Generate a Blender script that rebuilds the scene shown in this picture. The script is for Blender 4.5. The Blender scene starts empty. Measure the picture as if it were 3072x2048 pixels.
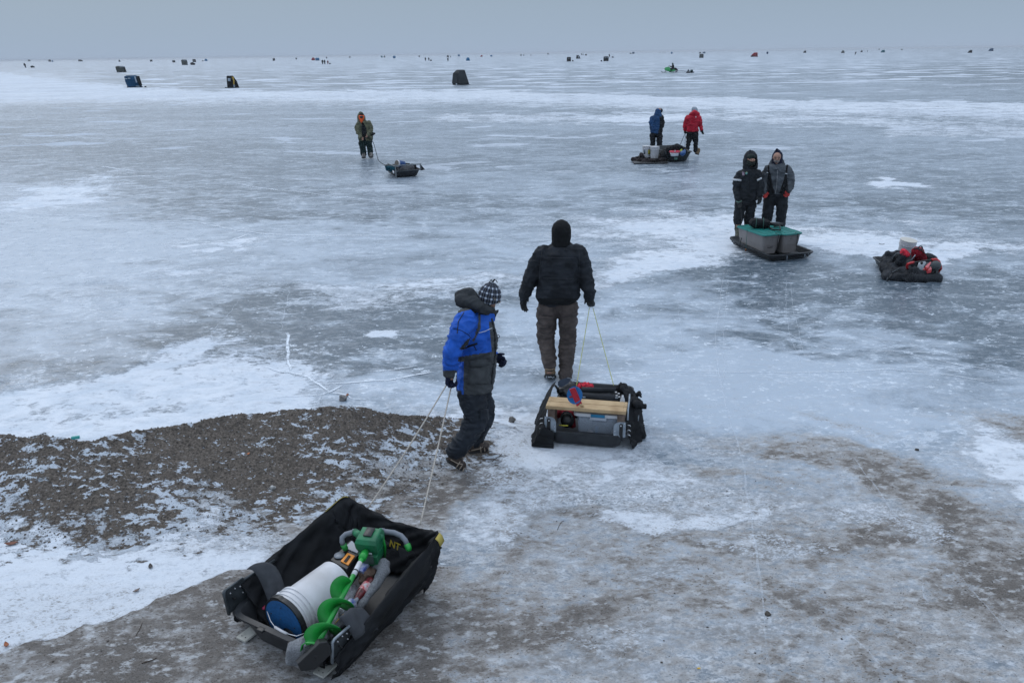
import bpy, bmesh, math, random
import numpy as np
from mathutils import Vector, Matrix, Quaternion, noise as mnoise

random.seed(7)
SC = bpy.context.scene
COL = SC.collection

# ------------------------------------------------------------------ camera
CAM_H = 3.6
FPX = 2389.0
PITCH = math.atan(864.0 / FPX)
ROLL = math.radians(0.8)
_F = Vector((0, math.cos(PITCH), -math.sin(PITCH)))
_R0 = Vector((1, 0, 0))
_U0 = Vector((0, math.sin(PITCH), math.cos(PITCH)))
_R = _R0 * math.cos(ROLL) - _U0 * math.sin(ROLL)
_U = _U0 * math.cos(ROLL) + _R0 * math.sin(ROLL)
CAMP = Vector((0, 0, CAM_H))
cam_d = bpy.data.cameras.new("camera")
cam = bpy.data.objects.new("camera", cam_d)
COL.objects.link(cam)
m = Matrix((_R, _U, -_F)).transposed().to_4x4()
m.translation = CAMP
cam.matrix_world = m
cam_d.sensor_width = 36.0
cam_d.lens = FPX / 3072.0 * 36.0
cam_d.clip_start = 0.1
cam_d.clip_end = 30000
SC.camera = cam


def ray(px, py):
    return (_F * FPX + _R * (px - 1536.0) + _U * (1024.0 - py)).normalized()


def gp(px, py, z=0.0):
    """point of the ground (height z) the photo shows at px, py"""
    d = ray(px, py)
    t = (z - CAM_H) / d.z
    return CAMP + d * t


# ------------------------------------------------------------------ numpy noise
def _hash(ix, iy, seed):
    h = (ix.astype(np.int64) * 374761393 + iy.astype(np.int64) * 668265263 + seed * 1274126177) & 0x7fffffff
    h = ((h ^ (h >> 13)) * 1274126177) & 0x7fffffff
    return ((h ^ (h >> 16)) & 0xffff) / 65535.0


def vnoise(x, y, seed=0):
    ix = np.floor(x); iy = np.floor(y)
    fx = x - ix; fy = y - iy
    fx = fx * fx * fx * (fx * (fx * 6 - 15) + 10); fy = fy * fy * fy * (fy * (fy * 6 - 15) + 10)
    a = _hash(ix, iy, seed); b = _hash(ix + 1, iy, seed)
    c = _hash(ix, iy + 1, seed); d = _hash(ix + 1, iy + 1, seed)
    return (a * (1 - fx) + b * fx) * (1 - fy) + (c * (1 - fx) + d * fx) * fy


def fbm(x, y, scale, octv=4, seed=0, gain=0.5):
    s = 0; a = 1.0; t = 0
    for k in range(octv):
        c, sn = math.cos(k * 1.1 + seed), math.sin(k * 1.1 + seed)
        s = s + a * vnoise((x * c - y * sn) * scale + 17.3 * k, (x * sn + y * c) * scale - 9.1 * k, seed + k)
        t += a; a *= gain; scale *= 2.03
    return s / t


def sstep(a, b, x):
    t = np.clip((x - a) / (b - a), 0, 1)
    return t * t * (3 - 2 * t)


# ------------------------------------------------------------------ materials
MATS = {}


def mat(name, color, rough=0.7, metal=0.0, noise=0.0, nscale=20.0, bump=0.0, bscale=60.0, spec=0.5, trans=0.0,
        alpha=1.0, col2=None, coat=0.0, sheen=0.0, bdist=0.01, det=3.0):
    if name in MATS:
        return MATS[name]
    M = bpy.data.materials.new(name)
    M.use_nodes = True
    nt = M.node_tree
    B = nt.nodes["Principled BSDF"]
    B.inputs["Base Color"].default_value = (*color, 1)
    B.inputs["Roughness"].default_value = rough
    B.inputs["Metallic"].default_value = metal
    B.inputs["Specular IOR Level"].default_value = spec
    B.inputs["Transmission Weight"].default_value = trans
    B.inputs["Alpha"].default_value = alpha
    B.inputs["Coat Weight"].default_value = coat
    B.inputs["Sheen Weight"].default_value = sheen
    tc = nt.nodes.new("ShaderNodeTexCoord")
    if noise > 0 or col2:
        n = nt.nodes.new("ShaderNodeTexNoise")
        n.inputs["Scale"].default_value = nscale
        n.inputs["Detail"].default_value = det
        nt.links.new(tc.outputs["Object"], n.inputs["Vector"])
        mx = nt.nodes.new("ShaderNodeMix"); mx.data_type = 'RGBA'
        c2 = col2 if col2 else tuple(c * (1 - noise) for c in color)
        c1 = color if col2 else tuple(min(1, c * (1 + noise)) for c in color)
        mx.inputs[6].default_value = (*c1, 1); mx.inputs[7].default_value = (*c2, 1)
        mr = nt.nodes.new("ShaderNodeMapRange")
        mr.inputs[1].default_value = 0.35; mr.inputs[2].default_value = 0.65
        nt.links.new(n.outputs["Fac"], mr.inputs[0])
        nt.links.new(mr.outputs[0], mx.inputs[0])
        nt.links.new(mx.outputs[2], B.inputs["Base Color"])
    if bump > 0:
        n2 = nt.nodes.new("ShaderNodeTexNoise")
        n2.inputs["Scale"].default_value = bscale; n2.inputs["Detail"].default_value = 4
        nt.links.new(tc.outputs["Object"], n2.inputs["Vector"])
        bp = nt.nodes.new("ShaderNodeBump")
        bp.inputs["Strength"].default_value = bump; bp.inputs["Distance"].default_value = bdist
        nt.links.new(n2.outputs["Fac"], bp.inputs["Height"])
        nt.links.new(bp.outputs["Normal"], B.inputs["Normal"])
    MATS[name] = M
    return M


# ------------------------------------------------------------------ world
world = bpy.data.worlds.new("World")
SC.world = world
world.use_nodes = True
nt = world.node_tree
bg = nt.nodes["Background"]
SUN_EL, SUN_AZ = math.radians(42), math.radians(-35)
sky = nt.nodes.new("ShaderNodeTexSky")
sky.sky_type = 'NISHITA'
sky.sun_disc = False
sky.sun_elevation = SUN_EL
sky.sun_rotation = SUN_AZ
sky.dust_density = 6.0
sky.air_density = 1.2
sky.ozone_density = 3.0
hs = nt.nodes.new("ShaderNodeHueSaturation")
hs.inputs["Saturation"].default_value = 0.6
nt.links.new(sky.outputs[0], hs.inputs["Color"])
# an overcast deck: grey blue band at the horizon, brighter overhead
tc = nt.nodes.new("ShaderNodeTexCoord")
sep = nt.nodes.new("ShaderNodeSeparateXYZ")
nt.links.new(tc.outputs["Generated"], sep.inputs[0])
nz = nt.nodes.new("ShaderNodeTexNoise"); nz.inputs["Scale"].default_value = 2.2; nz.inputs["Detail"].default_value = 3
nt.links.new(tc.outputs["Generated"], nz.inputs["Vector"])
mad = nt.nodes.new("ShaderNodeMath"); mad.operation = 'MULTIPLY_ADD'
mad.inputs[1].default_value = 0.012; mad.inputs[2].default_value = -0.006
nt.links.new(nz.outputs["Fac"], mad.inputs[0])
add = nt.nodes.new("ShaderNodeMath"); add.operation = 'ADD'
nt.links.new(sep.outputs["Z"], add.inputs[0]); nt.links.new(mad.outputs[0], add.inputs[1])
ramp = nt.nodes.new("ShaderNodeValToRGB")
cr = ramp.color_ramp
K = 10.0   # colours below are radiance * sky strength 0.1
stops = [(0.0, (.372, .468, .612)), (0.02, (.358, .456, .585)), (0.066, (.325, .420, .525)), (0.16, (.36, .45, .56)), (0.5, (.67, .795, .985)), (1.0, (1.02, 1.17, 1.40))]
cr.elements[0].position = stops[0][0]; cr.elements[0].color = (*stops[0][1], 1)
cr.elements[1].position = stops[-1][0]; cr.elements[1].color = (*stops[-1][1], 1)
for p_, c_ in stops[1:-1]:
    e = cr.elements.new(p_); e.color = (*c_, 1)
nt.links.new(add.outputs[0], ramp.inputs[0])
vm = nt.nodes.new("ShaderNodeVectorMath"); vm.operation = 'SCALE'; vm.inputs["Scale"].default_value = K
nt.links.new(ramp.outputs[0], vm.inputs[0])
mx = nt.nodes.new("ShaderNodeMix"); mx.data_type = 'RGBA'
mx.inputs[0].default_value = 0.94
nt.links.new(hs.outputs[0], mx.inputs[6]); nt.links.new(vm.outputs[0], mx.inputs[7])
nt.links.new(mx.outputs[2], bg.inputs["Color"])
bg.inputs["Strength"].default_value = 0.1

sun_d = bpy.data.lights.new("sun", 'SUN')
sun_d.energy = 0.7
sun_d.angle = math.radians(40)
sun_d.color = (1.0, 0.97, 0.93)
sun = bpy.data.objects.new("sun", sun_d)
COL.objects.link(sun)
sd = Vector((math.sin(SUN_AZ) * math.cos(SUN_EL), math.cos(SUN_AZ) * math.cos(SUN_EL), math.sin(SUN_EL)))
sun.rotation_euler = sd.to_track_quat('Z', 'Y').to_euler()

SC.view_settings.view_transform = 'Standard'
SC.view_settings.look = 'None'
SC.view_settings.exposure = 0.0
SC.view_settings.gamma = 1.0
SC.cycles.use_denoising = True
SC.cycles.max_bounces = 6
SC.cycles.diffuse_bounces = 3
SC.cycles.glossy_bounces = 3
SC.cycles.transparent_max_bounces = 12
SC.cycles.transmission_bounces = 6
SC.cycles.volume_bounces = 0
SC.cycles.sample_clamp_indirect = 4.0
# ================================================================== SETTING
def crest_tab():
    # skyline of the gravel bank in the photo: px, py, height of the crest
    t = [(-900, 1300, .42), (-500, 1290, .42), (-200, 1300, .40), (0, 1298, .40), (60, 1306, .40), (130, 1296, .42), (150, 1312, .40), (230, 1319, .38), (270, 1322, .38), (330, 1308, .38), (410, 1290, .38),
         (500, 1275, .38), (600, 1262, .38), (680, 1250, .38), (780, 1238, .38), (840, 1227, .40), (940, 1224, .40), (1000, 1221, .42),
         (1060, 1213, .44), (1110, 1222, .40), (1160, 1238, .34), (1220, 1246, .28), (1300, 1245, .22), (1390, 1250, .17),
         (1450, 1262, .12), (1520, 1280, .06), (1600, 1300, .0), (1700, 1310, .0)]
    P = [gp(a, b, h) for a, b, h in t]
    return np.array([p.x for p in P]), np.array([p.y for p in P]), np.array([h for _, _, h in t])


CX, CY, CHH = crest_tab()
_nb = [(-900, 1640), (0, 1630), (200, 1650), (420, 1640), (640, 1590), (900, 1540), (1150, 1490), (1400, 1440), (1600, 1400), (1750, 1380)]
_NP = [gp(a, b, 0) for a, b in _nb]
NX = np.array([p.x for p in _NP]); NY = np.array([p.y for p in _NP])
_lb = [(-900, 2110), (0, 1950), (90, 1920), (200, 1905), (240, 1880), (330, 1868), (420, 1830), (480, 1795), (560, 1765), (640, 1735), (700, 1712), (820, 1700), (1000, 1700)]
_LP = [gp(a, b, 0) for a, b in _lb]
LX = np.array([p.x for p in _LP]); LY = np.array([p.y for p in _LP])


def terrain_np(x, y):
    x = np.asarray(x, float); y = np.asarray(y, float)
    yc = np.interp(x, CX, CY); h = np.interp(x, CX, CHH)
    yn = np.interp(x, NX, NY)
    yc = np.maximum(yc, yn + 0.3)
    near = y < 16
    t = np.clip((y - yn) / (yc - yn), 0, 1)
    prof = (t ** 0.8) * (0.55 + 0.45 * t)
    back = np.clip(1 - (y - yc) / 0.35, 0, 1)
    env = np.where(y < yc, prof, back)
    hh = np.clip(h / 0.38, 0, 1)
    z = h * env
    lump = (fbm(x, y, 3.0, 4, 3) - .5) * .09 + (fbm(x, y, 16.0, 3, 5) - .5) * .032 + (fbm(x, y, 45.0, 2, 6) - .5) * .016
    z = z + lump * env * hh * np.where(y < yc, 1.0, back)
    # dirty ice ledge in the lower left
    yl = np.interp(x, LX, LY) + (fbm(x, y, 5.0, 3, 9) - .5) * .12
    ledge = sstep(0.0, 0.05, yl - y) * sstep(0.25, -0.35, x + 1.0)
    z = z + ledge * 0.035
    # soft unevenness of the foot-worn snow and of the ice
    w = sstep(11, 6.5, y)
    z = z + w * ((fbm(x, y, 1.4, 3, 21) - .5) * .05 + (fbm(x, y, 9.0, 3, 22) - .5) * .014 + (fbm(x, y, 30.0, 2, 23) - .5) * .006)
    return z


def tz(x, y):
    return float(terrain_np(np.array([x]), np.array([y]))[0])


def ground_at(px, py):
    """photo pixel -> point on the terrain"""
    z = 0.0
    for _ in range(6):
        p = gp(px, py, z)
        z = tz(p.x, p.y)
    return gp(px, py, z)


def blob(u, v, cx, cy, rx, ry, ang=0.0, soft=0.5):
    a = math.radians(ang)
    dx = u - cx; dy = v - cy
    ex = (dx * math.cos(a) + dy * math.sin(a)) / rx
    ey = (-dx * math.sin(a) + dy * math.cos(a)) / ry
    d = np.sqrt(ex * ex + ey * ey)
    return sstep(1 + soft, 1 - soft, d)


def build_ground():
    vs = np.concatenate([np.array([4200, 3700, 3300, 3000, 2800, 2650, 2520, 2400]), np.arange(2300, 760, -2.7), np.arange(760, 300, -2.2), np.arange(300, 172, -1.2), np.array([171, 170, 169, 168, 167, 166, 165, 164.3, 163.6, 163, 162.5, 162])])
    ang = PITCH + np.arctan((vs - 1024.0) / FPX)
    D = CAM_H / np.tan(ang)
    D = D[D > 0.3] if False else D
    depth = D * math.cos(PITCH) + CAM_H * math.sin(PITCH)
    us = np.concatenate([[-1.6, -1.3, -1.05, -.95], np.linspace(-0.86, 0.86, 1040), [.95, 1.05, 1.3, 1.6]])
    X = depth[:, None] * us[None, :]
    Y = np.repeat(D[:, None], len(us), 1)
    Z = terrain_np(X, Y)
    nr, nc = X.shape
    # map coordinates of the shore survey (fixed to the ground)
    rx = X; ry = Y; rz = -CAM_H
    fx = rx * _F.x + ry * _F.y + rz * _F.z
    U_ = 1536 + FPX * (rx * _R.x + ry * _R.y + rz * _R.z) / fx
    V_ = 1024 - FPX * (rx * _U.x + ry * _U.y + rz * _U.z) / fx
    wu = (fbm(X, Y, .5, 4, 31) - .5); wv = (fbm(X, Y, .5, 4, 32) - .5)
    wu2 = (fbm(X, Y, 2.2, 4, 33) - .5); wv2 = (fbm(X, Y, 2.2, 4, 34) - .5)
    sc = np.clip((V_ - 150) / 1000, 0.02, 1.3)
    u = U_ + sc * (wu * 260 + wu2 * 120)
    v = V_ + sc * (wv * 150 + wv2 * 70)

    def band(pts, w0, w1, soft=.35, strength=1.0):
        """soft band along a polyline; half widths above / below in px"""
        pts = sorted(pts)
        xs = np.array([p[0] for p in pts]); ys = np.array([p[1] for p in pts])
        yy = np.interp(u, xs, ys)
        a = v - yy
        m_ = np.where(a < 0, sstep(w0 * (1 + soft), w0 * (1 - soft), -a), sstep(w1 * (1 + soft), w1 * (1 - soft), a))
        ends = sstep(xs[0] - 60, xs[0] + 40, u) * sstep(xs[-1] + 60, xs[-1] - 40, u)
        return m_ * ends * strength

    snow = np.zeros_like(X)

    def add(m_, s=1.0):
        nonlocal snow
        snow = np.maximum(snow, m_ * s)
    # far snow sheet across the lake
    far_top = np.interp(U_, [0, 200, 420, 640, 900, 1200, 1500, 1700, 2100, 2400, 3072], [210, 236, 252, 263, 264, 262, 262, 272, 280, 290, 300]) + 8
    far_bot = np.interp(U_, [0, 800, 1500, 2000, 2400, 3072], [300, 296, 300, 318, 330, 352])
    aa = V_ + wv * 22
    add(sstep(far_top - 2, far_top + 2, aa) * sstep(far_bot + 40, far_bot - 10, aa), .78)
    add(blob(u, v, 60, 238, 220, 26), .5)
    # second pale streak on the right, in the middle distance
    add(band([(1300, 352), (1700, 350), (2200, 352), (2600, 365), (3100, 385)], 12, 14), .62)
    add(band([(2650, 395), (3100, 392)], 12, 12), .6)
    add(blob(u, v, 1950, 352, 260, 14), .8)
    add(blob(u, v, 2310, 705, 640, 52, 2), .9)
    add(blob(u, v, 2700, 742, 520, 26, 2), 1.0)
    add(blob(u, v, 2050, 760, 300, 40, -4), .95)
    add(blob(u, v, 1750, 820, 260, 36, -8), .75)
    add(blob(u, v, 1350, 850, 420, 26, -5), .7)
    add(blob(u, v, 1000, 860, 300, 22, 0), .55)
    # left side
    add(blob(u, v, 130, 590, 230, 34, -6), .9)
    add(blob(u, v, 200, 560, 180, 18, -14), .7)
    add(blob(u, v, 640, 728, 130, 14, -3), 1.05)
    add(blob(u, v, 560, 830, 130, 30, -5), .62)
    add(blob(u, v, 330, 880, 160, 40, -5), .45)
    add(blob(u, v, 590, 1055, 160, 26, -12), .92)
    add(blob(u, v, 560, 1130, 130, 60, 10), .95)
    add(blob(u, v, 1155, 968, 42, 20, 5), 1.15)
    add(blob(u, v, 2700, 552, 85, 14, 2), 1.0)
    # snow along the shore in front of the bank
    sh = np.interp(u, [0, 350, 620, 830, 1100, 1400, 1560, 1750, 2000], [1130, 1120, 1060, 1150, 1190, 1200, 1220, 1262, 1300])
    lim = np.interp(U_, [0, 1450, 1700, 1900], [1400, 1400, 1420, 1400])
    add(sstep(sh - 45, sh + 70, v) * sstep(lim + 10, lim - 10, V_) * sstep(2050, 1700, u), 1.0)
    add(blob(u, v, 500, 1190, 520, 90, -6), 1.0)
    add(blob(u, v, 150, 1240, 360, 60, -3), 1.0)
    # white lane lower left
    ledge_d = np.interp(X, LX, LY)
    near_d = np.interp(X, NX, NY)
    lane = sstep(ledge_d - .02, ledge_d + .03, Y + (fbm(X, Y, 5.0, 3, 9) - .5) * -.12) * sstep(near_d + .55, near_d - .1, Y + wv2 * .9)
    add(lane * sstep(1050, 700, U_), 1.0)
    # foreground snow patches
    for (a, b, c, d_, e, s_) in [(1950, 1555, 170, 55, 5, 1.0), (2150, 1545, 120, 40, -10, .9), (1830, 1420, 330, 50, 8, .8), (2000, 1490, 420, 40, 4, .7), (1900, 1760, 140, 30, -8, .6),
                                 (1650, 1480, 150, 90, 0, .78), (2980, 1370, 170, 70, 38, 1.0), (2620, 1600, 240, 50, 18, .7), (2280, 1640, 180, 40, 0, .7), (1500, 1560, 160, 60, 0, .75),
                                 (2200, 1960, 260, 60, 0, .5), (1780, 1950, 160, 60, 0, .6), (2900, 1960, 100, 60, 30, .4), (1780, 1395, 200, 30, 3, .85), (2080, 1320, 240, 40, 8, .55),
                                 (1100, 1680, 200, 60, -20, .5), (1700, 2020, 300, 60, 0, .5), (2420, 1480, 100, 30, 0, .5), (2750, 1320, 200, 30, 15, .5)]:
        add(blob(u, v, a, b, c, d_, e), s_)

    # pale translucent milky ice
    pale = np.zeros_like(X)
    for (a, b, c, d_, e, s_) in [(250, 760, 520, 150, 0, .7), (900, 780, 600, 110, 0, .45), (300, 950, 420, 90, 0, .55), (2200, 1170, 620, 120, 3, .65), (2000, 1080, 400, 60, 0, .4), (1400, 750, 500, 80, 0, .35),
                                 (2550, 1020, 420, 60, 2, .25), (1250, 1180, 340, 60, 0, .5), (2650, 1250, 400, 90, 10, .6), (150, 620, 300, 60, 0, .6), (1700, 1000, 330, 160, 0, .3), (2000, 180, 3000, 26, 0, .35), (1300, 600, 900, 60, 0, .2), (2800, 470, 500, 40, 0, .15)]:
        pale = np.maximum(pale, blob(u, v, a, b, c, d_, e, .8) * s_)
    # dark clear ice
    dark = np.zeros_like(X)
    for (a, b, c, d_, e, s_) in [(1030, 905, 400, 42, -2, .95), (720, 930, 230, 26, -3, .8), (900, 1020, 420, 70, 0, .8), (1150, 1060, 260, 40, 0, .6), (700, 1100, 260, 40, 0, .75), (950, 1010, 70, 40, 0, .9), (1400, 890, 200, 26, 6, .8), (830, 1125, 400, 14, -6, .7),
                                 (2260, 840, 180, 66, 8, 1.0), (2330, 930, 110, 60, 50, .9), (2500, 855, 200, 26, 8, .75), (2950, 860, 170, 40, 4, .95), (2750, 985, 240, 30, 4, .6), (3050, 1010, 180, 80, 10, .9), (2300, 1050, 160, 26, 8, .7), (1950, 960, 160, 20, 0, .35), (2700, 905, 330, 20, 5, .5), (2930, 1100, 90, 30, 10, .6),
                                 (480, 580, 420, 60, 8, .55), (280, 450, 520, 50, 2, .55), (700, 575, 420, 60, 0, .5), (900, 660, 330, 20, 3, .6), (1750, 610, 900, 20, 3, .45), (2600, 500, 500, 60, 2, .35), (2400, 610, 700, 30, 3, .5), (1250, 480, 700, 40, 0, .35), (60, 420, 160, 60, 0, .5),
                                 (350, 778, 110, 14, 5, .5), (1800, 330, 1600, 6, 2, .3), (1400, 620, 400, 22, 0, .4), (3000, 220, 300, 60, 0, .5), (2900, 340, 400, 24, 0, .4), (3000, 620, 300, 40, 0, .5), (2700, 1080, 260, 30, 3, .4), (1250, 950, 150, 70, 0, .5)]:
        dark = np.maximum(dark, blob(u, v, a, b, c, d_, e, .75) * s_)
    dark = dark + sstep(560, 420, V_) * sstep(250, 330, V_) * .12
    yc = np.interp(X, CX, CY); hh = np.interp(X, CX, CHH)
    # brown grit on the ice and the snow
    dirt = np.zeros_like(X)
    base_d = sstep(1230, 1560, v + (U_ - 1536) * -.06) * sstep(1330, 1560, U_) * .60
    dirt = np.maximum(dirt, base_d)
    low = sstep(ledge_d + .03, ledge_d - .01, Y + (fbm(X, Y, 5.0, 3, 9) - .5) * -.12)
    dirt = np.maximum(dirt, low * sstep(1500, 1250, U_) * 1.0)
    dirt = np.maximum(dirt, sstep(near_d - .9, near_d + .1, Y + wv2 * .8) * sstep(yc + .2, yc, Y) * sstep(1700, 1500, U_) * np.interp(U_, [0, 500, 900], [.25, .45, .9]))
    dirt = np.maximum(dirt, sstep(1640, 1800, v) * .6)
    for (a, b, c, d_, e, s_) in [(2750, 1500, 330, 80, 22, .88), (2500, 1370, 420, 40, 6, .75), (2900, 1680, 260, 150, 25, .88), (2500, 1640, 300, 50, 5, .8), (2150, 1650, 190, 34, 8, .82), (2950, 1850, 220, 200, 20, .85),
                                 (1450, 1390, 200, 60, -15, .9), (1330, 1500, 160, 60, -25, .9), (2080, 1400, 160, 24, 4, .7), (1700, 1560, 220, 40, 10, .55), (1560, 1740, 160, 60, 0, .75), (1750, 1870, 240, 50, 0, .8), (1500, 1930, 240, 80, 0, .8),
                                 (2600, 1850, 260, 80, 10, .75), (2060, 1830, 260, 60, 5, .75), (2990, 1260, 200, 50, 22, .7), (2500, 1250, 200, 22, 8, .35), (1180, 1540, 200, 60, -15, .85), (660, 1640, 60, 40, 20, .9), (690, 1600, 120, 30, -20, .8), (1000, 1600, 240, 40, -20, .7),
                                 (1560, 1275, 60, 20, 20, .9), (1560, 1440, 120, 50, 0, .62), (800, 1960, 300, 80, 0, .85), (400, 2000, 300, 80, 0, .85), (2750, 1960, 220, 80, 10, .7), (1620, 1270, 60, 20, 0, .5)]:
        dirt = np.maximum(dirt, blob(u, v, a, b, c, d_, e, .7) * s_)
    dirt = np.where(U_ > 1500, dirt * .90, dirt)
    dirt = np.maximum(dirt, sstep(1290, 1420, v) * .34) * sstep(1180, 1300, V_)
    # gravel bank
    grav = sstep(near_d - .55, near_d + .75, Y + wv2 * 1.3) * sstep(yc + .25, yc + .16, Y) * sstep(1640, 1240, U_ + wu2 * 300)
    # cleaner snow pockets on the bank
    lanew = lane
    # frosty pressure seams are separate meshes
    me = bpy.data.meshes.new("ice_ground")
    nv = nr * nc
    me.vertices.add(nv)
    me.vertices.foreach_set("co", np.stack([X, Y, Z], -1).reshape(-1).astype(np.float32))
    idx = np.arange(nv).reshape(nr, nc)
    q = np.stack([idx[:-1, :-1], idx[:-1, 1:], idx[1:, 1:], idx[1:, :-1]], -1).reshape(-1, 4)
    nf = len(q)
    me.loops.add(nf * 4); me.polygons.add(nf)
    me.loops.foreach_set("vertex_index", q.reshape(-1).astype(np.int32))
    me.polygons.foreach_set("loop_start", np.arange(0, nf * 4, 4, dtype=np.int32))
    me.polygons.foreach_set("use_smooth", np.ones(nf, dtype=bool))
    me.update()
    for nm, a in (("snow", snow), ("pale", pale), ("dark", dark), ("dirt", dirt), ("gravel", grav)):
        at = me.attributes.new(nm, 'FLOAT', 'POINT')
        at.data.foreach_set("value", a.reshape(-1).astype(np.float32))
    o = bpy.data.objects.new("ground", me)
    COL.objects.link(o)
    o["kind"] = "structure"
    me.materials.append(ground_mat())
    return o


class NB:
    """small helper for building node graphs"""
    def __init__(s, nt):
        s.nt = nt

    def n(s, t, **kw):
        nd = s.nt.nodes.new(t)
        for k, v_ in kw.items():
            setattr(nd, k, v_)
        return nd

    def link(s, a, b):
        s.nt.links.new(a, b)

    def val(s, inp, v_):
        if hasattr(v_, "links") or hasattr(v_, "is_linked"):
            s.link(v_, inp)
        else:
            inp.default_value = v_

    def math(s, op, a, b=0.0, c=None, clamp=False):
        nd = s.n("ShaderNodeMath", operation=op); nd.use_clamp = clamp
        s.val(nd.inputs[0], a); s.val(nd.inputs[1], b)
        if c is not None:
            s.val(nd.inputs[2], c)
        return nd.outputs[0]

    def noise(s, vec, scale, detail=4, rough=.5, dist=0.0, typ='FBM'):
        nd = s.n("ShaderNodeTexNoise")
        s.link(vec, nd.inputs["Vector"])
        nd.inputs["Scale"].default_value = scale; nd.inputs["Detail"].default_value = detail
        nd.inputs["Roughness"].default_value = rough; nd.inputs["Distortion"].default_value = dist
        return nd.outputs["Fac"]

    def rng(s, x, a, b, c=0.0, d=1.0, smooth=True):
        nd = s.n("ShaderNodeMapRange")
        if smooth:
            nd.interpolation_type = 'SMOOTHSTEP'
        s.val(nd.inputs[0], x); s.val(nd.inputs[1], a); s.val(nd.inputs[2], b); s.val(nd.inputs[3], c); s.val(nd.inputs[4], d)
        return nd.outputs[0]

    def mix(s, f, a, b):
        nd = s.n("ShaderNodeMix", data_type='RGBA')
        s.val(nd.inputs[0], f)
        for k, v_ in ((6, a), (7, b)):
            if isinstance(v_, tuple):
                nd.inputs[k].default_value = (*v_, 1)
            else:
                s.link(v_, nd.inputs[k])
        return nd.outputs[2]

    def attr(s, nm):
        nd = s.n("ShaderNodeAttribute", attribute_name=nm)
        return nd.outputs["Fac"]


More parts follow.
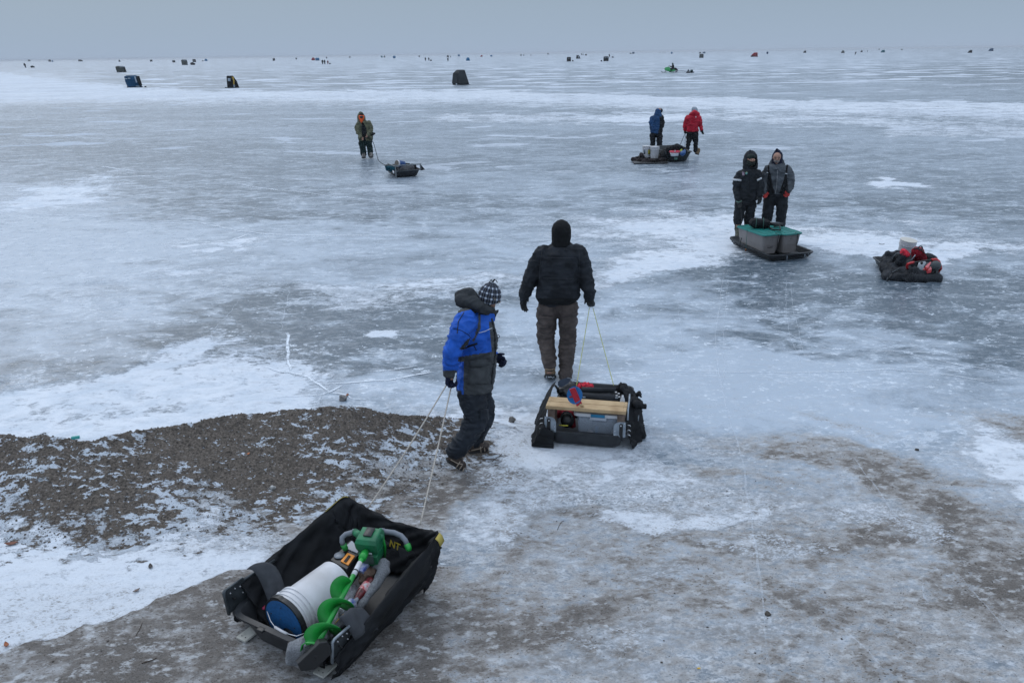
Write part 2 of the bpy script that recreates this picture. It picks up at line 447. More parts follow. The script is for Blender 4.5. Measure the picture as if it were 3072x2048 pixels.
def ground_mat():
    M = bpy.data.materials.new("ice_snow_and_grit")
    M.use_nodes = True
    nt = M.node_tree
    B = nt.nodes["Principled BSDF"]
    g = NB(nt)
    geo = g.n("ShaderNodeNewGeometry")
    P = geo.outputs["Position"]
    snow = g.attr("snow"); pale = g.attr("pale"); dark = g.attr("dark"); dirt = g.attr("dirt"); grav = g.attr("gravel")
    mp = g.n("ShaderNodeMapping"); mp.inputs["Scale"].default_value = (0.58, 1.0, 1.0)   # wind drags frost along the lake
    mp.inputs["Rotation"].default_value = (0, 0, math.radians(6))
    g.link(P, mp.inputs["Vector"])
    W = mp.outputs[0]
    n_big = g.noise(W, .16, 6, .62)
    n_mid = g.noise(W, .9, 7, .62, .6)
    n_sm = g.noise(P, 5.0, 6, .62, .4)
    n_fine = g.noise(P, 28.0, 5, .65)
    n_vf = g.noise(P, 110.0, 3, .6)
    # --- clear ice: dark where clear, milky where aerated
    mps = g.n("ShaderNodeMapping"); mps.inputs["Scale"].default_value = (0.40, 1.0, 1.0); mps.inputs["Rotation"].default_value = (0, 0, math.radians(4))
    g.link(P, mps.inputs["Vector"])
    n_st = g.noise(mps.outputs[0], 2.1, 8, .66, .5)
    n_md2 = g.noise(W, 2.4, 7, .66, 1.0)
    milky = g.math('ADD', g.rng(n_big, .36, .64, .12, .50), g.rng(n_mid, .30, .70, 0, .42))
    milky = g.math('ADD', milky, g.rng(n_md2, .3, .7, -.12, .14))
    milky = g.math('ADD', milky, g.math('MULTIPLY', pale, .76))
    milky = g.math('SUBTRACT', milky, g.math('MULTIPLY', dark, g.rng(n_md2, .32, .66, 1.25, .22)))
    milky = g.math('SUBTRACT', milky, g.math('MULTIPLY', g.rng(n_st, .50, .68, 0, .30), g.math('SUBTRACT', 1.1, pale, clamp=True)))
    milky = g.math('ADD', milky, g.rng(n_sm, .3, .7, -.08, .08))
    milky = g.math('ADD', milky, g.rng(n_fine, .3, .7, -.08, .08), clamp=True)
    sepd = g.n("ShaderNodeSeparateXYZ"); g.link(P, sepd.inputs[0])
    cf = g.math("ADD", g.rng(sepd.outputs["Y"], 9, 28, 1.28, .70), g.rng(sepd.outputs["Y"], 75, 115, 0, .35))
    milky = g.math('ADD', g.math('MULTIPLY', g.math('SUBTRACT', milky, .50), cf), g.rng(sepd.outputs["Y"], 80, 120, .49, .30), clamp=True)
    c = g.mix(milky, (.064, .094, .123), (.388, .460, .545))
    # thin frost wisps, sweeps of granular frost and flecks
    n_w = g.noise(W, 2.6, 8, .72, 1.2)
    wisp = g.rng(n_w, .50, .70, 0, .6)
    wisp = g.math('MULTIPLY', wisp, g.rng(n_mid, .35, .6, .25, 1.0))
    c = g.mix(g.math('MULTIPLY', wisp, .75), c, (.55, .62, .70))
    n_gr = g.noise(W, 17.0, 7, .78)
    gcov = g.math('ADD', g.rng(n_md2, .42, .66, 0, .16), g.math('MULTIPLY', snow, .22))
    gcov = g.math('ADD', gcov, g.math('MULTIPLY', pale, .03))
    gran = g.rng(g.math('ADD', n_gr, gcov), .640, .70, 0, .62)
    c = g.mix(gran, c, (.62, .69, .775))
    for sc_, th_, nm_ in ((4.6, .125, 1.3), (13.0, .15, 2.3)):
        vor = g.n("ShaderNodeTexVoronoi"); vor.inputs["Scale"].default_value = sc_; vor.inputs["Randomness"].default_value = 1.0
        g.link(W, vor.inputs["Vector"])
        fl = g.math('ADD', vor.outputs["Distance"], g.rng(n_fine, .3, .7, -.16, .16))
        fleck = g.math('MULTIPLY', g.rng(fl, th_ - .04, th_ + .03, 1, 0), g.rng(g.noise(P, nm_, 4, .6), .46, .57, 0, .95))
        c = g.mix(fleck, c, (.64, .71, .79))
    # --- wind blown snow plates (big ones far out, ragged edges)
    n_pl = g.noise(W, .36, 8, .60, .3)
    plate = g.rng(n_pl, .600, .622, 0, 1)
    n_pf = g.noise(W, .20, 7, .56)
    sepp = g.n("ShaderNodeSeparateXYZ"); g.link(P, sepp.inputs[0])
    dist = sepp.outputs["Y"]
    farw = g.rng(dist, 60, 110, 0, 1)
    plate = g.math('MULTIPLY', plate, g.rng(dist, 14, 34, .0, .9))
    plate2 = g.math('MULTIPLY', g.rng(n_pf, .545, .570, 0, 1), farw)
    plate = g.math('MAXIMUM', plate, plate2)
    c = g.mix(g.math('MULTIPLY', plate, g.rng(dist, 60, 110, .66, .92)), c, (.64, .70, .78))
    # --- snow cover from the survey, broken by noise down to single grains
    sn = g.math('ADD', g.rng(n_mid, .25, .75, -.24, .24), g.rng(n_md2, .3, .7, -.17, .17))
    sn = g.math('ADD', sn, g.rng(n_sm, .3, .7, -.16, .16))
    sn = g.math('ADD', sn, g.rng(n_gr, .3, .7, -.24, .24))
    sv = g.math('ADD', snow, g.math('MULTIPLY', sn, g.rng(snow, .0, .3, 0, 1)))
    sfac = g.rng(sv, .36, .86, 0, 1)
    snowc = g.mix(g.rng(n_big, .3, .7), (.63, .68, .75), (.74, .785, .84))
    snowc = g.mix(g.rng(n_w, .34, .62, .0, 1), g.mix(.55, snowc, (.46, .54, .63)), snowc)
    c = g.mix(sfac, c, snowc)
    # --- trampled frosty ice near the shore: pale crust, brown stain, grains
    mp2 = g.n("ShaderNodeMapping"); mp2.inputs["Scale"].default_value = (0.62, 1.0, 1.0); mp2.inputs["Rotation"].default_value = (0, 0, math.radians(-24))
    g.link(P, mp2.inputs["Vector"])
    G = mp2.outputs[0]
    d0 = g.noise(G, 1.9, 5, .60, .3)
    d1 = g.noise(G, 9.0, 6, .64)
    d2 = g.noise(G, 24.0, 5, .62)
    d3 = g.noise(G, 75.0, 4, .60)
    grain = g.math('ADD', g.math('MULTIPLY', d2, .45), g.math('MULTIPLY', d3, .55))
    cr_ = g.math('ADD', g.math('MULTIPLY', dirt, 1.7), g.rng(g.math('ADD', g.math('MULTIPLY', d1, .5), g.math('MULTIPLY', grain, .5)), .36, .60, -.60, .35), clamp=True)
    cold = g.mix(g.rng(grain, .38, .62), (.315, .345, .380), (.475, .51, .555))
    warm = g.mix(g.rng(grain, .36, .62), (.235, .222, .208), (.410, .402, .395))
    wf = g.math('ADD', g.rng(dirt, .10, .80, .12, 1), g.math('ADD', g.rng(d0, .34, .66, -.24, .24), g.rng(d1, .34, .66, -.22, .22)), clamp=True)
    wf = g.math('MULTIPLY', wf, g.rng(dirt, .1, .4, 0, 1))
    c = g.mix(cr_, c, g.mix(wf, cold, warm))
    # soft dark clumps of grit, then single grains
    amt = g.math('ADD', g.rng(dirt, .1, 1.0, 0, .16), g.rng(d0, .34, .66, -.045, .045))
    clump = g.rng(g.math('ADD', g.math('ADD', g.math('MULTIPLY', d1, .42), g.math('MULTIPLY', grain, .58)), amt), .570, .675, 0, 1)
    clump = g.math('MULTIPLY', clump, g.rng(dirt, .04, .3, 0, 1))
    c = g.mix(g.math('MULTIPLY', clump, .90), c, g.mix(g.rng(d3, .35, .65), (.082, .075, .070), (.185, .167, .152)))
    speck = g.rng(g.math('ADD', d3, g.math('MULTIPLY', amt, .5)), .640, .685, 0, 1)
    speck = g.math('MULTIPLY', speck, g.rng(dirt, .03, .25, 0, 1))
    c = g.mix(g.math('MULTIPLY', speck, .75), c, (.055, .048, .043))
    # rubbed white patches between the grit
    wn = g.math('ADD', g.math('MULTIPLY', g.noise(G, 15.0, 5, .62), .6), g.math('MULTIPLY', grain, .4))
    wc = g.math('MULTIPLY', g.rng(wn, .515, .615, 0, .85), g.rng(dirt, .15, .6, 0, 1))
    c = g.mix(wc, c, g.mix(wf, (.56, .61, .67), (.47, .485, .50)))
    # snow drifted over the grit
    sg = g.math('MULTIPLY', g.rng(g.math('ADD', snow, g.rng(grain, .36, .62, -.42, .22)), .45, .95, 0, .88), g.rng(dirt, .05, .25, 0, 1))
    c = g.mix(sg, c, (.66, .71, .775))
    # --- gravel bank with snow caught in the hollows
    g1 = g.noise(P, 48.0, 6, .78)
    g2 = g.noise(P, 7.0, 5, .6)
    gc = g.mix(g.rng(g1, .32, .68), (.046, .039, .033), (.240, .208, .180))
    gc = g.mix(g.rng(g2, .35, .7, 0, .5), gc, (.105, .090, .078))
    mp3 = g.n("ShaderNodeMapping"); mp3.inputs["Scale"].default_value = (0.55, 1.0, .5); mp3.inputs["Rotation"].default_value = (0, 0, math.radians(-22))
    g.link(P, mp3.inputs["Vector"])
    gs = g.noise(mp3.outputs[0], 14.0, 7, .66, .3)
    gv = g.math('ADD', gs, g.rng(g.noise(P, 1.5, 4, .5), .3, .7, -.07, .07))
    gv = g.math('ADD', gv, g.rng(grav, .25, .95, .13, 0))
    gsn = g.rng(gv, .562, .605, 0, .92)
    gsn = g.math('MAXIMUM', gsn, g.rng(g.math('ADD', g.noise(mp3.outputs[0], 34.0, 4, .6), g.rng(g2, .35, .65, -.03, .03)), .640, .670, 0, .85))
    gc = g.mix(gsn, gc, (.62, .69, .775))
    gf = g.rng(g.math('ADD', grav, g.rng(g.noise(G, 9.0, 7, .75), .3, .7, -.45, .45)), .40, .60, 0, 1)
    c = g.mix(gf, c, gc)
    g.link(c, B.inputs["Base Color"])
    # --- surface
    white = g.math('MAXIMUM', sfac, plate)
    cover = g.math('MAXIMUM', g.math('MAXIMUM', white, g.math('MULTIPLY', dirt, 1.2, clamp=True)), gf)
    rough = g.rng(cover, 0, 1, .30, .85)
    rough = g.math('ADD', rough, g.rng(n_sm, .3, .7, -.06, .10), clamp=True)
    g.link(rough, B.inputs["Roughness"])
    g.link(g.rng(cover, 0, 1, .5, .15), B.inputs["Specular IOR Level"])
    # bump: powder on snow, coarse on the gravel, barely any on ice
    h = g.math('ADD', g.math('MULTIPLY', n_fine, g.rng(cover, 0, 1, .12, .8)), g.math('MULTIPLY', n_sm, .8))
    h = g.math('ADD', h, g.math('MULTIPLY', g1, g.math('MULTIPLY', gf, 3.5)))
    h = g.math('ADD', h, g.math('MULTIPLY', sfac, 1.2))
    h = g.math('ADD', h, g.math('MULTIPLY', g.math('MULTIPLY', d1, g.rng(dirt, .1, .6, 0, 1)), 3.0))
    h = g.math('ADD', h, g.math('MULTIPLY', g.math('MULTIPLY', grain, g.rng(dirt, .1, .6, 0, 1)), 1.6))
    bp = g.n("ShaderNodeBump"); bp.inputs["Strength"].default_value = .7; bp.inputs["Distance"].default_value = .012
    g.link(h, bp.inputs["Height"]); g.link(bp.outputs["Normal"], B.inputs["Normal"])
    return M


ground = build_ground()


def crack_mat():
    M = bpy.data.materials.new("crack_frost")
    M.use_nodes = True
    nt = M.node_tree; g = NB(nt)
    B = nt.nodes["Principled BSDF"]
    B.inputs["Base Color"].default_value = (.70, .76, .83, 1)
    B.inputs["Roughness"].default_value = .8
    geo = g.n("ShaderNodeNewGeometry")
    a = g.rng(g.noise(geo.outputs["Position"], 11.0, 6, .75), .38, .54, .38, 1)
    ed = g.attr("edge")
    g.link(g.math('MULTIPLY', g.math('MULTIPLY', a, ed), .95), B.inputs["Alpha"])
    return M


CRM = crack_mat()


WMUL = 1.45


def crack(name, pts, w0, w1, strength=1.0, jit=.03, seed=0):
    """thin frost filled crack lying on the ice; pts in photo pixels, widths in metres"""
    rnd = random.Random(seed)
    P = [ground_at(*p) for p in pts]
    Q = []
    for i in range(len(P) - 1):
        n = max(2, int((P[i + 1] - P[i]).length / .12))
        n = min(n, 60)
        for k in range(n):
            t = k / n
            Q.append(P[i].lerp(P[i + 1], t))
    Q.append(P[-1])
    off = 0
    R_ = []
    for q in Q:
        off = off * .8 + rnd.uniform(-1, 1) * jit
        R_.append(Vector((q.x + off * .6, q.y + off, 0)))
    vs, fs, ev = [], [], []
    n = len(R_)
    for i, q in enumerate(R_):
        a = R_[max(0, i - 1)]; b = R_[min(n - 1, i + 1)]
        t = (b - a); t.z = 0
        if t.length < 1e-6:
            t = Vector((1, 0, 0))
        t.normalize()
        s = Vector((-t.y, t.x, 0))
        f = i / (n - 1)
        w = (w0 * (1 - f) + w1 * f) * rnd.uniform(.6, 1.3) * WMUL
        for k, e in ((-1, 0), (-.5, 1), (.5, 1), (1, 0)):
            p = q + s * w * k
            vs.append((p.x, p.y, tz(p.x, p.y) + .006))
            fade = min(1, f * 8 + .2, (1 - f) * 8 + .2)
            ev.append(e * strength * fade)
        if i:
            o_ = (i - 1) * 4
            for k in range(3):
                fs.append((o_ + k, o_ + k + 1, o_ + 5 + k, o_ + 4 + k))
    me = bpy.data.meshes.new(name); me.from_pydata(vs, [], fs); me.update()
    at = me.attributes.new("edge", 'FLOAT', 'POINT')
    at.data.foreach_set("value", np.array(ev, dtype=np.float32))
    me.materials.append(CRM)
    o = bpy.data.objects.new(name, me); COL.objects.link(o)
    o["kind"] = "structure"
    return o


CR = [([(858, 1000), (863, 1040), (864, 1080), (867, 1118)], .022, .014, 1.0),
      ([(867, 868), (860, 920), (850, 960), (848, 990)], .012, .010, .6),
      ([(775, 1105), (820, 1112), (867, 1118), (920, 1135), (955, 1155), (984, 1178)], .008, .026, 1.0),
      ([(966, 1152), (1050, 1147), (1160, 1140), (1240, 1125), (1310, 1112)], .012, .018, .95),
      ([(984, 1178), (1010, 1165), (1042, 1149)], .016, .012, .9),
      ([(984, 1178), (960, 1188), (880, 1196), (790, 1199)], .014, .006, .7),
      ([(984, 1180), (1030, 1188), (1060, 1194), (1120, 1202)], .014, .006, .8),
      ([(966, 1186), (958, 1215)], .022, .014, .7),
      ([(1180, 1137), (1230, 1146), (1270, 1151)], .006, .005, .6),
      ([(730, 888), (690, 940), (634, 1000), (650, 1025), (720, 1065), (790, 1095)], .006, .006, .5),
      ([(1110, 1115), (1180, 1110), (1250, 1098)], .02, .03, .7),
      ([(0, 640), (280, 650), (480, 665), (560, 662), (700, 690), (780, 700), (900, 706), (1240, 708)], .02, .05, .75),
      ([(745, 702), (700, 720), (620, 728), (520, 730)], .05, .05, .9),
      ([(700, 550), (800, 566), (960, 585), (1080, 598), (1250, 610)], .06, .05, .6),
      ([(0, 435), (80, 432), (150, 430)], .12, .05, .8), ([(0, 470), (200, 465)], .10, .04, .7), ([(0, 484), (120, 481)], .09, .04, .7),
      ([(300, 500), (360, 508), (410, 515)], .10, .05, .8), ([(410, 528), (470, 530), (530, 530)], .10, .05, .8),
      ([(1500, 930), (1630, 1120), (1900, 1122), (2150, 1120), (2330, 1118), (2500, 1112), (2760, 1112), (2960, 1138), (3072, 1132)], .006, .014, .55),
      ([(2300, 985), (2480, 1050), (2700, 1055), (2900, 1100), (3080, 1130)], .007, .012, .7),
      ([(2600, 1050), (2900, 1065), (3072, 1085)], .006, .008, .5),
      ([(1900, 943), (2100, 945), (2350, 940), (2550, 985), (2700, 1050)], .006, .006, .45),
      ([(2000, 1130), (2200, 1118)], .01, .012, .5),
      ([(1560, 1078), (1700, 1075), (1900, 1079), (2060, 1076)], .008, .006, .5),
      ([(2172, 810), (2160, 900), (2148, 1000), (2160, 1120), (2175, 1200), (2205, 1300), (2240, 1420), (2262, 1600), (2285, 1760), (2300, 1930), (2316, 2060)], .007, .010, .5),
      ([(2190, 820), (2176, 900), (2168, 1000), (2175, 1080), (2166, 1180)], .006, .006, .45),
      ([(2358, 840), (2358, 940), (2366, 1010), (2395, 1070), (2410, 1110)], .006, .006, .5),
      ([(2374, 840), (2378, 900), (2398, 1010), (2420, 1080)], .005, .006, .45),
      ([(2032, 880), (2040, 980), (2050, 1060), (2090, 1090)], .005, .006, .4),
      ([(2560, 1370), (2640, 1470), (2700, 1560), (2770, 1625)], .008, .008, .5),
      ([(2240, 1400), (2300, 1540), (2360, 1640), (2420, 1750)], .006, .006, .35),
      ([(2765, 1730), (2775, 1780), (2784, 1808)], .012, .012, .55),
      ([(2880, 1730), (2960, 1830), (3060, 1930)], .006, .006, .4),
      ([(2500, 1860), (2600, 1960), (2660, 2050)], .007, .006, .35),
      ([(2480, 1400), (2640, 1490)], .006, .006, .35),
      ([(1180, 700), (1120, 740), (1100, 790)], .006, .005, .3), ([(2050, 1010), (2010, 1080)], .006, .006, .3),
      ([(1540, 360), (1620, 385), (1660, 420)], .02, .02, .35), ([(1900, 640), (2200, 668), (2500, 690)], .02, .02, .4), ([(2380, 690), (2700, 700), (3072, 716)], .03, .03, .6)]
for i, (p_, a_, b_, s_) in enumerate(CR):
    crack("ice_crack", p_, a_ * (.8 if i < 9 else .8), b_ * (.8 if i < 9 else .8), s_ * (.62 if p_[-1][1] > 1450 else (1.25, .6)[i == 1] if i < 9 else .6 if 1900 < p_[0][0] < 2400 and p_[0][1] < 900 else 1), seed=i)

# --- haze: one closed box of pale air
bm = bmesh.new()
bmesh.ops.create_cube(bm, size=1.0)
me = bpy.data.meshes.new("haze"); bm.to_mesh(me); bm.free()
hz = bpy.data.objects.new("haze", me); COL.objects.link(hz)
hz.scale = (24000, 22000, 6.2)
hz.location = (0, 5000, 2.0)
hz["kind"] = "stuff"
M = bpy.data.materials.new("haze_air"); M.use_nodes = True
for n_ in list(M.node_tree.nodes):
    if n_.type == 'BSDF_PRINCIPLED':
        M.node_tree.nodes.remove(n_)
pv = M.node_tree.nodes.new("ShaderNodeVolumePrincipled")
pv.inputs["Color"].default_value = (.80, .84, .90, 1)
pv.inputs["Density"].default_value = 0.0002
M.node_tree.links.new(pv.outputs[0], M.node_tree.nodes["Material Output"].inputs["Volume"])
me.materials.append(M)
# ================================================================== MODELLING HELPERS
def V(*a):
    return Vector(a)


def vn3(p, sc=(1, 1, 1), seed=0):
    """numpy 3-D value noise, p (n,3)"""
    x = p[:, 0] * sc[0] + 13.7 * seed; y = p[:, 1] * sc[1] + 7.1 * seed; z = p[:, 2] * sc[2] - 3.3 * seed
    iz = np.floor(z); fz = z - iz
    fz = fz * fz * (3 - 2 * fz)
    a = vnoise(x + 31.7 * iz, y - 11.3 * iz, seed); b = vnoise(x + 31.7 * (iz + 1), y - 11.3 * (iz + 1), seed)
    return a * (1 - fz) + b * fz


class MB:
    """collects world-space geometry, then builds ONE mesh object"""
    def __init__(s):
        s.v = []; s.f = []; s.mi = []; s.cur = 0

    def add(s, vs, fs):
        o = len(s.v)
        s.v += [tuple(p) for p in vs]
        s.f += [tuple(i + o for i in f) for f in fs]
        s.mi += [s.cur] * len(fs)
        return s

    def cone(s, p1, r1, p2, r2, n=12, cap=3):
        p1 = Vector(p1); p2 = Vector(p2)
        ax = p2 - p1; L = ax.length
        ax = ax / L if L > 1e-6 else Vector((0, 0, 1))
        a = ax.orthogonal().normalized(); b = ax.cross(a)
        rings = []
        for k in range(cap + 1):
            t = -math.pi / 2 + (math.pi / 2) * k / cap
            rings.append((p1 + ax * (r1 * math.sin(t)), r1 * math.cos(t)))
        for k in range(cap + 1):
            t = (math.pi / 2) * k / cap
            rings.append((p2 + ax * (r2 * math.sin(t)), r2 * math.cos(t)))
        vs = [rings[0][0]]; fs = []
        R = rings[1:-1]
        for c, r in R:
            for k in range(n):
                q = 2 * math.pi * k / n
                vs.append(c + a * (r * math.cos(q)) + b * (r * math.sin(q)))
        vs.append(rings[-1][0])
        for k in range(n):
            fs.append((0, 1 + (k + 1) % n, 1 + k))
        for j in range(len(R) - 1):
            for k in range(n):
                i0 = 1 + j * n + k; i1 = 1 + j * n + (k + 1) % n
                fs.append((i0, i1, i1 + n, i0 + n))
        l = 1 + (len(R) - 1) * n; e = len(vs) - 1
        for k in range(n):
            fs.append((l + k, l + (k + 1) % n, e))
        return s.add(vs, fs)

    def chain(s, pts, n=12):
        for (a, ra), (b, rb) in zip(pts[:-1], pts[1:]):
            s.cone(a, ra, b, rb, n)
        return s

    def ell(s, c, rx, ry, rz, M=None, n=16, m_=10):
        c = Vector(c)
        M = M or Matrix.Identity(3)
        vs = [c + M @ Vector((0, 0, -rz))]; fs = []
        for j in range(1, m_):
            t = -math.pi / 2 + math.pi * j / m_
            for k in range(n):
                q = 2 * math.pi * k / n
                vs.append(c + M @ Vector((rx * math.cos(t) * math.cos(q), ry * math.cos(t) * math.sin(q), rz * math.sin(t))))
        vs.append(c + M @ Vector((0, 0, rz)))
        for k in range(n):
            fs.append((0, 1 + (k + 1) % n, 1 + k))
        for j in range(m_ - 2):
            for k in range(n):
                i0 = 1 + j * n + k; i1 = 1 + j * n + (k + 1) % n
                fs.append((i0, i1, i1 + n, i0 + n))
        l = 1 + (m_ - 2) * n; e = len(vs) - 1
        for k in range(n):
            fs.append((l + k, l + (k + 1) % n, e))
        return s.add(vs, fs)

    def rings(s, R, close=True):
        """loft through rings (equal length lists of points)"""
        n = len(R[0]); vs = []; fs = []
        for r in R:
            vs += [Vector(p) for p in r]
        for j in range(len(R) - 1):
            for k in range(n):
                a = j * n + k; b = j * n + (k + 1) % n
                fs.append((a, b, b + n, a + n))
        if close:
            fs.append(tuple(range(n))[::-1]); fs.append(tuple((len(R) - 1) * n + k for k in range(n)))
        return s.add(vs, fs)

    def box(s, c, sx, sy, sz, M=None, bev=0.0):
        """box centred at c with full sizes; edges chamfered by bev"""
        c = Vector(c); M = M or Matrix.Identity(3)
        hx, hy, hz_ = sx / 2, sy / 2, sz / 2
        b = min(bev, hx * .9, hy * .9, hz_ * .9)
        if b <= 0:
            P = [(-hx, -hy), (hx, -hy), (hx, hy), (-hx, hy)]
            return s.rings([[c + M @ Vector((x, y, z)) for x, y in P] for z in (-hz_, hz_)])

        def ring(z, i):
            x = hx - i; y = hy - i
            bb = b * .6
            P = [(-x + bb, -y), (x - bb, -y), (x, -y + bb), (x, y - bb), (x - bb, y), (-x + bb, y), (-x, y - bb), (-x, -y + bb)]
            return [c + M @ Vector((px, py, z)) for px, py in P]
        return s.rings([ring(-hz_, b), ring(-hz_ + b * .3, b * .3), ring(-hz_ + b, 0), ring(hz_ - b, 0), ring(hz_ - b * .3, b * .3), ring(hz_, b)])

    def tube(s, pts, r, n=8, closed=False):
        pts = [Vector(p) for p in pts]
        N = len(pts)
        rr = r if isinstance(r, (list, tuple)) else [r] * N
        R = []
        prev = None
        for i, p in enumerate(pts):
            if closed:
                t = (pts[(i + 1) % N] - pts[i - 1])
            else:
                t = pts[min(N - 1, i + 1)] - pts[max(0, i - 1)]
            if t.length < 1e-9:
                t = Vector((0, 0, 1))
            t.normalize()
            if prev is None:
                a = t.orthogonal().normalized()
            else:
                a = prev - t * prev.dot(t)
                a = a.normalized() if a.length > 1e-6 else t.orthogonal().normalized()
            prev = a
            b = t.cross(a)
            R.append([p + a * (rr[i] * math.cos(2 * math.pi * k / n)) + b * (rr[i] * math.sin(2 * math.pi * k / n)) for k in range(n)])
        if closed:
            R.append(R[0])
            return s.rings(R, close=False)
        return s.rings(R)

    def prism(s, poly, M4, th, bev=0.0):
        """2-D polygon in the xy of M4 (Matrix 4x4), extruded th along its z"""
        n = len(poly)
        if bev > 0:
            cx = sum(p[0] for p in poly) / n; cy = sum(p[1] for p in poly) / n

            def sh(k):
                out = []
                for x, y in poly:
                    dx, dy = x - cx, y - cy
                    L = math.hypot(dx, dy) or 1
                    out.append((x - dx / L * k, y - dy / L * k))
                return out
            zs = [(0, bev), (bev, 0), (th - bev, 0), (th, bev)]
            return s.rings([[M4 @ Vector((x, y, z)) for x, y in sh(k)] for z, k in zs])
        return s.rings([[M4 @ Vector((x, y, z)) for x, y in poly] for z in (0, th)])

    def lathe(s, prof, M4, n=28, cap=True):
        R = [[M4 @ Vector((r * math.cos(2 * math.pi * k / n), r * math.sin(2 * math.pi * k / n), z)) for k in range(n)] for r, z in prof]
        return s.rings(R, close=cap)

    def sheet(s, G, th=.006):
        """thick cloth from a grid of points G[rows][cols]"""
        nr, nc = len(G), len(G[0])
        P = [[Vector(p) for p in r] for r in G]
        N = []
        for i in range(nr):
            for j in range(nc):
                du = P[min(nr - 1, i + 1)][j] - P[max(0, i - 1)][j]
                dv = P[i][min(nc - 1, j + 1)] - P[i][max(0, j - 1)]
                n_ = du.cross(dv)
                N.append(n_.normalized() if n_.length > 1e-9 else Vector((0, 0, 1)))
        vs = [P[i][j] + N[i * nc + j] * (th / 2) for i in range(nr) for j in range(nc)]
        vs += [P[i][j] - N[i * nc + j] * (th / 2) for i in range(nr) for j in range(nc)]
        o = nr * nc
        fs = []
        for i in range(nr - 1):
            for j in range(nc - 1):
                a = i * nc + j
                fs.append((a, a + 1, a + nc + 1, a + nc)); fs.append((o + a, o + a + nc, o + a + nc + 1, o + a + 1))
        for j in range(nc - 1):
            fs.append((j, o + j, o + j + 1, j + 1)); a = (nr - 1) * nc + j
            fs.append((a, a + 1, o + a + 1, o + a))
        for i in range(nr - 1):
            a = i * nc
            fs.append((a, a + nc, o + a + nc, o + a)); a = i * nc + nc - 1
            fs.append((a, o + a, o + a + nc, a + nc))
        return s.add(vs, fs)

    def remesh(s, voxel, smooth=2, wr=0.0, wsc=(9, 9, 20), wseed=1, ridged=True, fine=0.0):
        me = bpy.data.meshes.new("tmp"); me.from_pydata(s.v, [], s.f); me.update()
        ob = bpy.data.objects.new("tmp", me); COL.objects.link(ob)
        r = ob.modifiers.new("r", 'REMESH'); r.mode = 'VOXEL'; r.voxel_size = voxel
        if smooth:
            sm = ob.modifiers.new("s", 'SMOOTH'); sm.factor = .5; sm.iterations = smooth
        dg = bpy.context.evaluated_depsgraph_get(); dg.update()
        me2 = bpy.data.meshes.new_from_object(ob.evaluated_get(dg))
        COL.objects.unlink(ob); bpy.data.objects.remove(ob); bpy.data.meshes.remove(me)
        n = len(me2.vertices)
        co = np.zeros(n * 3, np.float32); me2.vertices.foreach_get("co", co); co = co.reshape(-1, 3).astype(float)
        if wr > 0 and n:
            no = np.zeros(n * 3, np.float32); me2.vertices.foreach_get("normal", no); no = no.reshape(-1, 3)
            warp = co + 0.06 * np.stack([vn3(co, (7, 7, 7), 40 + k) - .5 for k in range(3)], -1)
            a = vn3(warp, wsc, wseed); b = vn3(warp, tuple(2.1 * q for q in wsc), wseed + 5)
            if ridged:
                h = (1 - np.abs(2 * a - 1)) ** 2 * .55 + (1 - np.abs(2 * b - 1)) ** 2 * .5 - .35
            else:
                h = a * .7 + b * .3 - .5
            big = vn3(co, (5, 5, 5), wseed + 9) - .5
            co = co + no * (wr * (h * 1.6 + big * 1.0))[:, None]
            if fine > 0:
                co = co + no * (fine * (vn3(co, (60, 60, 60), 3) - .5))[:, None]
        s.v = [tuple(p) for p in co]
        s.f = [tuple(p.vertices) for p in me2.polygons]
        s.mi = [0] * len(s.f)
        bpy.data.meshes.remove(me2)
        return s

    def jitter(s, amp, sc=(8, 8, 8), seed=0):
        co = np.array(s.v)
        for k in range(3):
            co[:, k] += amp * (vn3(np.array(s.v), sc, seed + k) - .5) * 2
        s.v = [tuple(p) for p in co]
        return s

    def paint(s, fn):
        """fn(Vector centre) -> material index"""
        for i, f in enumerate(s.f):
            c = Vector((0, 0, 0))
            for k in f:
                c += Vector(s.v[k])
            s.mi[i] = fn(c / len(f))
        return s

    def build(s, name, mats, parent=None, origin=None, smooth=True):
        if parent is not None:
            org = wloc(parent)
        else:
            org = Vector(origin) if origin is not None else Vector((0, 0, 0))
        me = bpy.data.meshes.new(name)
        me.from_pydata([(a[0] - org.x, a[1] - org.y, a[2] - org.z) for a in s.v], [], s.f)
        mats = mats if isinstance(mats, (list, tuple)) else [mats]
        for m_ in mats:
            me.materials.append(m_)
        if len(mats) > 1:
            me.polygons.foreach_set("material_index", s.mi)
        me.update()
        bmx = bmesh.new(); bmx.from_mesh(me)
        bmesh.ops.recalc_face_normals(bmx, faces=bmx.faces)
        bmx.to_mesh(me); bmx.free()
        if smooth:
            me.polygons.foreach_set("use_smooth", [True] * len(me.polygons))
            if smooth is not True:
                ang = smooth
                bm2 = bmesh.new(); bm2.from_mesh(me)
                for e in bm2.edges:
                    if len(e.link_faces) == 2 and e.calc_face_angle(0) > math.radians(ang):
                        e.smooth = False
                bm2.to_mesh(me); bm2.free()
        o = bpy.data.objects.new(name, me); COL.objects.link(o)
        if parent is not None:
            o.parent = parent
            o["_org"] = tuple(org)
        else:
            o.location = org
            o["_org"] = tuple(org)
        return o


def wloc(o):
    return Vector(o["_org"])


def tag(o, label, cat, group=None):
    o["label"] = label; o["category"] = cat
    if group:
        o["group"] = group
    return o


def empty(name, loc, label, cat, group=None):
    o = bpy.data.objects.new(name, None); COL.objects.link(o)
    o.empty_display_size = .2
    o.location = loc; o["_org"] = tuple(loc)
    return tag(o, label, cat, group)


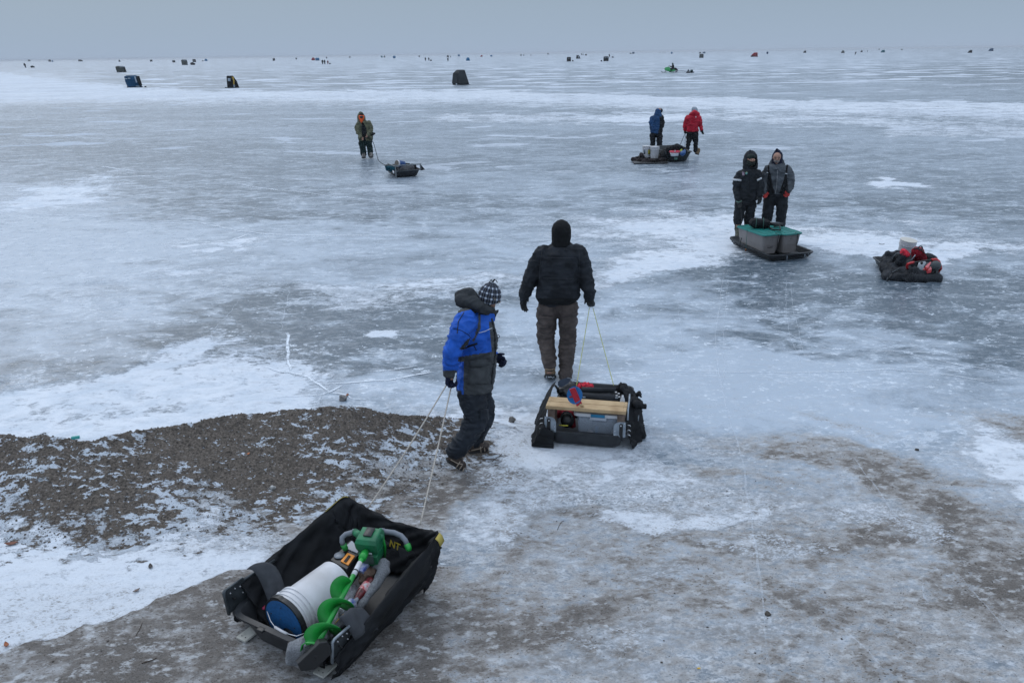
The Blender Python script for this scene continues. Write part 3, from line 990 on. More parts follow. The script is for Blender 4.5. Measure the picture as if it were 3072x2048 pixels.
class Rig:
    """upright working plane through a spot on the ground; photo pixels become 3-D points on it"""
    def __init__(s, px, py, z=None):
        s.B = ground_at(px, py) if z is None else gp(px, py, z)
        s.n = Vector((s.B.x, s.B.y, 0)).normalized()
        s.x = Vector((s.n.y, -s.n.x, 0))

    def pt(s, px, py, d=0.0):
        r = ray(px, py)
        t = (s.B - CAMP).dot(s.n) + d
        return CAMP + r * (t / r.dot(s.n))

    def r(s, p, rpx):
        return rpx * (Vector(p) - CAMP).dot(_F) / FPX

    def P(s, px, py, d, rpx):
        p = s.pt(px, py, d)
        return p, s.r(p, rpx)

    def ring(s, px, py, d, rx, ry, n=20, tilt=0.0, sq=2.4):
        """horizontal superellipse ring; rx, ry in px (ry towards the camera)"""
        c = s.pt(px, py, d)
        a = s.r(c, rx); b = s.r(c, ry)
        out = []
        for k in range(n):
            q = 2 * math.pi * k / n
            cx = math.copysign(abs(math.cos(q)) ** (2 / sq), math.cos(q)); cy = math.copysign(abs(math.sin(q)) ** (2 / sq), math.sin(q))
            out.append(c + s.x * (a * cx) + s.n * (b * cy) + Vector((0, 0, -tilt * a * cx)))
        return out


def proj(p):
    d = Vector(p) - CAMP
    f = d.dot(_F)
    return 1536 + FPX * d.dot(_R) / f, 1024 - FPX * d.dot(_U) / f


def inpoly(x, y, poly):
    c = False; n = len(poly); j = n - 1
    for i in range(n):
        xi, yi = poly[i]; xj, yj = poly[j]
        if (yi > y) != (yj > y) and x < (xj - xi) * (y - yi) / (yj - yi) + xi:
            c = not c
        j = i
    return c


def hand_prims(mb, wrist, dirv, side, size=.19, curl=.5, thumb=1, fat=1.0, n=8, spread=.16):
    """palm and five bent fingers. dirv: along the hand, side: towards the thumb"""
    d = Vector(dirv).normalized(); sd = Vector(side); sd = (sd - d * sd.dot(d)).normalized()
    nrm = d.cross(sd).normalized()      # the fingers curl towards nrm
    w = size * .42
    palm = size * .48
    for k in (-1.2, -.4, .4, 1.2):
        mb.cone(wrist + sd * (k * w * .16), size * .11 * fat, wrist + d * palm + sd * (k * w * .29), size * .085 * fat, n)
    lens = (.50, .56, .52, .41)
    for i, k in enumerate((1.15, .40, -.38, -1.15)):
        b = wrist + d * palm + sd * (k * w * .31)
        L = size * lens[i]
        ang = math.radians(12)
        cur = d.copy(); p = b
        for sgi, fr in enumerate((.45, .32, .26)):
            ang = curl * (.55, .95, .8)[sgi]
            q = Quaternion(sd, 0)
            axis = sd
            cur = (Quaternion(axis, -ang) @ cur)
            cur = (cur + sd * (spread * k * .25 * (sgi == 0))).normalized()
            p2 = p + cur * (L * fr)
            mb.cone(p, size * (.052 - .004 * sgi) * fat, p2, size * (.048 - .004 * sgi) * fat, n)
            p = p2
    # thumb
    b = wrist + d * (palm * .28) + sd * (w * .36)
    t1 = b + (sd * .75 + d * .65 + nrm * -.0).normalized() * size * .2
    t2 = t1 + (sd * .15 + d * .95 - nrm * .25 * curl).normalized() * size * .17
    mb.cone(b, size * .065 * fat, t1, size * .056 * fat, n)
    mb.cone(t1, size * .054 * fat, t2, size * .045 * fat, n)
    return mb


def boot_prims(mb, heel, toe, h, w, shaft=None, sole=True, up=None):
    """heel / toe: points on the sole (world), h: ankle height, w: half width"""
    up = up or Vector((0, 0, 1))
    heel = Vector(heel); toe = Vector(toe)
    L = (toe - heel).length
    d = (toe - heel).normalized()
    s = d.cross(up).normalized()
    u = s.cross(d).normalized()
    mb.ell(toe - d * w * 1.0 + u * w * .82, w * 1.2, w * 1.0, w * .85, Matrix((d, s, u)).transposed())
    mb.cone(heel + d * w * .95 + u * w * .9, w * .93, toe - d * w * 1.3 + u * w * .78, w * .9)
    mb.cone(heel + d * w * 1.0 + u * w, w * .95, heel + d * w * 1.15 + u * h, w * .92)
    mb.cone(toe - d * L * .42 + u * w * 1.0, w * .9, heel + d * w * 1.4 + u * h * .75, w * .9)
    return mb


def sole_mb(heel, toe, w, th=.025, up=None):
    up = up or Vector((0, 0, 1))
    heel = Vector(heel); toe = Vector(toe)
    d = (toe - heel); L = d.length; d.normalize()
    s = d.cross(up).normalized(); u = s.cross(d).normalized()
    pr = [(-.02, .0), (.0, .55), (.06, .82), (.25, .86), (.45, .78), (.62, .95), (.78, 1.02), (.92, .78), (1.0, .35), (1.02, 0)]
    poly = [(x * L, y * w) for x, y in pr] + [(x * L, -y * w) for x, y in pr[::-1][1:-1]]
    M4 = Matrix((d, s, u)).transposed().to_4x4(); M4.translation = heel - u * .004
    return MB().prism(poly, M4, th, .004)


# common materials
def cloth(name, col, n=.22, ns=14, rough=.85, bump=.35, bs=220, **k):
    return mat(name, col, rough=rough, noise=n, nscale=ns, bump=bump, bscale=bs, spec=.25, bdist=.004, **k)
# ================================================================== PEOPLE
from mathutils.bvhtree import BVHTree

SKIN = mat("skin", (.34, .19, .14), rough=.55, noise=.12, nscale=30, spec=.35)
EYE = mat("eye_dark", (.02, .016, .014), rough=.25)
LIP = mat("lip", (.28, .09, .08), rough=.5)
BLACK_CL = cloth("black_cloth", (.013, .015, .018), n=.3, rough=.82)
BLACK_JK = cloth("charcoal_canvas", (.016, .019, .024), n=.35, ns=9, rough=.8)
RIBM = cloth("black_rib", (.008, .009, .010), rough=.9)
BROWN_TR = cloth("brown_duck", (.082, .066, .060), n=.30, ns=10)
BLUE = cloth("blue_nylon", (.012, .095, .47), n=.18, ns=8, rough=.62, bump=.25)
GREY_JK = cloth("grey_nylon", (.055, .060, .064), n=.2, rough=.75)
DGREY = cloth("dark_grey_nylon", (.026, .029, .032), n=.2, rough=.75)
NAVY_GL = cloth("navy_knit", (.010, .014, .035), n=.2, rough=.95)
SNOWP = cloth("navy_black_snowpants", (.015, .020, .028), n=.3, ns=8, rough=.62, bump=.3)
BLKGL = mat("black_leather", (.010, .012, .013), rough=.5, noise=.3, nscale=30, bump=.3, bscale=120, bdist=.004)
BOOTBR = mat("brown_leather", (.045, .030, .022), rough=.55, noise=.4, nscale=25, bump=.3, bscale=90, bdist=.004)
BOOTTAN = mat("tan_leather", (.17, .115, .065), rough=.65, noise=.35, nscale=22, bump=.3, bscale=90, bdist=.004)
SOLE = mat("rubber_sole", (.012, .012, .013), rough=.7)
CLEAT = mat("tan_rubber_net", (.34, .28, .22), rough=.6)
CRYST = mat("packed_snow", (.62, .68, .75), rough=.8)


class Surf:
    """ray casts photo pixels on a finished mesh"""
    def __init__(s, mb):
        s.t = BVHTree.FromPolygons([Vector(p) for p in mb.v], mb.f)

    def hit(s, px, py, lift=0.0, back=False):
        r = ray(px, py)
        loc, nrm, i, d = s.t.ray_cast(CAMP, r)
        if loc is None:
            return None
        if nrm.dot(r) > 0:
            nrm = -nrm
        return loc + nrm * lift

    def line(s, pts, lift=.002, step=3.0):
        out = []
        for (x0, y0), (x1, y1) in zip(pts[:-1], pts[1:]):
            n = max(1, int(math.hypot(x1 - x0, y1 - y0) / step))
            for k in range(n):
                h = s.hit(x0 + (x1 - x0) * k / n, y0 + (y1 - y0) * k / n, lift)
                if h:
                    out.append(h)
        h = s.hit(*pts[-1], lift)
        if h:
            out.append(h)
        return out

    def patch(s, quad, nu=6, nv=6, lift=.006, bulge=0.0):
        """quad in px: tl, tr, br, bl -> grid on the surface"""
        G = []
        for i in range(nv + 1):
            row = []
            b = i / nv
            for j in range(nu + 1):
                a = j / nu
                x = (quad[0][0] * (1 - a) + quad[1][0] * a) * (1 - b) + (quad[3][0] * (1 - a) + quad[2][0] * a) * b
                y = (quad[0][1] * (1 - a) + quad[1][1] * a) * (1 - b) + (quad[3][1] * (1 - a) + quad[2][1] * a) * b
                h = s.hit(x, y, lift + bulge * math.sin(math.pi * a) * math.sin(math.pi * b))
                if h is None:
                    h = row[-1] if row else (G[-1][j] if G else None)
                if h is None:
                    return None
                row.append(h)
            G.append(row)
        return G


def head_prims(mb, c, s, fwd, up=None, nose=True):
    """human head, c = centre of skull, s = half height"""
    up = Vector(up or (0, 0, 1)).normalized()
    f = Vector(fwd); f = (f - up * f.dot(up)).normalized()
    r = f.cross(up).normalized()
    M = Matrix((r, f, up)).transposed()
    mb.ell(c + up * s * .22, s * .70, s * .86, s * .76, M)
    mb.ell(c + f * s * .22 - up * s * .35, s * .54, s * .56, s * .62, M)
    mb.cone(c + f * s * .45 - up * s * .84, s * .22, c + f * s * .62 - up * s * .78, s * .17)
    if nose:
        mb.cone(c + f * s * .80 + up * s * .12, s * .09, c + f * s * 1.02 - up * s * .22, s * .13)
    for q in (-1, 1):
        mb.ell(c + r * q * s * .70 - f * s * .05 - up * s * .08, s * .07, s * .16, s * .25, M)
        mb.cone(c + f * s * .72 + r * q * s * .12 + up * s * .24, s * .12, c + f * s * .60 + r * q * s * .42 + up * s * .22, s * .10)
        mb.ell(c + f * s * .56 + r * q * s * .33 - up * s * .14, s * .2, s * .18, s * .2, M)
    mb.cone(c - up * s * .45 - f * s * .1, s * .50, c - up * s * 1.45 - f * s * .22, s * .50)
    return M


def face_bits(root, c, s, fwd, up=None):
    up = Vector(up or (0, 0, 1)).normalized()
    f = Vector(fwd); f = (f - up * f.dot(up)).normalized()
    r = f.cross(up).normalized()
    for q in (-1, 1):
        MB().ell(c + f * s * .74 + r * q * s * .27 + up * s * .10, s * .11, s * .08, s * .06, Matrix((r, f, up)).transposed(), 10, 6).build("eye", EYE, root)
    MB().ell(c + f * s * .80 - up * s * .50, s * .24, s * .07, s * .055, Matrix((r, f, up)).transposed(), 10, 6).build("mouth", LIP, root)


def figure(base, label, group=None, torso=(), arms=(), legs=(), hands=(), feet=(), head=None, hfwd=None, hup=None, jmats=None, jpaint=None,
           tmats=None, tpaint=None, gmat=BLKGL, bmat=BOOTBR, vox=.011, wr=.012, twr=.012, gsize=.19, jname="jacket", tname="trousers",
           wsc=(8, 8, 17), twsc=(8, 8, 15), seed=1, skin_hands=False, sh=.6, curl=None, extra_j=None, hs=None):
    """one clothed person; every tuple is (px, py, depth, radius px)"""
    R = Rig(*base)
    out = dict(R=R)
    A = [[R.P(*q) for q in a] for a in arms]
    L = [[R.P(*q) for q in l] for l in legs]
    # ---- the body, one continuous mesh
    b = MB()
    tr = [R.ring(x, y, d, rx * .72, ry * .72, 14) for x, y, d, rx, ry in torso]
    b.rings(tr)
    for a in A:
        b.chain([(p, r * .55) for p, r in a], 10)
    for l in L:
        b.chain([(p, r * .62) for p, r in l], 10)
        b.cone(l[0][0], l[0][1] * .7, R.pt(torso[-1][0], torso[-1][1], torso[-1][2]) + Vector((0, 0, -.02)), l[0][1] * .7)
    for a in A:
        b.cone(a[0][0], a[0][1] * .5, R.pt(torso[3][0], torso[3][1], torso[3][2]), a[0][1] * .5)
    if head:
        hc, hr = R.P(*head)
        fw = Vector(hfwd) if hfwd is not None else R.n
        head_prims(b, hc, hr, fw, hup)
        b.cone(hc - Vector((0, 0, hr * .6)), hr * .42, R.pt(*torso[2][:3]), hr * .42)
        out['hc'], out['hr'], out['fw'] = hc, hr, fw
    HD = []
    for i, (hx, hy, hd_, sx, sy, sd_, *cu) in enumerate(hands):
        w, wr_ = A[i][-1]
        tip = R.pt(hx, hy, hd_)
        side = R.x * sx + Vector((0, 0, sy)) + R.n * sd_
        HD.append((w, tip - w, side, cu[0] if cu else .5))
        hand_prims(b, w, tip - w, side, gsize * (1.0 if skin_hands else .55), HD[-1][3], fat=1.0 if skin_hands else .5)
    FT = []
    for (hx, hy, hz, tx_, ty_, tz_, w) in feet:
        heel = R.pt(hx, hy, hz); toe = R.pt(tx_, ty_, tz_)
        FT.append((heel, toe, R.r(heel, w)))
        boot_prims(b, heel, toe, FT[-1][2] * 1.6, FT[-1][2] * .8)
    b.remesh(max(vox, .011), 1)
    root = b.build("person", SKIN, None, R.B)
    tag(root, label, "person", group)
    out['root'] = root
    # ---- jacket
    if jmats:
        j = MB()
        j.rings([R.ring(x, y, d, rx, ry) for x, y, d, rx, ry in torso])
        for a in A:
            j.chain(a, 14)
        if extra_j:
            extra_j(j, R)
        j.remesh(vox, 3, wr, wsc, seed)
        if jpaint:
            j.paint(jpaint)
        out['jmb'] = j
        out['jacket'] = j.build(jname, jmats, root)
    # ---- trousers
    if tmats:
        t = MB()
        for l in L:
            t.chain(l, 14)
        last = torso[-1]
        if len(L) == 2:
            c0 = R.pt(last[0], last[1] - 4, last[2])
            t.rings([R.ring(last[0], last[1] - 8, last[2], last[3] * .86, last[4] * .82), R.ring(last[0], last[1] + (L[0][0][1] and 0) + 6, last[2], last[3] * .86, last[4] * .82)])
            for l in L:
                t.cone(c0, R.r(c0, last[4] * .72), l[0][0], l[0][1])
        t.remesh(vox, 3, twr, twsc, seed + 3)
        if tpaint:
            t.paint(tpaint)
        out['tmb'] = t
        out['trousers'] = t.build(tname, tmats, root)
    # ---- gloves
    if not skin_hands:
        for (w, dv, side, cu) in HD:
            gl = hand_prims(MB(), w, dv, side, gsize, cu, fat=1.15)
            gl.cone(w - dv.normalized() * gsize * .22, gsize * .19, w + dv.normalized() * gsize * .1, gsize * .17)
            gl.remesh(max(.0045, vox * .45), 1)
            gl.build("glove", gmat, root)
    # ---- boots
    for (heel, toe, w) in FT:
        bo = boot_prims(MB(), heel, toe, w * 2.6, w)
        bo.remesh(max(.006, vox * .6), 2, .004, (20, 20, 20), 2)
        boo = bo.build("boot", bmat, root)
        sole_mb(heel, toe, w * 1.08, w * .45).build("sole", SOLE, boo)
    out['A'], out['L'], out['FT'] = A, L, FT
    return out


# ------------------------------------------------------------------ person in the charcoal jacket, seen from behind
def back_man():
    torso = [(1684, 724, .04, 20, 20), (1683, 733, .03, 31, 26), (1681, 743, .02, 50, 32), (1680, 757, .0, 62, 38), (1679, 785, 0, 62, 43), (1677, 815, 0, 61, 45), (1676, 845, 0, 61, 46), (1674, 872, 0, 66, 48), (1673, 888, 0, 66, 48), (1672, 899, 0, 59, 43), (1671, 906, 0, 56, 41)]
    arms = [[(1630, 760, 0, 26), (1611, 795, .02, 25), (1591, 838, .0, 23), (1575, 880, -.03, 18), (1572, 888, -.03, 17)],
            [(1731, 760, 0, 26), (1747, 795, .02, 24), (1757, 836, -.02, 22), (1768, 876, -.06, 18), (1770, 888, -.06, 16)]]
    legs = [[(1645, 922, 0, 33), (1641, 960, .02, 28), (1636, 1012, .08, 25), (1645, 1060, .0, 21), (1650, 1094, -.07, 18.5)],
            [(1700, 922, 0, 33), (1703, 960, .02, 27), (1704, 1012, .04, 24), (1699, 1070, .03, 23), (1697, 1124, .0, 21)]]

    def jp(p):
        x, y = proj(p)
        return 1 if 1600 < x < 1742 and y > 895 and abs(x - 1671) < 62 and y < 915 else 0
    o = figure((1697, 1140), "person from behind in charcoal jacket and brown trousers, ahead of the wooden bench", torso=torso, arms=arms, legs=legs,
               hands=[(1567, 944, .02, .8, .1, .5, .55), (1773, 930, -.08, -.9, 0, .3, 1.5)],
               feet=[(1649, 1128, -.14, 1651, 1132, .16, 17), (1697, 1140, -.03, 1698, 1126, .24, 17)],
               head=(1684, 698, .02, 31), hfwd=Rig(1697, 1140).n, jmats=[BLACK_JK, RIBM], jpaint=jp, tmats=[BROWN_TR], bmat=BOOTTAN, wr=.016, twr=.017, vox=.010, wsc=(7, 7, 15), twsc=(6, 6, 15), seed=3)
    R = o['R']; root = o['root']; hc = o['hc']; hr = o['hr']
    # knitted balaclava
    b = MB()
    b.ell(R.pt(1684, 692, .02), R.r(hc, 29.5), R.r(hc, 33), R.r(hc, 33), Matrix.Identity(3))
    b.rings([R.ring(1684, 690, .02, 29, 30), R.ring(1684, 712, .02, 29, 29), R.ring(1683, 724, .02, 27.5, 27), R.ring(1683, 736, .02, 30, 27)])
    b.remesh(.008, 3, .004, (12, 12, 30), 5)
    b.build("balaclava", RIBM, root)
    s = Surf(o['jmb'])
    sm = MB()
    for ln in ([(1640, 772), (1680, 774), (1728, 773)], [(1630, 834), (1680, 835), (1722, 836)], [(1626, 750), (1620, 800), (1617, 850)], [(1737, 752), (1738, 800), (1736, 850)]):
        q = s.line(ln, .001)
        if len(q) > 1:
            sm.tube(q, .0022, 5)
    sm.build("seam", mat("seam_thread", (.05, .055, .062), rough=.8), o['jacket'])
    st = Surf(o['tmb'])
    g = st.patch([(1684, 915), (1722, 912), (1722, 946), (1686, 952)], 6, 5, .004)
    if g:
        MB().sheet(g, .005).build("pocket", BROWN_TR, o['trousers'])
    g = st.patch([(1624, 916), (1662, 916), (1660, 950), (1626, 946)], 6, 5, .004)
    if g:
        MB().sheet(g, .005).build("pocket", BROWN_TR, o['trousers'])
    # light welt and tread on the raised boot
    boots = [c for c in root.children if c.name.startswith("boot")]
    heel, toe, w = o['FT'][0]
    m_ = MB()
    c = heel + Vector((0, 0, w * 1.2))
    m_.tube([R.pt(1634, 1107, -.15), R.pt(1650, 1109, -.17), R.pt(1666, 1106, -.15)], .006, 6)
    m_.build("boot_trim", mat("boot_trim_tan", (.25, .18, .11), rough=.6), boots[0])
    m_ = MB()
    rr = random.Random(2)
    for k in range(9):
        m_.ell(R.pt(1638 + k * 2.8 + rr.uniform(-1, 1), 1131 + rr.uniform(-2, 2), -.165), .006, .004, .004, None, 6, 4)
    m_.build("snow_clump", CRYST, boots[0])
    return o


# ------------------------------------------------------------------ person in the blue jacket, in profile
def plaid():
    M = bpy.data.materials.new("black_white_plaid"); M.use_nodes = True
    nt = M.node_tree; g = NB(nt); B = nt.nodes["Principled BSDF"]
    tc = g.n("ShaderNodeTexCoord"); sp = g.n("ShaderNodeSeparateXYZ"); g.link(tc.outputs["UV"], sp.inputs[0])

    def stripe(c, k, off):
        f = g.math('FRACT', g.math('ADD', g.math('MULTIPLY', c, k), off))
        wide = g.rng(g.math('ABSOLUTE', g.math('SUBTRACT', f, .5)), .14, .18, 1, 0)
        return wide
    a = stripe(sp.outputs[0], 11, .0); b = stripe(sp.outputs[1], 5.5, .2)
    t1 = g.math('MULTIPLY', g.math('ADD', a, b), .5)
    c = g.mix(g.rng(t1, 0, .5, 0, 1, False), (.008, .010, .016), (.075, .09, .125))
    c = g.mix(g.math('MULTIPLY', a, b), c, (.50, .55, .62))
    f2 = g.math('FRACT', g.math('ADD', g.math('MULTIPLY', sp.outputs[0], 11), .5))
    th = g.rng(g.math('ABSOLUTE', g.math('SUBTRACT', f2, .5)), .02, .05, .5, 0)
    c = g.mix(th, c, (.25, .28, .34))
    g.link(c, B.inputs["Base Color"]); B.inputs["Roughness"].default_value = .95
    return M


def blue_man():
    Rg = Rig(1410, 1385)
    torso = [(1462, 922, 0, 20, 22), (1455, 934, 0, 32, 42), (1442, 946, 0, 40, 62), (1432, 962, 0, 46, 76), (1430, 990, 0, 56, 80), (1431, 1020, 0, 58, 78), (1432, 1055, 0, 56, 76), (1430, 1090, 0, 55, 75), (1426, 1125, 0, 55, 76), (1423, 1156, 0, 55, 76)]
    arms = [[(1397, 962, -.19, 34), (1383, 1000, -.26, 33), (1361, 1046, -.29, 28), (1353, 1085, -.26, 23), (1350, 1116, -.23, 19)],
            [(1440, 962, .20, 30), (1438, 1020, .27, 27), (1462, 1062, .27, 22), (1478, 1069, .24, 17)]]
    t1 = ground_at(1387, 1409); t2 = ground_at(1463, 1346)
    d1 = (t1 - Rg.B).dot(Rg.n); d2 = (t2 - Rg.B).dot(Rg.n)
    legs = [[(1413, 1180, -.10, 42), (1420, 1215, -.12, 38), (1428, 1260, -.13, 33), (1400, 1310, -.14, 29), (1366, 1352, -.14, 27)],
            [(1432, 1180, .12, 40), (1446, 1215, .14, 35), (1450, 1252, .17, 30), (1434, 1295, .2, 25), (1419, 1330, .22, 24)]]

    pb = [(1458, 965), (1476, 958), (1484, 1000), (1482, 1050), (1470, 1055), (1378, 1072), (1374, 1000), (1400, 950)]

    def jp(p):
        x, y = proj(p)
        d = (p - Rg.B).dot(Rg.n)
        arm = inpoly(x, y, [(1350, 945), (1425, 925), (1436, 960), (1424, 1010), (1402, 1040), (1375, 1070), (1372, 1120), (1325, 1125), (1320, 1020)]) and d < -.13
        if arm:
            if y > 1111:
                return 1
            if inpoly(x, y, [(1378, 1046), (1402, 1018), (1412, 1012), (1404, 1034), (1384, 1050)]):
                return 2
            return 0
        if d > .22 and x > 1400 and y > 960:
            return 0 if y < 1062 else 1
        if y < 938:
            return 1
        # torso panels
        if x > 1466 + (y - 960) * .10 and y > 965:
            return 1
        if inpoly(x, y, [(1434, 935), (1441, 940), (1442, 985), (1422, 1024), (1412, 1022), (1432, 982)]):
            return 1
        if y < 1068 - (x - 1392) * .16:
            return 0
        if x < 1391 and y > 1085 and x > 1371:
            return 0
        if x < 1392 and y <= 1085:
            return 2
        return 1
    o = figure((1410, 1385), "person in bright blue and grey parka and plaid hat, pulling the nearest sled", torso=torso, arms=arms, legs=legs,
               hands=[(1346, 1165, -.22, .55, 0, .75, 1.45), (1499, 1078, .23, -.1, .9, -.2, 1.4)], gsize=.20,
               feet=[(1338, 1378, d1 - .02, 1388, 1408, d1, 15), (1404, 1357, d2 - .06, 1465, 1345, d2, 15)],
               head=(1468, 889, 0, 34), hfwd=Rg.x * .93 + Vector((0, 0, 0)) - Rg.n * .12, hup=(Rg.x * .30 + Vector((0, 0, 1))),
               jmats=[BLUE, GREY_JK, DGREY], jpaint=jp, tmats=[SNOWP], gmat=NAVY_GL, bmat=BOOTBR, wr=.017, twr=.017, vox=.009, wsc=(8, 8, 15), seed=6)
    R = o['R']; root = o['root']
    # hood lying on the back, open collar
    h = MB()
    h.chain([R.P(1386, 906, 0, 20), R.P(1388, 893, 0, 26), R.P(1404, 884, 0, 22), R.P(1420, 893, 0, 20)])
    h.cone(*R.P(1384, 900, -.06, 20), *R.P(1430, 915, -.10, 21)); h.cone(*R.P(1384, 900, .06, 20), *R.P(1430, 915, .10, 21))
    h.cone(*R.P(1430, 915, -.10, 21), *R.P(1462, 930, -.09, 16)); h.cone(*R.P(1430, 915, .10, 21), *R.P(1462, 930, .09, 16))
    h.cone(*R.P(1462, 930, -.09, 16), *R.P(1482, 940, -.03, 11)); h.cone(*R.P(1462, 930, .09, 16), *R.P(1482, 940, .02, 11))
    h.cone(*R.P(1482, 942, -.02, 12), *R.P(1492, 935, -.01, 5))
    h.cone(*R.P(1404, 872, 0, 7), *R.P(1432, 902, -.07, 8))
    h.remesh(.009, 3, .016, (9, 9, 12), 11)
    h.build("hood", DGREY if False else cloth("grey_hood_nylon", (.034, .038, .042), n=.2), root)
    # plaid hat with tassels
    hm = MB()
    c = R.pt(1470, 882, 0)
    up = (R.x * .22 + Vector((0, 0, 1))).normalized()
    fx = (R.x - up * R.x.dot(up)).normalized(); M3 = Matrix((fx, R.n, up)).transposed()
    n = 36
    rs = []
    prof = [(-1.18, .80), (-.9, .93), (-.6, 1.0), (-.3, 1.02), (0, 1.0), (.3, .93), (.55, .80), (.78, .60), (.95, .36), (1.06, .12), (1.10, .02)]
    a = R.r(c, 35)
    for z, r_ in prof:
        ring = []
        for k in range(n):
            q = 2 * math.pi * k / n
            zz = z
            if z < -.5:
                zz = z + (.42 * (math.cos(q) * .5 + .5) ** 1.0) * (-z - .5) / .68 * 1.6
            ring.append(c + M3 @ Vector((a * r_ * math.cos(q), a * .86 * r_ * math.sin(q), a * zz)))
        rs.append(ring)
    hm.rings(rs)
    hat = hm.build("hat", plaid(), root)
    uvl = hat.data.uv_layers.new(name="UVMap")
    org = wloc(root)
    for poly in hat.data.polygons:
        qs = []
        for li in poly.loop_indices:
            w = Vector(hat.data.vertices[hat.data.loops[li].vertex_index].co) + org - c
            lc = M3.transposed() @ w
            qs.append((math.atan2(lc.y, lc.x) / (2 * math.pi) % 1.0, lc.z / (2.4 * a) + .5))
        if max(q[0] for q in qs) - min(q[0] for q in qs) > .5:
            qs = [(q[0] + (1 if q[0] < .5 else 0), q[1]) for q in qs]
        for li, q in zip(poly.loop_indices, qs):
            uvl.data[li].uv = q
    tp = c + up * a * 1.08
    tm = MB()
    for q, (dx, dz, dn) in enumerate(((.7, .15, 0), (-.4, .2, .2), (.3, .35, -.2), (.9, -.1, .3), (-.6, -.05, -.1))):
        tm.tube([tp - up * .01, tp + up * .02 + R.x * dx * .02, tp + R.x * dx * .05 + up * dz * .08 + R.n * dn * .04], .004, 5)
    tm.build("tassel", mat("tassel_wool", (.02, .022, .03), rough=.95), hat)
    # hair at the temple
    hr = MB()
    rr = random.Random(4)
    for k in range(26):
        x = 1488 + rr.uniform(-4, 9); y = 901 + rr.uniform(-3, 5)
        hr.tube([R.pt(x - 4, y - 5, -.05 + rr.uniform(-.05, .03)), R.pt(x, y, -.05), R.pt(x + rr.uniform(-1, 4), y + rr.uniform(3, 8), -.05)], .0022, 4)
    hr.build("hair", mat("fair_hair", (.32, .27, .20), rough=.6), root)
    s = Surf(o['jmb'])
    # pocket, flap, zip, piping
    pk = s.patch([(1412, 1083), (1464, 1079), (1466, 1152), (1404, 1149)], 8, 8, .010, .012)
    if pk:
        MB().sheet(pk, .012).build("pocket", GREY_JK, o['jacket'])
    fl = s.patch([(1409, 1079), (1468, 1075), (1468, 1094), (1411, 1098)], 8, 4, .020, .006)
    if fl:
        MB().sheet(fl, .008).build("pocket_flap", cloth("grey_flap", (.045, .05, .054)), o['jacket'])
    z = MB()
    for ln, r_ in (([(1388, 1046), (1410, 1037), (1432, 1030)], .008), ([(1422, 1036), (1429, 1050)], .004)):
        q = s.line(ln, .002)
        if len(q) > 1:
            z.tube(q, r_, 6)
    z.build("pocket_zip", RIBM, o['jacket'])
    for ln, r_, mt, nm in (([(1436, 998), (1455, 993), (1475, 984)], .003, mat("reflective_piping", (.55, .60, .68), rough=.4), "piping"),
                           ([(1360, 985), (1385, 992), (1405, 1004), (1412, 1014)], .0025, RIBM, "sleeve_seam"),
                           ([(1372, 1000), (1375, 965), (1392, 938)], .004, DGREY, "shoulder_seam")):
        q = s.line(ln, .002)
        if len(q) > 1:
            MB().tube(q, r_, 6).build(nm, mt, o['jacket'])
    q = s.line([(1474, 955), (1484, 1000), (1485, 1060), (1478, 1110), (1474, 1150)], .004)
    if len(q) > 1:
        MB().tube(q, .009, 6).build("zip_flap", cloth("zip_flap_cloth", (.03, .033, .036)), o['jacket'])
    rg = R.pt(1494, 1009, 0)
    MB().tube([rg + R.x * (.014 * math.cos(t)) + Vector((0, 0, .016 * math.sin(t))) for t in [k * math.pi / 5 for k in range(10)]], .003, 5, closed=True).build("pull_ring", RIBM, o['jacket'])
    tr_ = Surf(o['tmb'])
    g = tr_.patch([(1438, 1228), (1464, 1226), (1466, 1258), (1440, 1262)], 5, 6, .006, .004)
    if g:
        MB().sheet(g, .006).build("knee_patch", SNOWP, o['trousers'])
    # ice cleats strapped on the boots
    boots = [b_ for b_ in root.children if b_.name.startswith("boot")]
    for (heel, toe, w), bo in zip(o['FT'], boots):
        d = (toe - heel).normalized(); sd_ = d.cross(Vector((0, 0, 1))).normalized(); u = sd_.cross(d).normalized()
        m_ = MB()
        Lb = (toe - heel).length
        for t, hgt in ((.93, 1.0), (.74, 1.65), (.55, 2.0)):
            c0 = toe - d * Lb * (1 - t)
            m_.tube([c0 + sd_ * w * 1.12 * math.cos(a_) + u * (w * hgt * max(0.05, math.sin(a_))) for a_ in [k * math.pi / 10 for k in range(11)]], .0045, 5)
        for q in (-1, 1):
            m_.tube([toe - d * Lb * .06 + sd_ * q * w * .4 + u * w * 1.0, toe - d * Lb * .25 + sd_ * q * w * .75 + u * w * 1.25, toe - d * Lb * .5 + sd_ * q * w * 1.0 + u * w * .9, heel + d * .02 + sd_ * q * w * .9 + u * w * .8], .004, 5)
        m_.build("cleat", CLEAT, bo)
    return o


BACK = back_man()
BLUEM = blue_man()
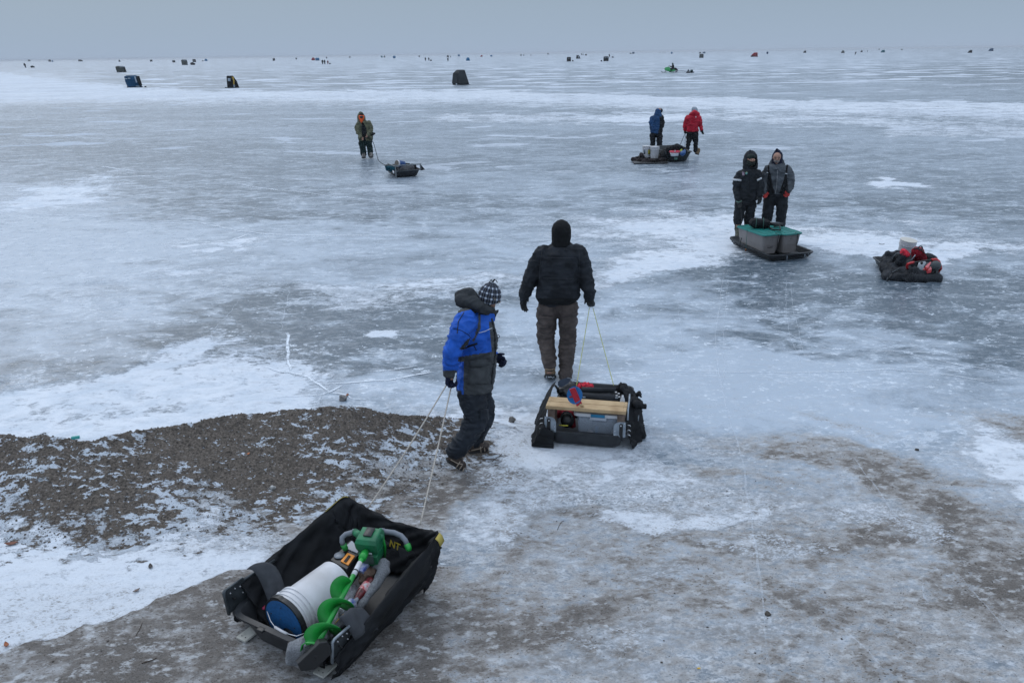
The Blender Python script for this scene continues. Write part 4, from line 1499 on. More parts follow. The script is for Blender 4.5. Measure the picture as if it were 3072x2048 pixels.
# ------------------------------------------------------------------ two men facing the camera behind the totes
def pair():
    TGT = Vector((0, 0, 0))
    # left one: black coverall, hood up, dark face mask
    R = Rig(2214, 716)
    torso = [(2250, 500, 0, 8, 8), (2250, 505, 0, 15, 12), (2249, 511, 0, 25, 15), (2248, 520, 0, 30, 17), (2248, 540, 0, 27, 18), (2247, 560, 0, 25, 17), (2243, 580, 0, 27, 18), (2239, 598, 0, 31, 19)]
    arms = [[(2220, 521, 0, 11), (2212, 545, -.02, 11.5), (2209, 566, -.04, 11), (2214, 598, -.14, 9)],
            [(2273, 521, 0, 11), (2280, 544, .0, 10.5), (2282, 562, -.02, 10), (2280, 584, -.08, 8)]]
    legs = [[(2222, 612, 0, 17), (2218, 635, -.02, 15), (2214, 664, -.03, 12.5)], [(2254, 612, .05, 16), (2252, 635, .06, 14), (2244, 664, .10, 12)]]
    BK = cloth("black_coverall", (.014, .017, .021), n=.35, ns=8, rough=.75)
    CAMO = mat("camo_rubber", (.045, .052, .030), rough=.6, col2=(.016, .020, .014), nscale=22, bump=.2)

    def ex(j, R):
        c0 = R.pt(2239, 596, 0)
        for l in legs:
            j.chain([R.P(*q) for q in l], 12)
            j.cone(c0, R.r(c0, 17), *R.P(*l[0]))
    o = figure((2214, 716), "person in black hooded coverall with white armbands, behind the grey totes", "pair of people behind the tote sled", torso=torso, arms=arms, legs=[legs[0] + [(2213, 700, -.03, 9)], legs[1] + [(2242, 698, .12, 9)]],
               hands=[(2222, 619, -.16, .8, 0, -.3, .7), (2279, 606, -.08, -.8, 0, -.4, .35)], gsize=.2,
               feet=[(2214, 703, .02, 2214, 719, -.26, 9), (2243, 698, .20, 2243, 712, -.08, 9)],
               head=(2252, 482, -.02, 15), hfwd=-R.n, jmats=[BK], tmats=None, gmat=BLKGL, bmat=CAMO, wr=.02, vox=.013, wsc=(6, 6, 12), extra_j=ex, jname="coverall", seed=8)
    R = o['R']; root = o['root']
    bts = [b_ for b_ in root.children if b_.name.startswith('boot')]
    for b_, q in zip(bts, ([(2213, 664, 0, 10.5), (2213, 678, 0, 10), (2213, 692, -.01, 9), (2213.5, 706, -.03, 8.5)], [(2243, 664, .11, 10.5), (2242.5, 678, .12, 10), (2242.5, 700, .13, 8.5)])):
        t = MB().chain([R.P(*k) for k in q], 12); t.remesh(.012, 2, .01, (9, 9, 16), 4); t.build('boot_shaft', CAMO, b_)
    h = MB()
    h.ell(R.pt(2251, 476, .06), R.r(root_p(R), 20), R.r(root_p(R), 19), R.r(root_p(R), 24))
    h.cone(*R.P(2250, 460, .04, 12), *R.P(2250, 452.5, .02, 3))
    h.rings([R.ring(2251, 478, .04, 21, 19), R.ring(2251, 493, .03, 21, 19), R.ring(2250, 505, .02, 22, 17)])
    h.remesh(.012, 3, .008, (9, 9, 14), 4)
    # open the hood in front
    cut_front(h, R.pt(2256, 483, -.3), R, 2256, 483, 14.5, 19, 40)
    h.build("hood", BK, root)
    fm = MB()
    fm.ell(R.pt(2253, 488, -.055), R.r(root_p(R), 13), R.r(root_p(R), 13), R.r(root_p(R), 11))
    fm.build("face_mask", cloth("green_black_mask", (.016, .022, .020)), root)
    fc = MB(); fc.ell(R.pt(2257, 480.5, -.10), R.r(root_p(R), 8.5), R.r(root_p(R), 7), R.r(root_p(R), 5))
    MB().ell(R.pt(2253.5, 480, -.165), .010, .006, .006, None, 8, 6).build("eye", EYE, root)
    MB().ell(R.pt(2260.5, 480, -.165), .010, .006, .006, None, 8, 6).build("eye", EYE, root)
    fc.build("face", SKIN, root)
    MB().ell(R.pt(2254, 470, -.07), R.r(root_p(R), 12), R.r(root_p(R), 10), R.r(root_p(R), 8)).build("cap", cloth("dark_green_cap", (.02, .028, .026)), root)
    s = Surf(o['jmb'])
    WB = mat("white_armband", (.48, .50, .52), rough=.6, noise=.15)
    for q in ([(2199, 538.5), (2211, 540), (2224, 541)], [(2271, 541), (2277, 538), (2284, 534)]):
        l = s.line(q, .004, 1.5)
        if len(l) > 1:
            MB().tube(l, .021, 6).build("armband", WB, o['jacket'])
    g = s.patch([(2227, 516), (2233.5, 516), (2233.5, 527), (2227, 527)], 3, 3, .008)
    if g:
        MB().sheet(g, .004).build("badge", mat("pink_badge", (.38, .28, .33), rough=.7, col2=(.10, .08, .12), nscale=26), o['jacket'])
    c = s.hit(2240, 520, .008)
    if c:
        MB().ell(c, .026, .006, .026, None, 14, 8).build("badge", mat("teal_badge", (.05, .30, .38), rough=.6, col2=(.42, .40, .08), nscale=14), o['jacket'])
    l = s.line([(2249, 512), (2249, 560), (2246, 600)], .001, 3)
    MB().tube(l, .004, 5).build("zip", RIBM, o['jacket'])
    MB().tube(R_arc(R, [(2209, 604, -.20), (2216, 607, -.22), (2225, 603, -.20)]), .011, 6).build("glove_cuff", mat("green_trim", (.09, .16, .13), rough=.7), root)

    # right one: grey hooded jacket, bib overalls, red gloves
    R = Rig(2322, 716)
    torso = [(2331, 489, 0, 10, 10), (2331, 493, 0, 17, 13), (2331, 499, 0, 28, 16), (2332, 508, 0, 35, 18), (2332, 530, 0, 34, 19), (2331, 552, 0, 32, 19), (2329, 574, 0, 33, 20), (2328, 586, 0, 32, 20)]
    arms = [[(2303, 508, 0, 12), (2294, 530, .0, 12.5), (2289, 549, -.02, 12), (2294, 574, -.16, 9.5)],
            [(2360, 508, 0, 12), (2370, 528, 0, 12.5), (2373, 547, -.02, 12), (2366, 570, -.16, 9.5)]]
    legs = [[(2309, 600, 0, 18), (2304, 630, -.02, 16), (2300, 668, 0, 14), (2299, 698, 0, 12)], [(2346, 600, 0, 18), (2345, 630, -.02, 16), (2342, 668, 0, 14), (2341, 698, 0, 12)]]
    GJ = cloth("washed_grey_canvas", (.072, .081, .092), n=.4, ns=7, rough=.9)
    o = figure((2322, 716), "person in grey hooded jacket and black bib with red gloves, behind the grey totes", "pair of people behind the tote sled", torso=torso, arms=arms, legs=legs,
               hands=[(2299, 597, -.22, .7, 0, -.5, 1.3), (2360, 594, -.22, -.7, 0, -.5, 1.3)], gsize=.20,
               feet=[(2299, 700, .1, 2297, 714, -.2, 9), (2341, 700, .1, 2343, 714, -.2, 9)],
               head=(2331, 474, -.03, 16.5), hfwd=-R.n + R.x * .05, jmats=[GJ, BLACK_CL], jpaint=lambda p: (1 if proj(p)[1] > 583 or (proj(p)[1] > 560 and abs(proj(p)[0] - 2331) > 12 and abs(proj(p)[0] - 2331) < 32) or abs(proj(p)[0] - 2309) < 4 + (proj(p)[1] - 520) * .12 and proj(p)[1] > 520 or abs(proj(p)[0] - 2358) < 2 + (proj(p)[1] - 520) * .10 and proj(p)[1] > 520 else 0),
               tmats=[BK], gmat=cloth("red_knit_glove", (.42, .045, .04), n=.4), bmat=BLKGL, wr=.018, vox=.012, wsc=(6, 6, 13), seed=9, tname="bib_trousers")
    R = o['R']; root = o['root']
    face_bits(root, o['hc'], o['hr'], o['fw'])
    hd = MB()
    hd.ell(R.pt(2332, 471, .05), R.r(root_p(R), 15.5), R.r(root_p(R), 18), R.r(root_p(R), 20))
    hd.cone(*R.P(2332, 456, .03, 10), *R.P(2331, 449, 0, 4))
    hd.rings([R.ring(2332, 474, .04, 16, 18), R.ring(2332, 488, .03, 15.5, 17), R.ring(2332, 500, .02, 15, 14)])
    hd.remesh(.011, 3, .005, (9, 9, 14), 14)
    cut_front(hd, None, R, 2331, 475, 9.5, 15, 40)
    hd.build("hood", cloth("navy_hood", (.010, .013, .030)), root)
    co = MB()
    for q in (-1, 1):
        co.cone(*R.P(2331 + q * 16, 482, .05, 4), *R.P(2331 + q * 19, 495, .02, 6))
        co.cone(*R.P(2331 + q * 19, 495, .02, 6), *R.P(2331 + q * 3, 507, -.11, 4))
    co.cone(*R.P(2317, 484, .09, 6), *R.P(2346, 484, .09, 6)); co.cone(*R.P(2315, 495, .08, 8), *R.P(2348, 495, .08, 8))
    co.remesh(.011, 3, .010, (9, 9, 14), 15)
    co.build("jacket_hood", GJ, root)
    bd = MB(); bd.ell(R.pt(2330, 483.5, -.085), R.r(root_p(R), 8.5), R.r(root_p(R), 8), R.r(root_p(R), 5))
    bd.build("beard", mat("grey_beard", (.17, .15, .14), rough=.9, noise=.4, nscale=60), root)
    gl = MB()
    for q in (-1, 1):
        c = R.pt(2331 + q * 5, 474, -.165)
        gl.tube([c + R.x * (.024 * math.cos(t)) + Vector((0, 0, .016 * math.sin(t))) for t in [k * math.pi / 5 for k in range(10)]], .0025, 4, closed=True)
    gl.build("glasses", EYE, root)
    s = Surf(o['jmb'])
    ST = cloth("black_webbing", (.008, .008, .009))
    for ln in ([(2306, 497), (2306, 508), (2307, 522), (2312, 545), (2322, 580)], [(2362, 496), (2360, 508), (2358, 522), (2352, 545), (2340, 580)]):
        l = s.line(ln, .004, 2)
        if len(l) > 1:
            MB().tube(l, .016, 6).build("suspender", ST, root)
    for x, y in ((2306, 517), (2357.5, 520.5)):
        c = s.hit(x, y, .02)
        if c:
            MB().box(c, .045, .008, .018, Matrix.Rotation(.2, 3, 'Y'), .002).build("buckle", mat("steel_buckle", (.55, .57, .6), rough=.35, metal=.8), root)
    l = s.line([(2332, 504), (2332, 530), (2330, 558), (2326, 580)], .001, 3)
    MB().tube(l, .005, 5).build("zip", mat("zip_metal", (.30, .30, .31), rough=.4, metal=.6), root)


def root_p(R):
    return R.pt(proj(R.B)[0], proj(R.B)[1] - 200, 0)


def R_arc(R, pts):
    return [R.pt(*p) for p in pts]


def cut_front(mb, c, R, px, py, rx, ry, n):
    """drop the faces of a closed hood in front of the face and give it a rolled rim"""
    keep = []
    dB = (R.B - CAMP).dot(R.n)
    for f in mb.f:
        ce = sum((Vector(mb.v[k]) for k in f), Vector()) / len(f)
        x, y = proj(ce)
        d = (ce - CAMP).dot(R.n) - dB
        if d < -.0 and ((x - px) / rx) ** 2 + ((y - py) / ry) ** 2 < 1:
            continue
        keep.append(f)
    mb.f = keep; mb.mi = [0] * len(keep)


# ------------------------------------------------------------------ far pair seen from behind
def far_pair():
    R = Rig(1968, 446)
    BC = cloth("faded_blue_parka", (.020, .062, .150), n=.25, ns=5)
    torso = [(1976, 341, 0, 6, 7), (1974, 344, 0, 10, 10), (1972, 349, 0, 17, 12), (1971, 356, 0, 19.5, 14), (1970, 372, 0, 20, 14), (1969, 386, 0, 18.5, 14), (1968, 399, 0, 18, 14)]
    arms = [[(1957, 354, 0, 7), (1952, 368, -.02, 6), (1956, 378, .1, 5), (1964, 384, .22, 4)], [(1984, 354, 0, 7), (1987, 368, 0, 6.5), (1985, 378, .1, 5.5), (1978, 384, .22, 4.5)]]
    legs = [[(1959, 405, 0, 9), (1958, 421, 0, 7.5), (1957, 438, 0, 6.5)], [(1978, 405, 0, 9), (1978.5, 421, 0, 7.5), (1979, 437, 0, 7)]]
    o = figure((1968, 446), "person from behind in faded blue parka, next to the person in red", "pair of people pulling the bucket sleds", torso=torso, arms=arms, legs=legs,
               hands=[(1968, 388, .26, .5, .5, .2), (1974, 388, .26, -.5, .5, .2)], gsize=.19, feet=[(1957, 444, -.05, 1957, 441, .22, 5), (1979, 444, -.05, 1979, 441, .22, 5)],
               head=(1978, 333, .04, 8.5), hfwd=R.n + R.x * .4, jmats=[BC, BLACK_CL], jpaint=lambda p: 1 if proj(p)[0] > 1979 + (proj(p)[1] < 350) * 6 - max(0, proj(p)[1] - 380) * .25 else 0,
               tmats=[BLACK_CL], vox=.02, wr=.03, twr=.03, wsc=(4, 4, 7), twsc=(4, 4, 8), seed=12)
    R = o['R']
    h = MB(); h.chain([R.P(1972, 333, 0, 7), R.P(1975, 334, .02, 7.5)]); h.cone(*R.P(1975, 334, 0, 7.5), *R.P(1970, 343, -.04, 7)); h.cone(*R.P(1970, 343, -.04, 7), *R.P(1979, 344, .05, 7))
    h.remesh(.02, 2, .02, (6, 6, 6)); h.build("hood", BC, o['root'])
    MB().ell(R.pt(1983, 332, .08), R.r(R.B, 5.5), R.r(R.B, 6.5), R.r(R.B, 6)).build("cap", BLACK_CL, o['root'])

    R = Rig(2074, 471)
    RC = cloth("red_shell", (.42, .012, .032), n=.22, ns=5, rough=.6)
    torso = [(2084, 341, 0, 6, 7), (2083, 344, 0, 12, 10), (2081, 349, 0, 22, 13), (2080, 356, 0, 23, 14), (2078, 370, 0, 18, 13.5), (2077, 382, 0, 17, 13), (2077, 394, 0, 18, 13.5)]
    arms = [[(2063, 353, 0, 7), (2057, 364, 0, 6.5), (2054, 376, 0, 6), (2054, 390, .05, 4.5)], [(2096, 353, 0, 7), (2100, 363, 0, 6.5), (2101, 373, 0, 6), (2105, 388, -.02, 4.8)]]
    legs = [[(2069, 401, 0, 9), (2066, 424, 0, 7.5), (2061, 448, -.03, 6)], [(2086, 401, 0, 9), (2087, 425, .05, 7.5), (2087, 453, .08, 6)]]
    o = figure((2074, 471), "person in red jacket and grey knit hat pulling a loaded sled", "pair of people pulling the bucket sleds", torso=torso, arms=arms, legs=legs,
               hands=[(2056, 401, .05, .5, 0, .3, 1.3), (2109, 405, -.02, -.7, 0, .4, .4)], gsize=.20,
               feet=[(2061, 469, -.12, 2062, 464, .16, 5.5), (2086, 462, .03, 2095, 465, .1, 5.5)],
               head=(2084, 330, .0, 9.5), hfwd=R.n, jmats=[RC], tmats=[BLACK_CL], bmat=BOOTTAN, vox=.017, wr=.022, twr=.025, wsc=(5, 5, 9), twsc=(4, 4, 10), seed=13)
    R = o['R']
    hh = MB(); c = R.pt(2083.5, 329, 0); a = R.r(c, 9.3)
    hh.rings([R.ring(2084, 336, 0, 9.2, 10), R.ring(2084, 330, 0, 9.6, 10), R.ring(2083.5, 325.5, 0, 8.6, 9), R.ring(2083.3, 322, 0, 6, 6.5), R.ring(2083.2, 320.4, 0, 2, 2)])
    hh.build("hat", cloth("pale_grey_knit", (.28, .32, .37), n=.2, ns=30), o['root'])
    h = MB(); h.chain([R.P(2074, 344, -.04, 7), R.P(2083, 338, -.12, 7.5), R.P(2093, 344, -.04, 7)]); h.cone(*R.P(2074, 344, 0, 6), *R.P(2093, 344, 0, 6))
    h.cone(*R.P(2083, 336, -.1, 6), *R.P(2083, 346, -.08, 7))
    h.remesh(.018, 2, .014, (6, 6, 6)); h.build("hood", RC, o['root'])
    s = Surf(o['jmb']); c = s.hit(2087.5, 351.5, .005)
    if c:
        MB().box(c, .03, .01, .045, None, .002).build("chest_mark", mat("white_mark", (.6, .6, .62)), o['root'])
    return o


RED = far_pair()
pair()


# ------------------------------------------------------------------ person in camouflage, facing the camera
def camo_man():
    R = Rig(1102, 476)
    CM = mat("camo_jacket", (.155, .155, .095), rough=.85, col2=(.052, .056, .034), nscale=9, bump=.3, bscale=150, det=5)
    DG = cloth("dark_green_bib", (.014, .028, .028), n=.3, ns=5)
    torso = [(1087, 359, 0, 6, 6), (1088, 363, 0, 11, 9), (1090, 367, 0, 19, 12), (1091, 374, 0, 22, 13), (1093, 388, 0, 21, 13), (1095, 404, 0, 21, 13), (1097, 421, 0, 21, 13)]
    arms = [[(1075, 372, 0, 7.5), (1072, 386, 0, 7.5), (1074, 397, -.04, 7), (1083, 411, -.22, 4.8)], [(1107, 370, 0, 7.5), (1112, 382, 0, 7.5), (1113, 392, -.04, 7), (1105, 403, -.24, 4.8)]]
    legs = [[(1086, 428, 0, 10), (1089, 448, 0, 8.5), (1091, 464, 0, 7.5)], [(1107, 428, 0, 10), (1110, 448, 0, 8.5), (1112, 464, 0, 7.5)]]

    def jp(p):
        x, y = proj(p)
        return 1 if inpoly(x, y, [(1085, 366), (1090, 368), (1098, 383), (1101, 398), (1096, 416), (1099, 424), (1088, 424), (1086, 402), (1084, 385)]) and (p - R.B).dot(R.n) < 0 else 0
    o = figure((1102, 476), "person in open camouflage jacket with orange face mask, holding a sled rope", torso=torso, arms=arms, legs=legs,
               hands=[(1090, 421, -.26, .7, .1, -.3, .8), (1100, 410, -.28, -.7, .1, -.3, .9)], skin_hands=True, gsize=.19,
               feet=[(1092, 470, .08, 1091, 475, -.22, 6), (1112, 469, .08, 1114, 474, -.22, 6)],
               head=(1084, 350, -.04, 9), hfwd=-R.n, jmats=[CM, BLACK_CL], jpaint=jp, tmats=[DG], bmat=mat("pale_boot", (.24, .22, .20), rough=.6, col2=(.02, .02, .02), nscale=12), vox=.016, wr=.024, twr=.024, wsc=(5, 5, 9), twsc=(4, 4, 9), seed=17)
    R = o['R']; root = o['root']
    h = MB()
    h.rings([R.ring(1085, 364, .03, 12, 11), R.ring(1084, 352, .04, 11.8, 11.5), R.ring(1083, 344, .03, 9.5, 10), R.ring(1082, 338, .02, 6, 7), R.ring(1081.5, 335, .0, 2, 3)])
    h.remesh(.014, 2, .014, (6, 6, 8), 2)
    cut_front(h, None, R, 1084.5, 354, 8.5, 12, 30)
    h.build("hood", CM, root)
    g = [[R.pt(1084.5 + (a - .5) * w, y, -.155 - .05 * math.sin(math.pi * a)) for a in [k / 8 for k in range(9)]] for y, w in ((346, 15), (350, 17), (355, 16), (360, 12), (365, 6.5), (369, 1.5))]
    MB().sheet(g, .01).build("face_mask", mat("blaze_orange_cloth", (.78, .105, .018), rough=.75, noise=.2, nscale=14), root)
    MB().ell(R.pt(1084.3, 351, -.215), R.r(R.B, 5.6), R.r(R.B, 2.5), R.r(R.B, 3.6)).build("goggles", mat("dark_lens", (.02, .018, .022), rough=.2), root)
    MB().ell(R.pt(1084, 343.5, -.10), R.r(R.B, 6.5), R.r(R.B, 5), R.r(R.B, 4)).build("cap", BLACK_CL, root)
    s = Surf(o['jmb'])
    for q in ([(1106, 408), (1117, 408), (1116, 419), (1106, 419)], [(1075, 408), (1082, 410), (1082, 420), (1077, 419)]):
        g = s.patch(q, 3, 3, .02, .02)
        if g:
            MB().sheet(g, .02).build("pocket", CM, o['jacket'])
    # black hand-held torch clipped at the hip
    t = MB(); t.cone(*R.P(1113, 407, -.1, 2.6), *R.P(1119, 402.5, -.12, 3.2)); t.cone(*R.P(1119, 402.5, -.12, 4), *R.P(1123, 401, -.12, 3.2)); t.cone(*R.P(1119, 399, -.12, 2.4), *R.P(1119, 405, -.12, 2.2))
    o2 = t.build("ice_chisel_grip", SOLE, None, R.pt(1119, 402, -.12)); tag(o2, "black grip sticking out at the hip of the person in camouflage", "tool handle")
    return o


CAMOM = camo_man()
# ================================================================== SLEDS AND THEIR LOADS
class Frame:
    def __init__(s, O, ang):
        s.O = Vector(O); a = math.radians(ang)
        s.ex = Vector((math.cos(a), math.sin(a), 0)); s.ey = Vector((-math.sin(a), math.cos(a), 0)); s.ez = Vector((0, 0, 1))
        s.M3 = Matrix((s.ex, s.ey, s.ez)).transposed()

    def w(s, x, y, z):
        return s.O + s.ex * x + s.ey * y + s.ez * z

    def loc(s, p):
        d = Vector(p) - s.O
        return d.dot(s.ex), d.dot(s.ey), d.z

    def atz(s, px, py, z):
        """world point seen at px,py at height z above the sled's ground"""
        return gp(px, py, s.O.z + z)

    def aty(s, px, py, y):
        """world point seen at px,py on the local plane y = const"""
        r = ray(px, py)
        t = (s.O + s.ey * y - CAMP).dot(s.ey) / r.dot(s.ey)
        return CAMP + r * t

    def atx(s, px, py, x):
        r = ray(px, py)
        t = (s.O + s.ex * x - CAMP).dot(s.ex) / r.dot(s.ex)
        return CAMP + r * t

    def m4(s, o, x=None, y=None):
        """Matrix with origin o and x/y axes"""
        x = (x or s.ex).normalized(); y = (y or s.ey); y = (y - x * y.dot(x)).normalized(); z = x.cross(y)
        M = Matrix((x, y, z)).transposed().to_4x4(); M.translation = o
        return M

    def rr(s, cx, cy, w, l, z, r=.06, n=6, dz=None):
        out = []
        for (sx, sy, a0) in ((1, 1, 0), (-1, 1, 90), (-1, -1, 180), (1, -1, 270)):
            for k in range(n):
                a = math.radians(a0 + 90 * k / (n - 1))
                x = cx + sx * (w / 2 - r) + r * math.cos(a); y = cy + sy * (l / 2 - r) + r * math.sin(a)
                out.append(s.w(x, y, z + (dz(x, y) if dz else 0)))
        return out


def tub(F, cx, cy, w0, l0, w1, l1, h, z0=.0, r=.07, lip=.03, dz=None, th=.012, ribs=0):
    """open moulded tub with a rolled lip"""
    m_ = MB()
    rings_ = [F.rr(cx, cy, w0 - .06, l0 - .06, z0, r * .8, dz=dz), F.rr(cx, cy, w0, l0, z0 + .02, r, dz=dz)]
    for k in range(1, 4):
        t = k / 4
        rings_.append(F.rr(cx, cy, w0 + (w1 - w0) * t, l0 + (l1 - l0) * t, z0 + .02 + (h - .02) * t, r, dz=dz))
    rings_ += [F.rr(cx, cy, w1, l1, z0 + h - .012, r, dz=dz), F.rr(cx, cy, w1 + lip * 2, l1 + lip * 2, z0 + h - .010, r + lip, dz=dz), F.rr(cx, cy, w1 + lip * 2, l1 + lip * 2, z0 + h + .004, r + lip, dz=dz),
               F.rr(cx, cy, w1 - .012, l1 - .012, z0 + h + .006, r, dz=dz), F.rr(cx, cy, w1 - .03, l1 - .03, z0 + h - .01, r, dz=dz), F.rr(cx, cy, w0 - .01, l0 - .01, z0 + .04, r * .9, dz=dz), F.rr(cx, cy, w0 - .09, l0 - .09, z0 + .03, r * .6, dz=dz)]
    m_.rings(rings_)
    return m_


PLAST = mat("scuffed_black_plastic", (.014, .016, .019), rough=.48, col2=(.030, .033, .037), nscale=9, bump=.25, bscale=70, bdist=.004)
TARP = cloth("black_shelter_fabric", (.0075, .0085, .0105), n=.5, ns=5, rough=.72, bump=.5, bs=320)
TARPG = cloth("washed_out_shelter_fabric", (.028, .031, .036), n=.35, ns=6, rough=.8)
WEB = cloth("grey_webbing", (.045, .049, .056), n=.2, rough=.8)
YEL = cloth("yellow_webbing", (.38, .31, .08), n=.2)
GALV = mat("galvanised_steel", (.26, .30, .34), rough=.42, metal=.55, noise=.2, nscale=16)
DSTEEL = mat("dark_painted_steel", (.055, .065, .072), rough=.35, metal=.5, noise=.3, nscale=12)
BOLT = mat("bright_bolt", (.65, .67, .70), rough=.3, metal=.8)
WHITEP = mat("white_bucket_plastic", (.60, .61, .64), rough=.42, col2=(.46, .46, .47), nscale=5, spec=.4, bump=.1, bscale=40, det=8)
BLUEP = mat("blue_foam_lid", (.006, .085, .24), rough=.7, noise=.15, nscale=60, bump=.2, bscale=300, bdist=.003)
BLKP = mat("black_plastic", (.012, .013, .014), rough=.4)
GREENB = mat("bright_green_steel", (.014, .33, .045), rough=.42, col2=(.012, .21, .035), nscale=11, det=8, bump=.15, bscale=60, bdist=.003)
GREENH = mat("green_housing", (.010, .19, .075), rough=.5, col2=(.012, .12, .055), nscale=14, det=8, bump=.15, bscale=80, bdist=.003)
GRIP = mat("grey_rubber_grip", (.17, .19, .22), rough=.7)
FLEECE = cloth("heather_grey_fleece", (.19, .20, .215), n=.25, ns=120, rough=.95)
ORANGE = mat("orange_plastic", (.75, .27, .03), rough=.45)
PINE = mat("pine_lumber", (.50, .36, .20), rough=.7, col2=(.36, .235, .12), nscale=7, bump=.3, bscale=60, bdist=.004)
OLDW = mat("grey_pine_post", (.17, .125, .10), rough=.8, noise=.3)
RUN = mat("pale_runner_board", (.46, .46, .42), rough=.7, noise=.2, nscale=12)
CLEARP = mat("clear_storage_plastic", (.42, .48, .56), rough=.22, alpha=.40)
ROPE = mat("braided_tan_rope", (.40, .37, .33), rough=.9, noise=.3, nscale=120, bump=.6, bscale=200, bdist=.004)
YROPE = mat("yellow_cord", (.42, .44, .13), rough=.8)
DROPE = mat("dark_cord", (.02, .024, .026), rough=.9)
REDP = mat("red_paint", (.50, .015, .02), rough=.35, coat=.3, noise=.12)
REDC = cloth("red_fabric", (.50, .03, .05), n=.4, ns=30)


def rope(name, pts, r, m_, label, sag=.0, cat="rope", n=24, group=None, taut=True):
    P = []
    for a, b in zip(pts[:-1], pts[1:]):
        for k in range(n):
            t = k / n
            p = Vector(a).lerp(Vector(b), t); p.z -= sag * math.sin(math.pi * t)
            P.append(p)
    P.append(Vector(pts[-1]))
    o = MB().tube(P, r, 8).build(name, m_, None, pts[0])
    return tag(o, label, cat, group)


# ------------------------------------------------------------------ the near sled
_z = tz(-1.25, 4.45) + .01
F1 = Frame((gp(676, 1835, .22 + _z) + gp(999, 1985, .22 + _z)) / 2, -30.4)
F1.O.z = _z


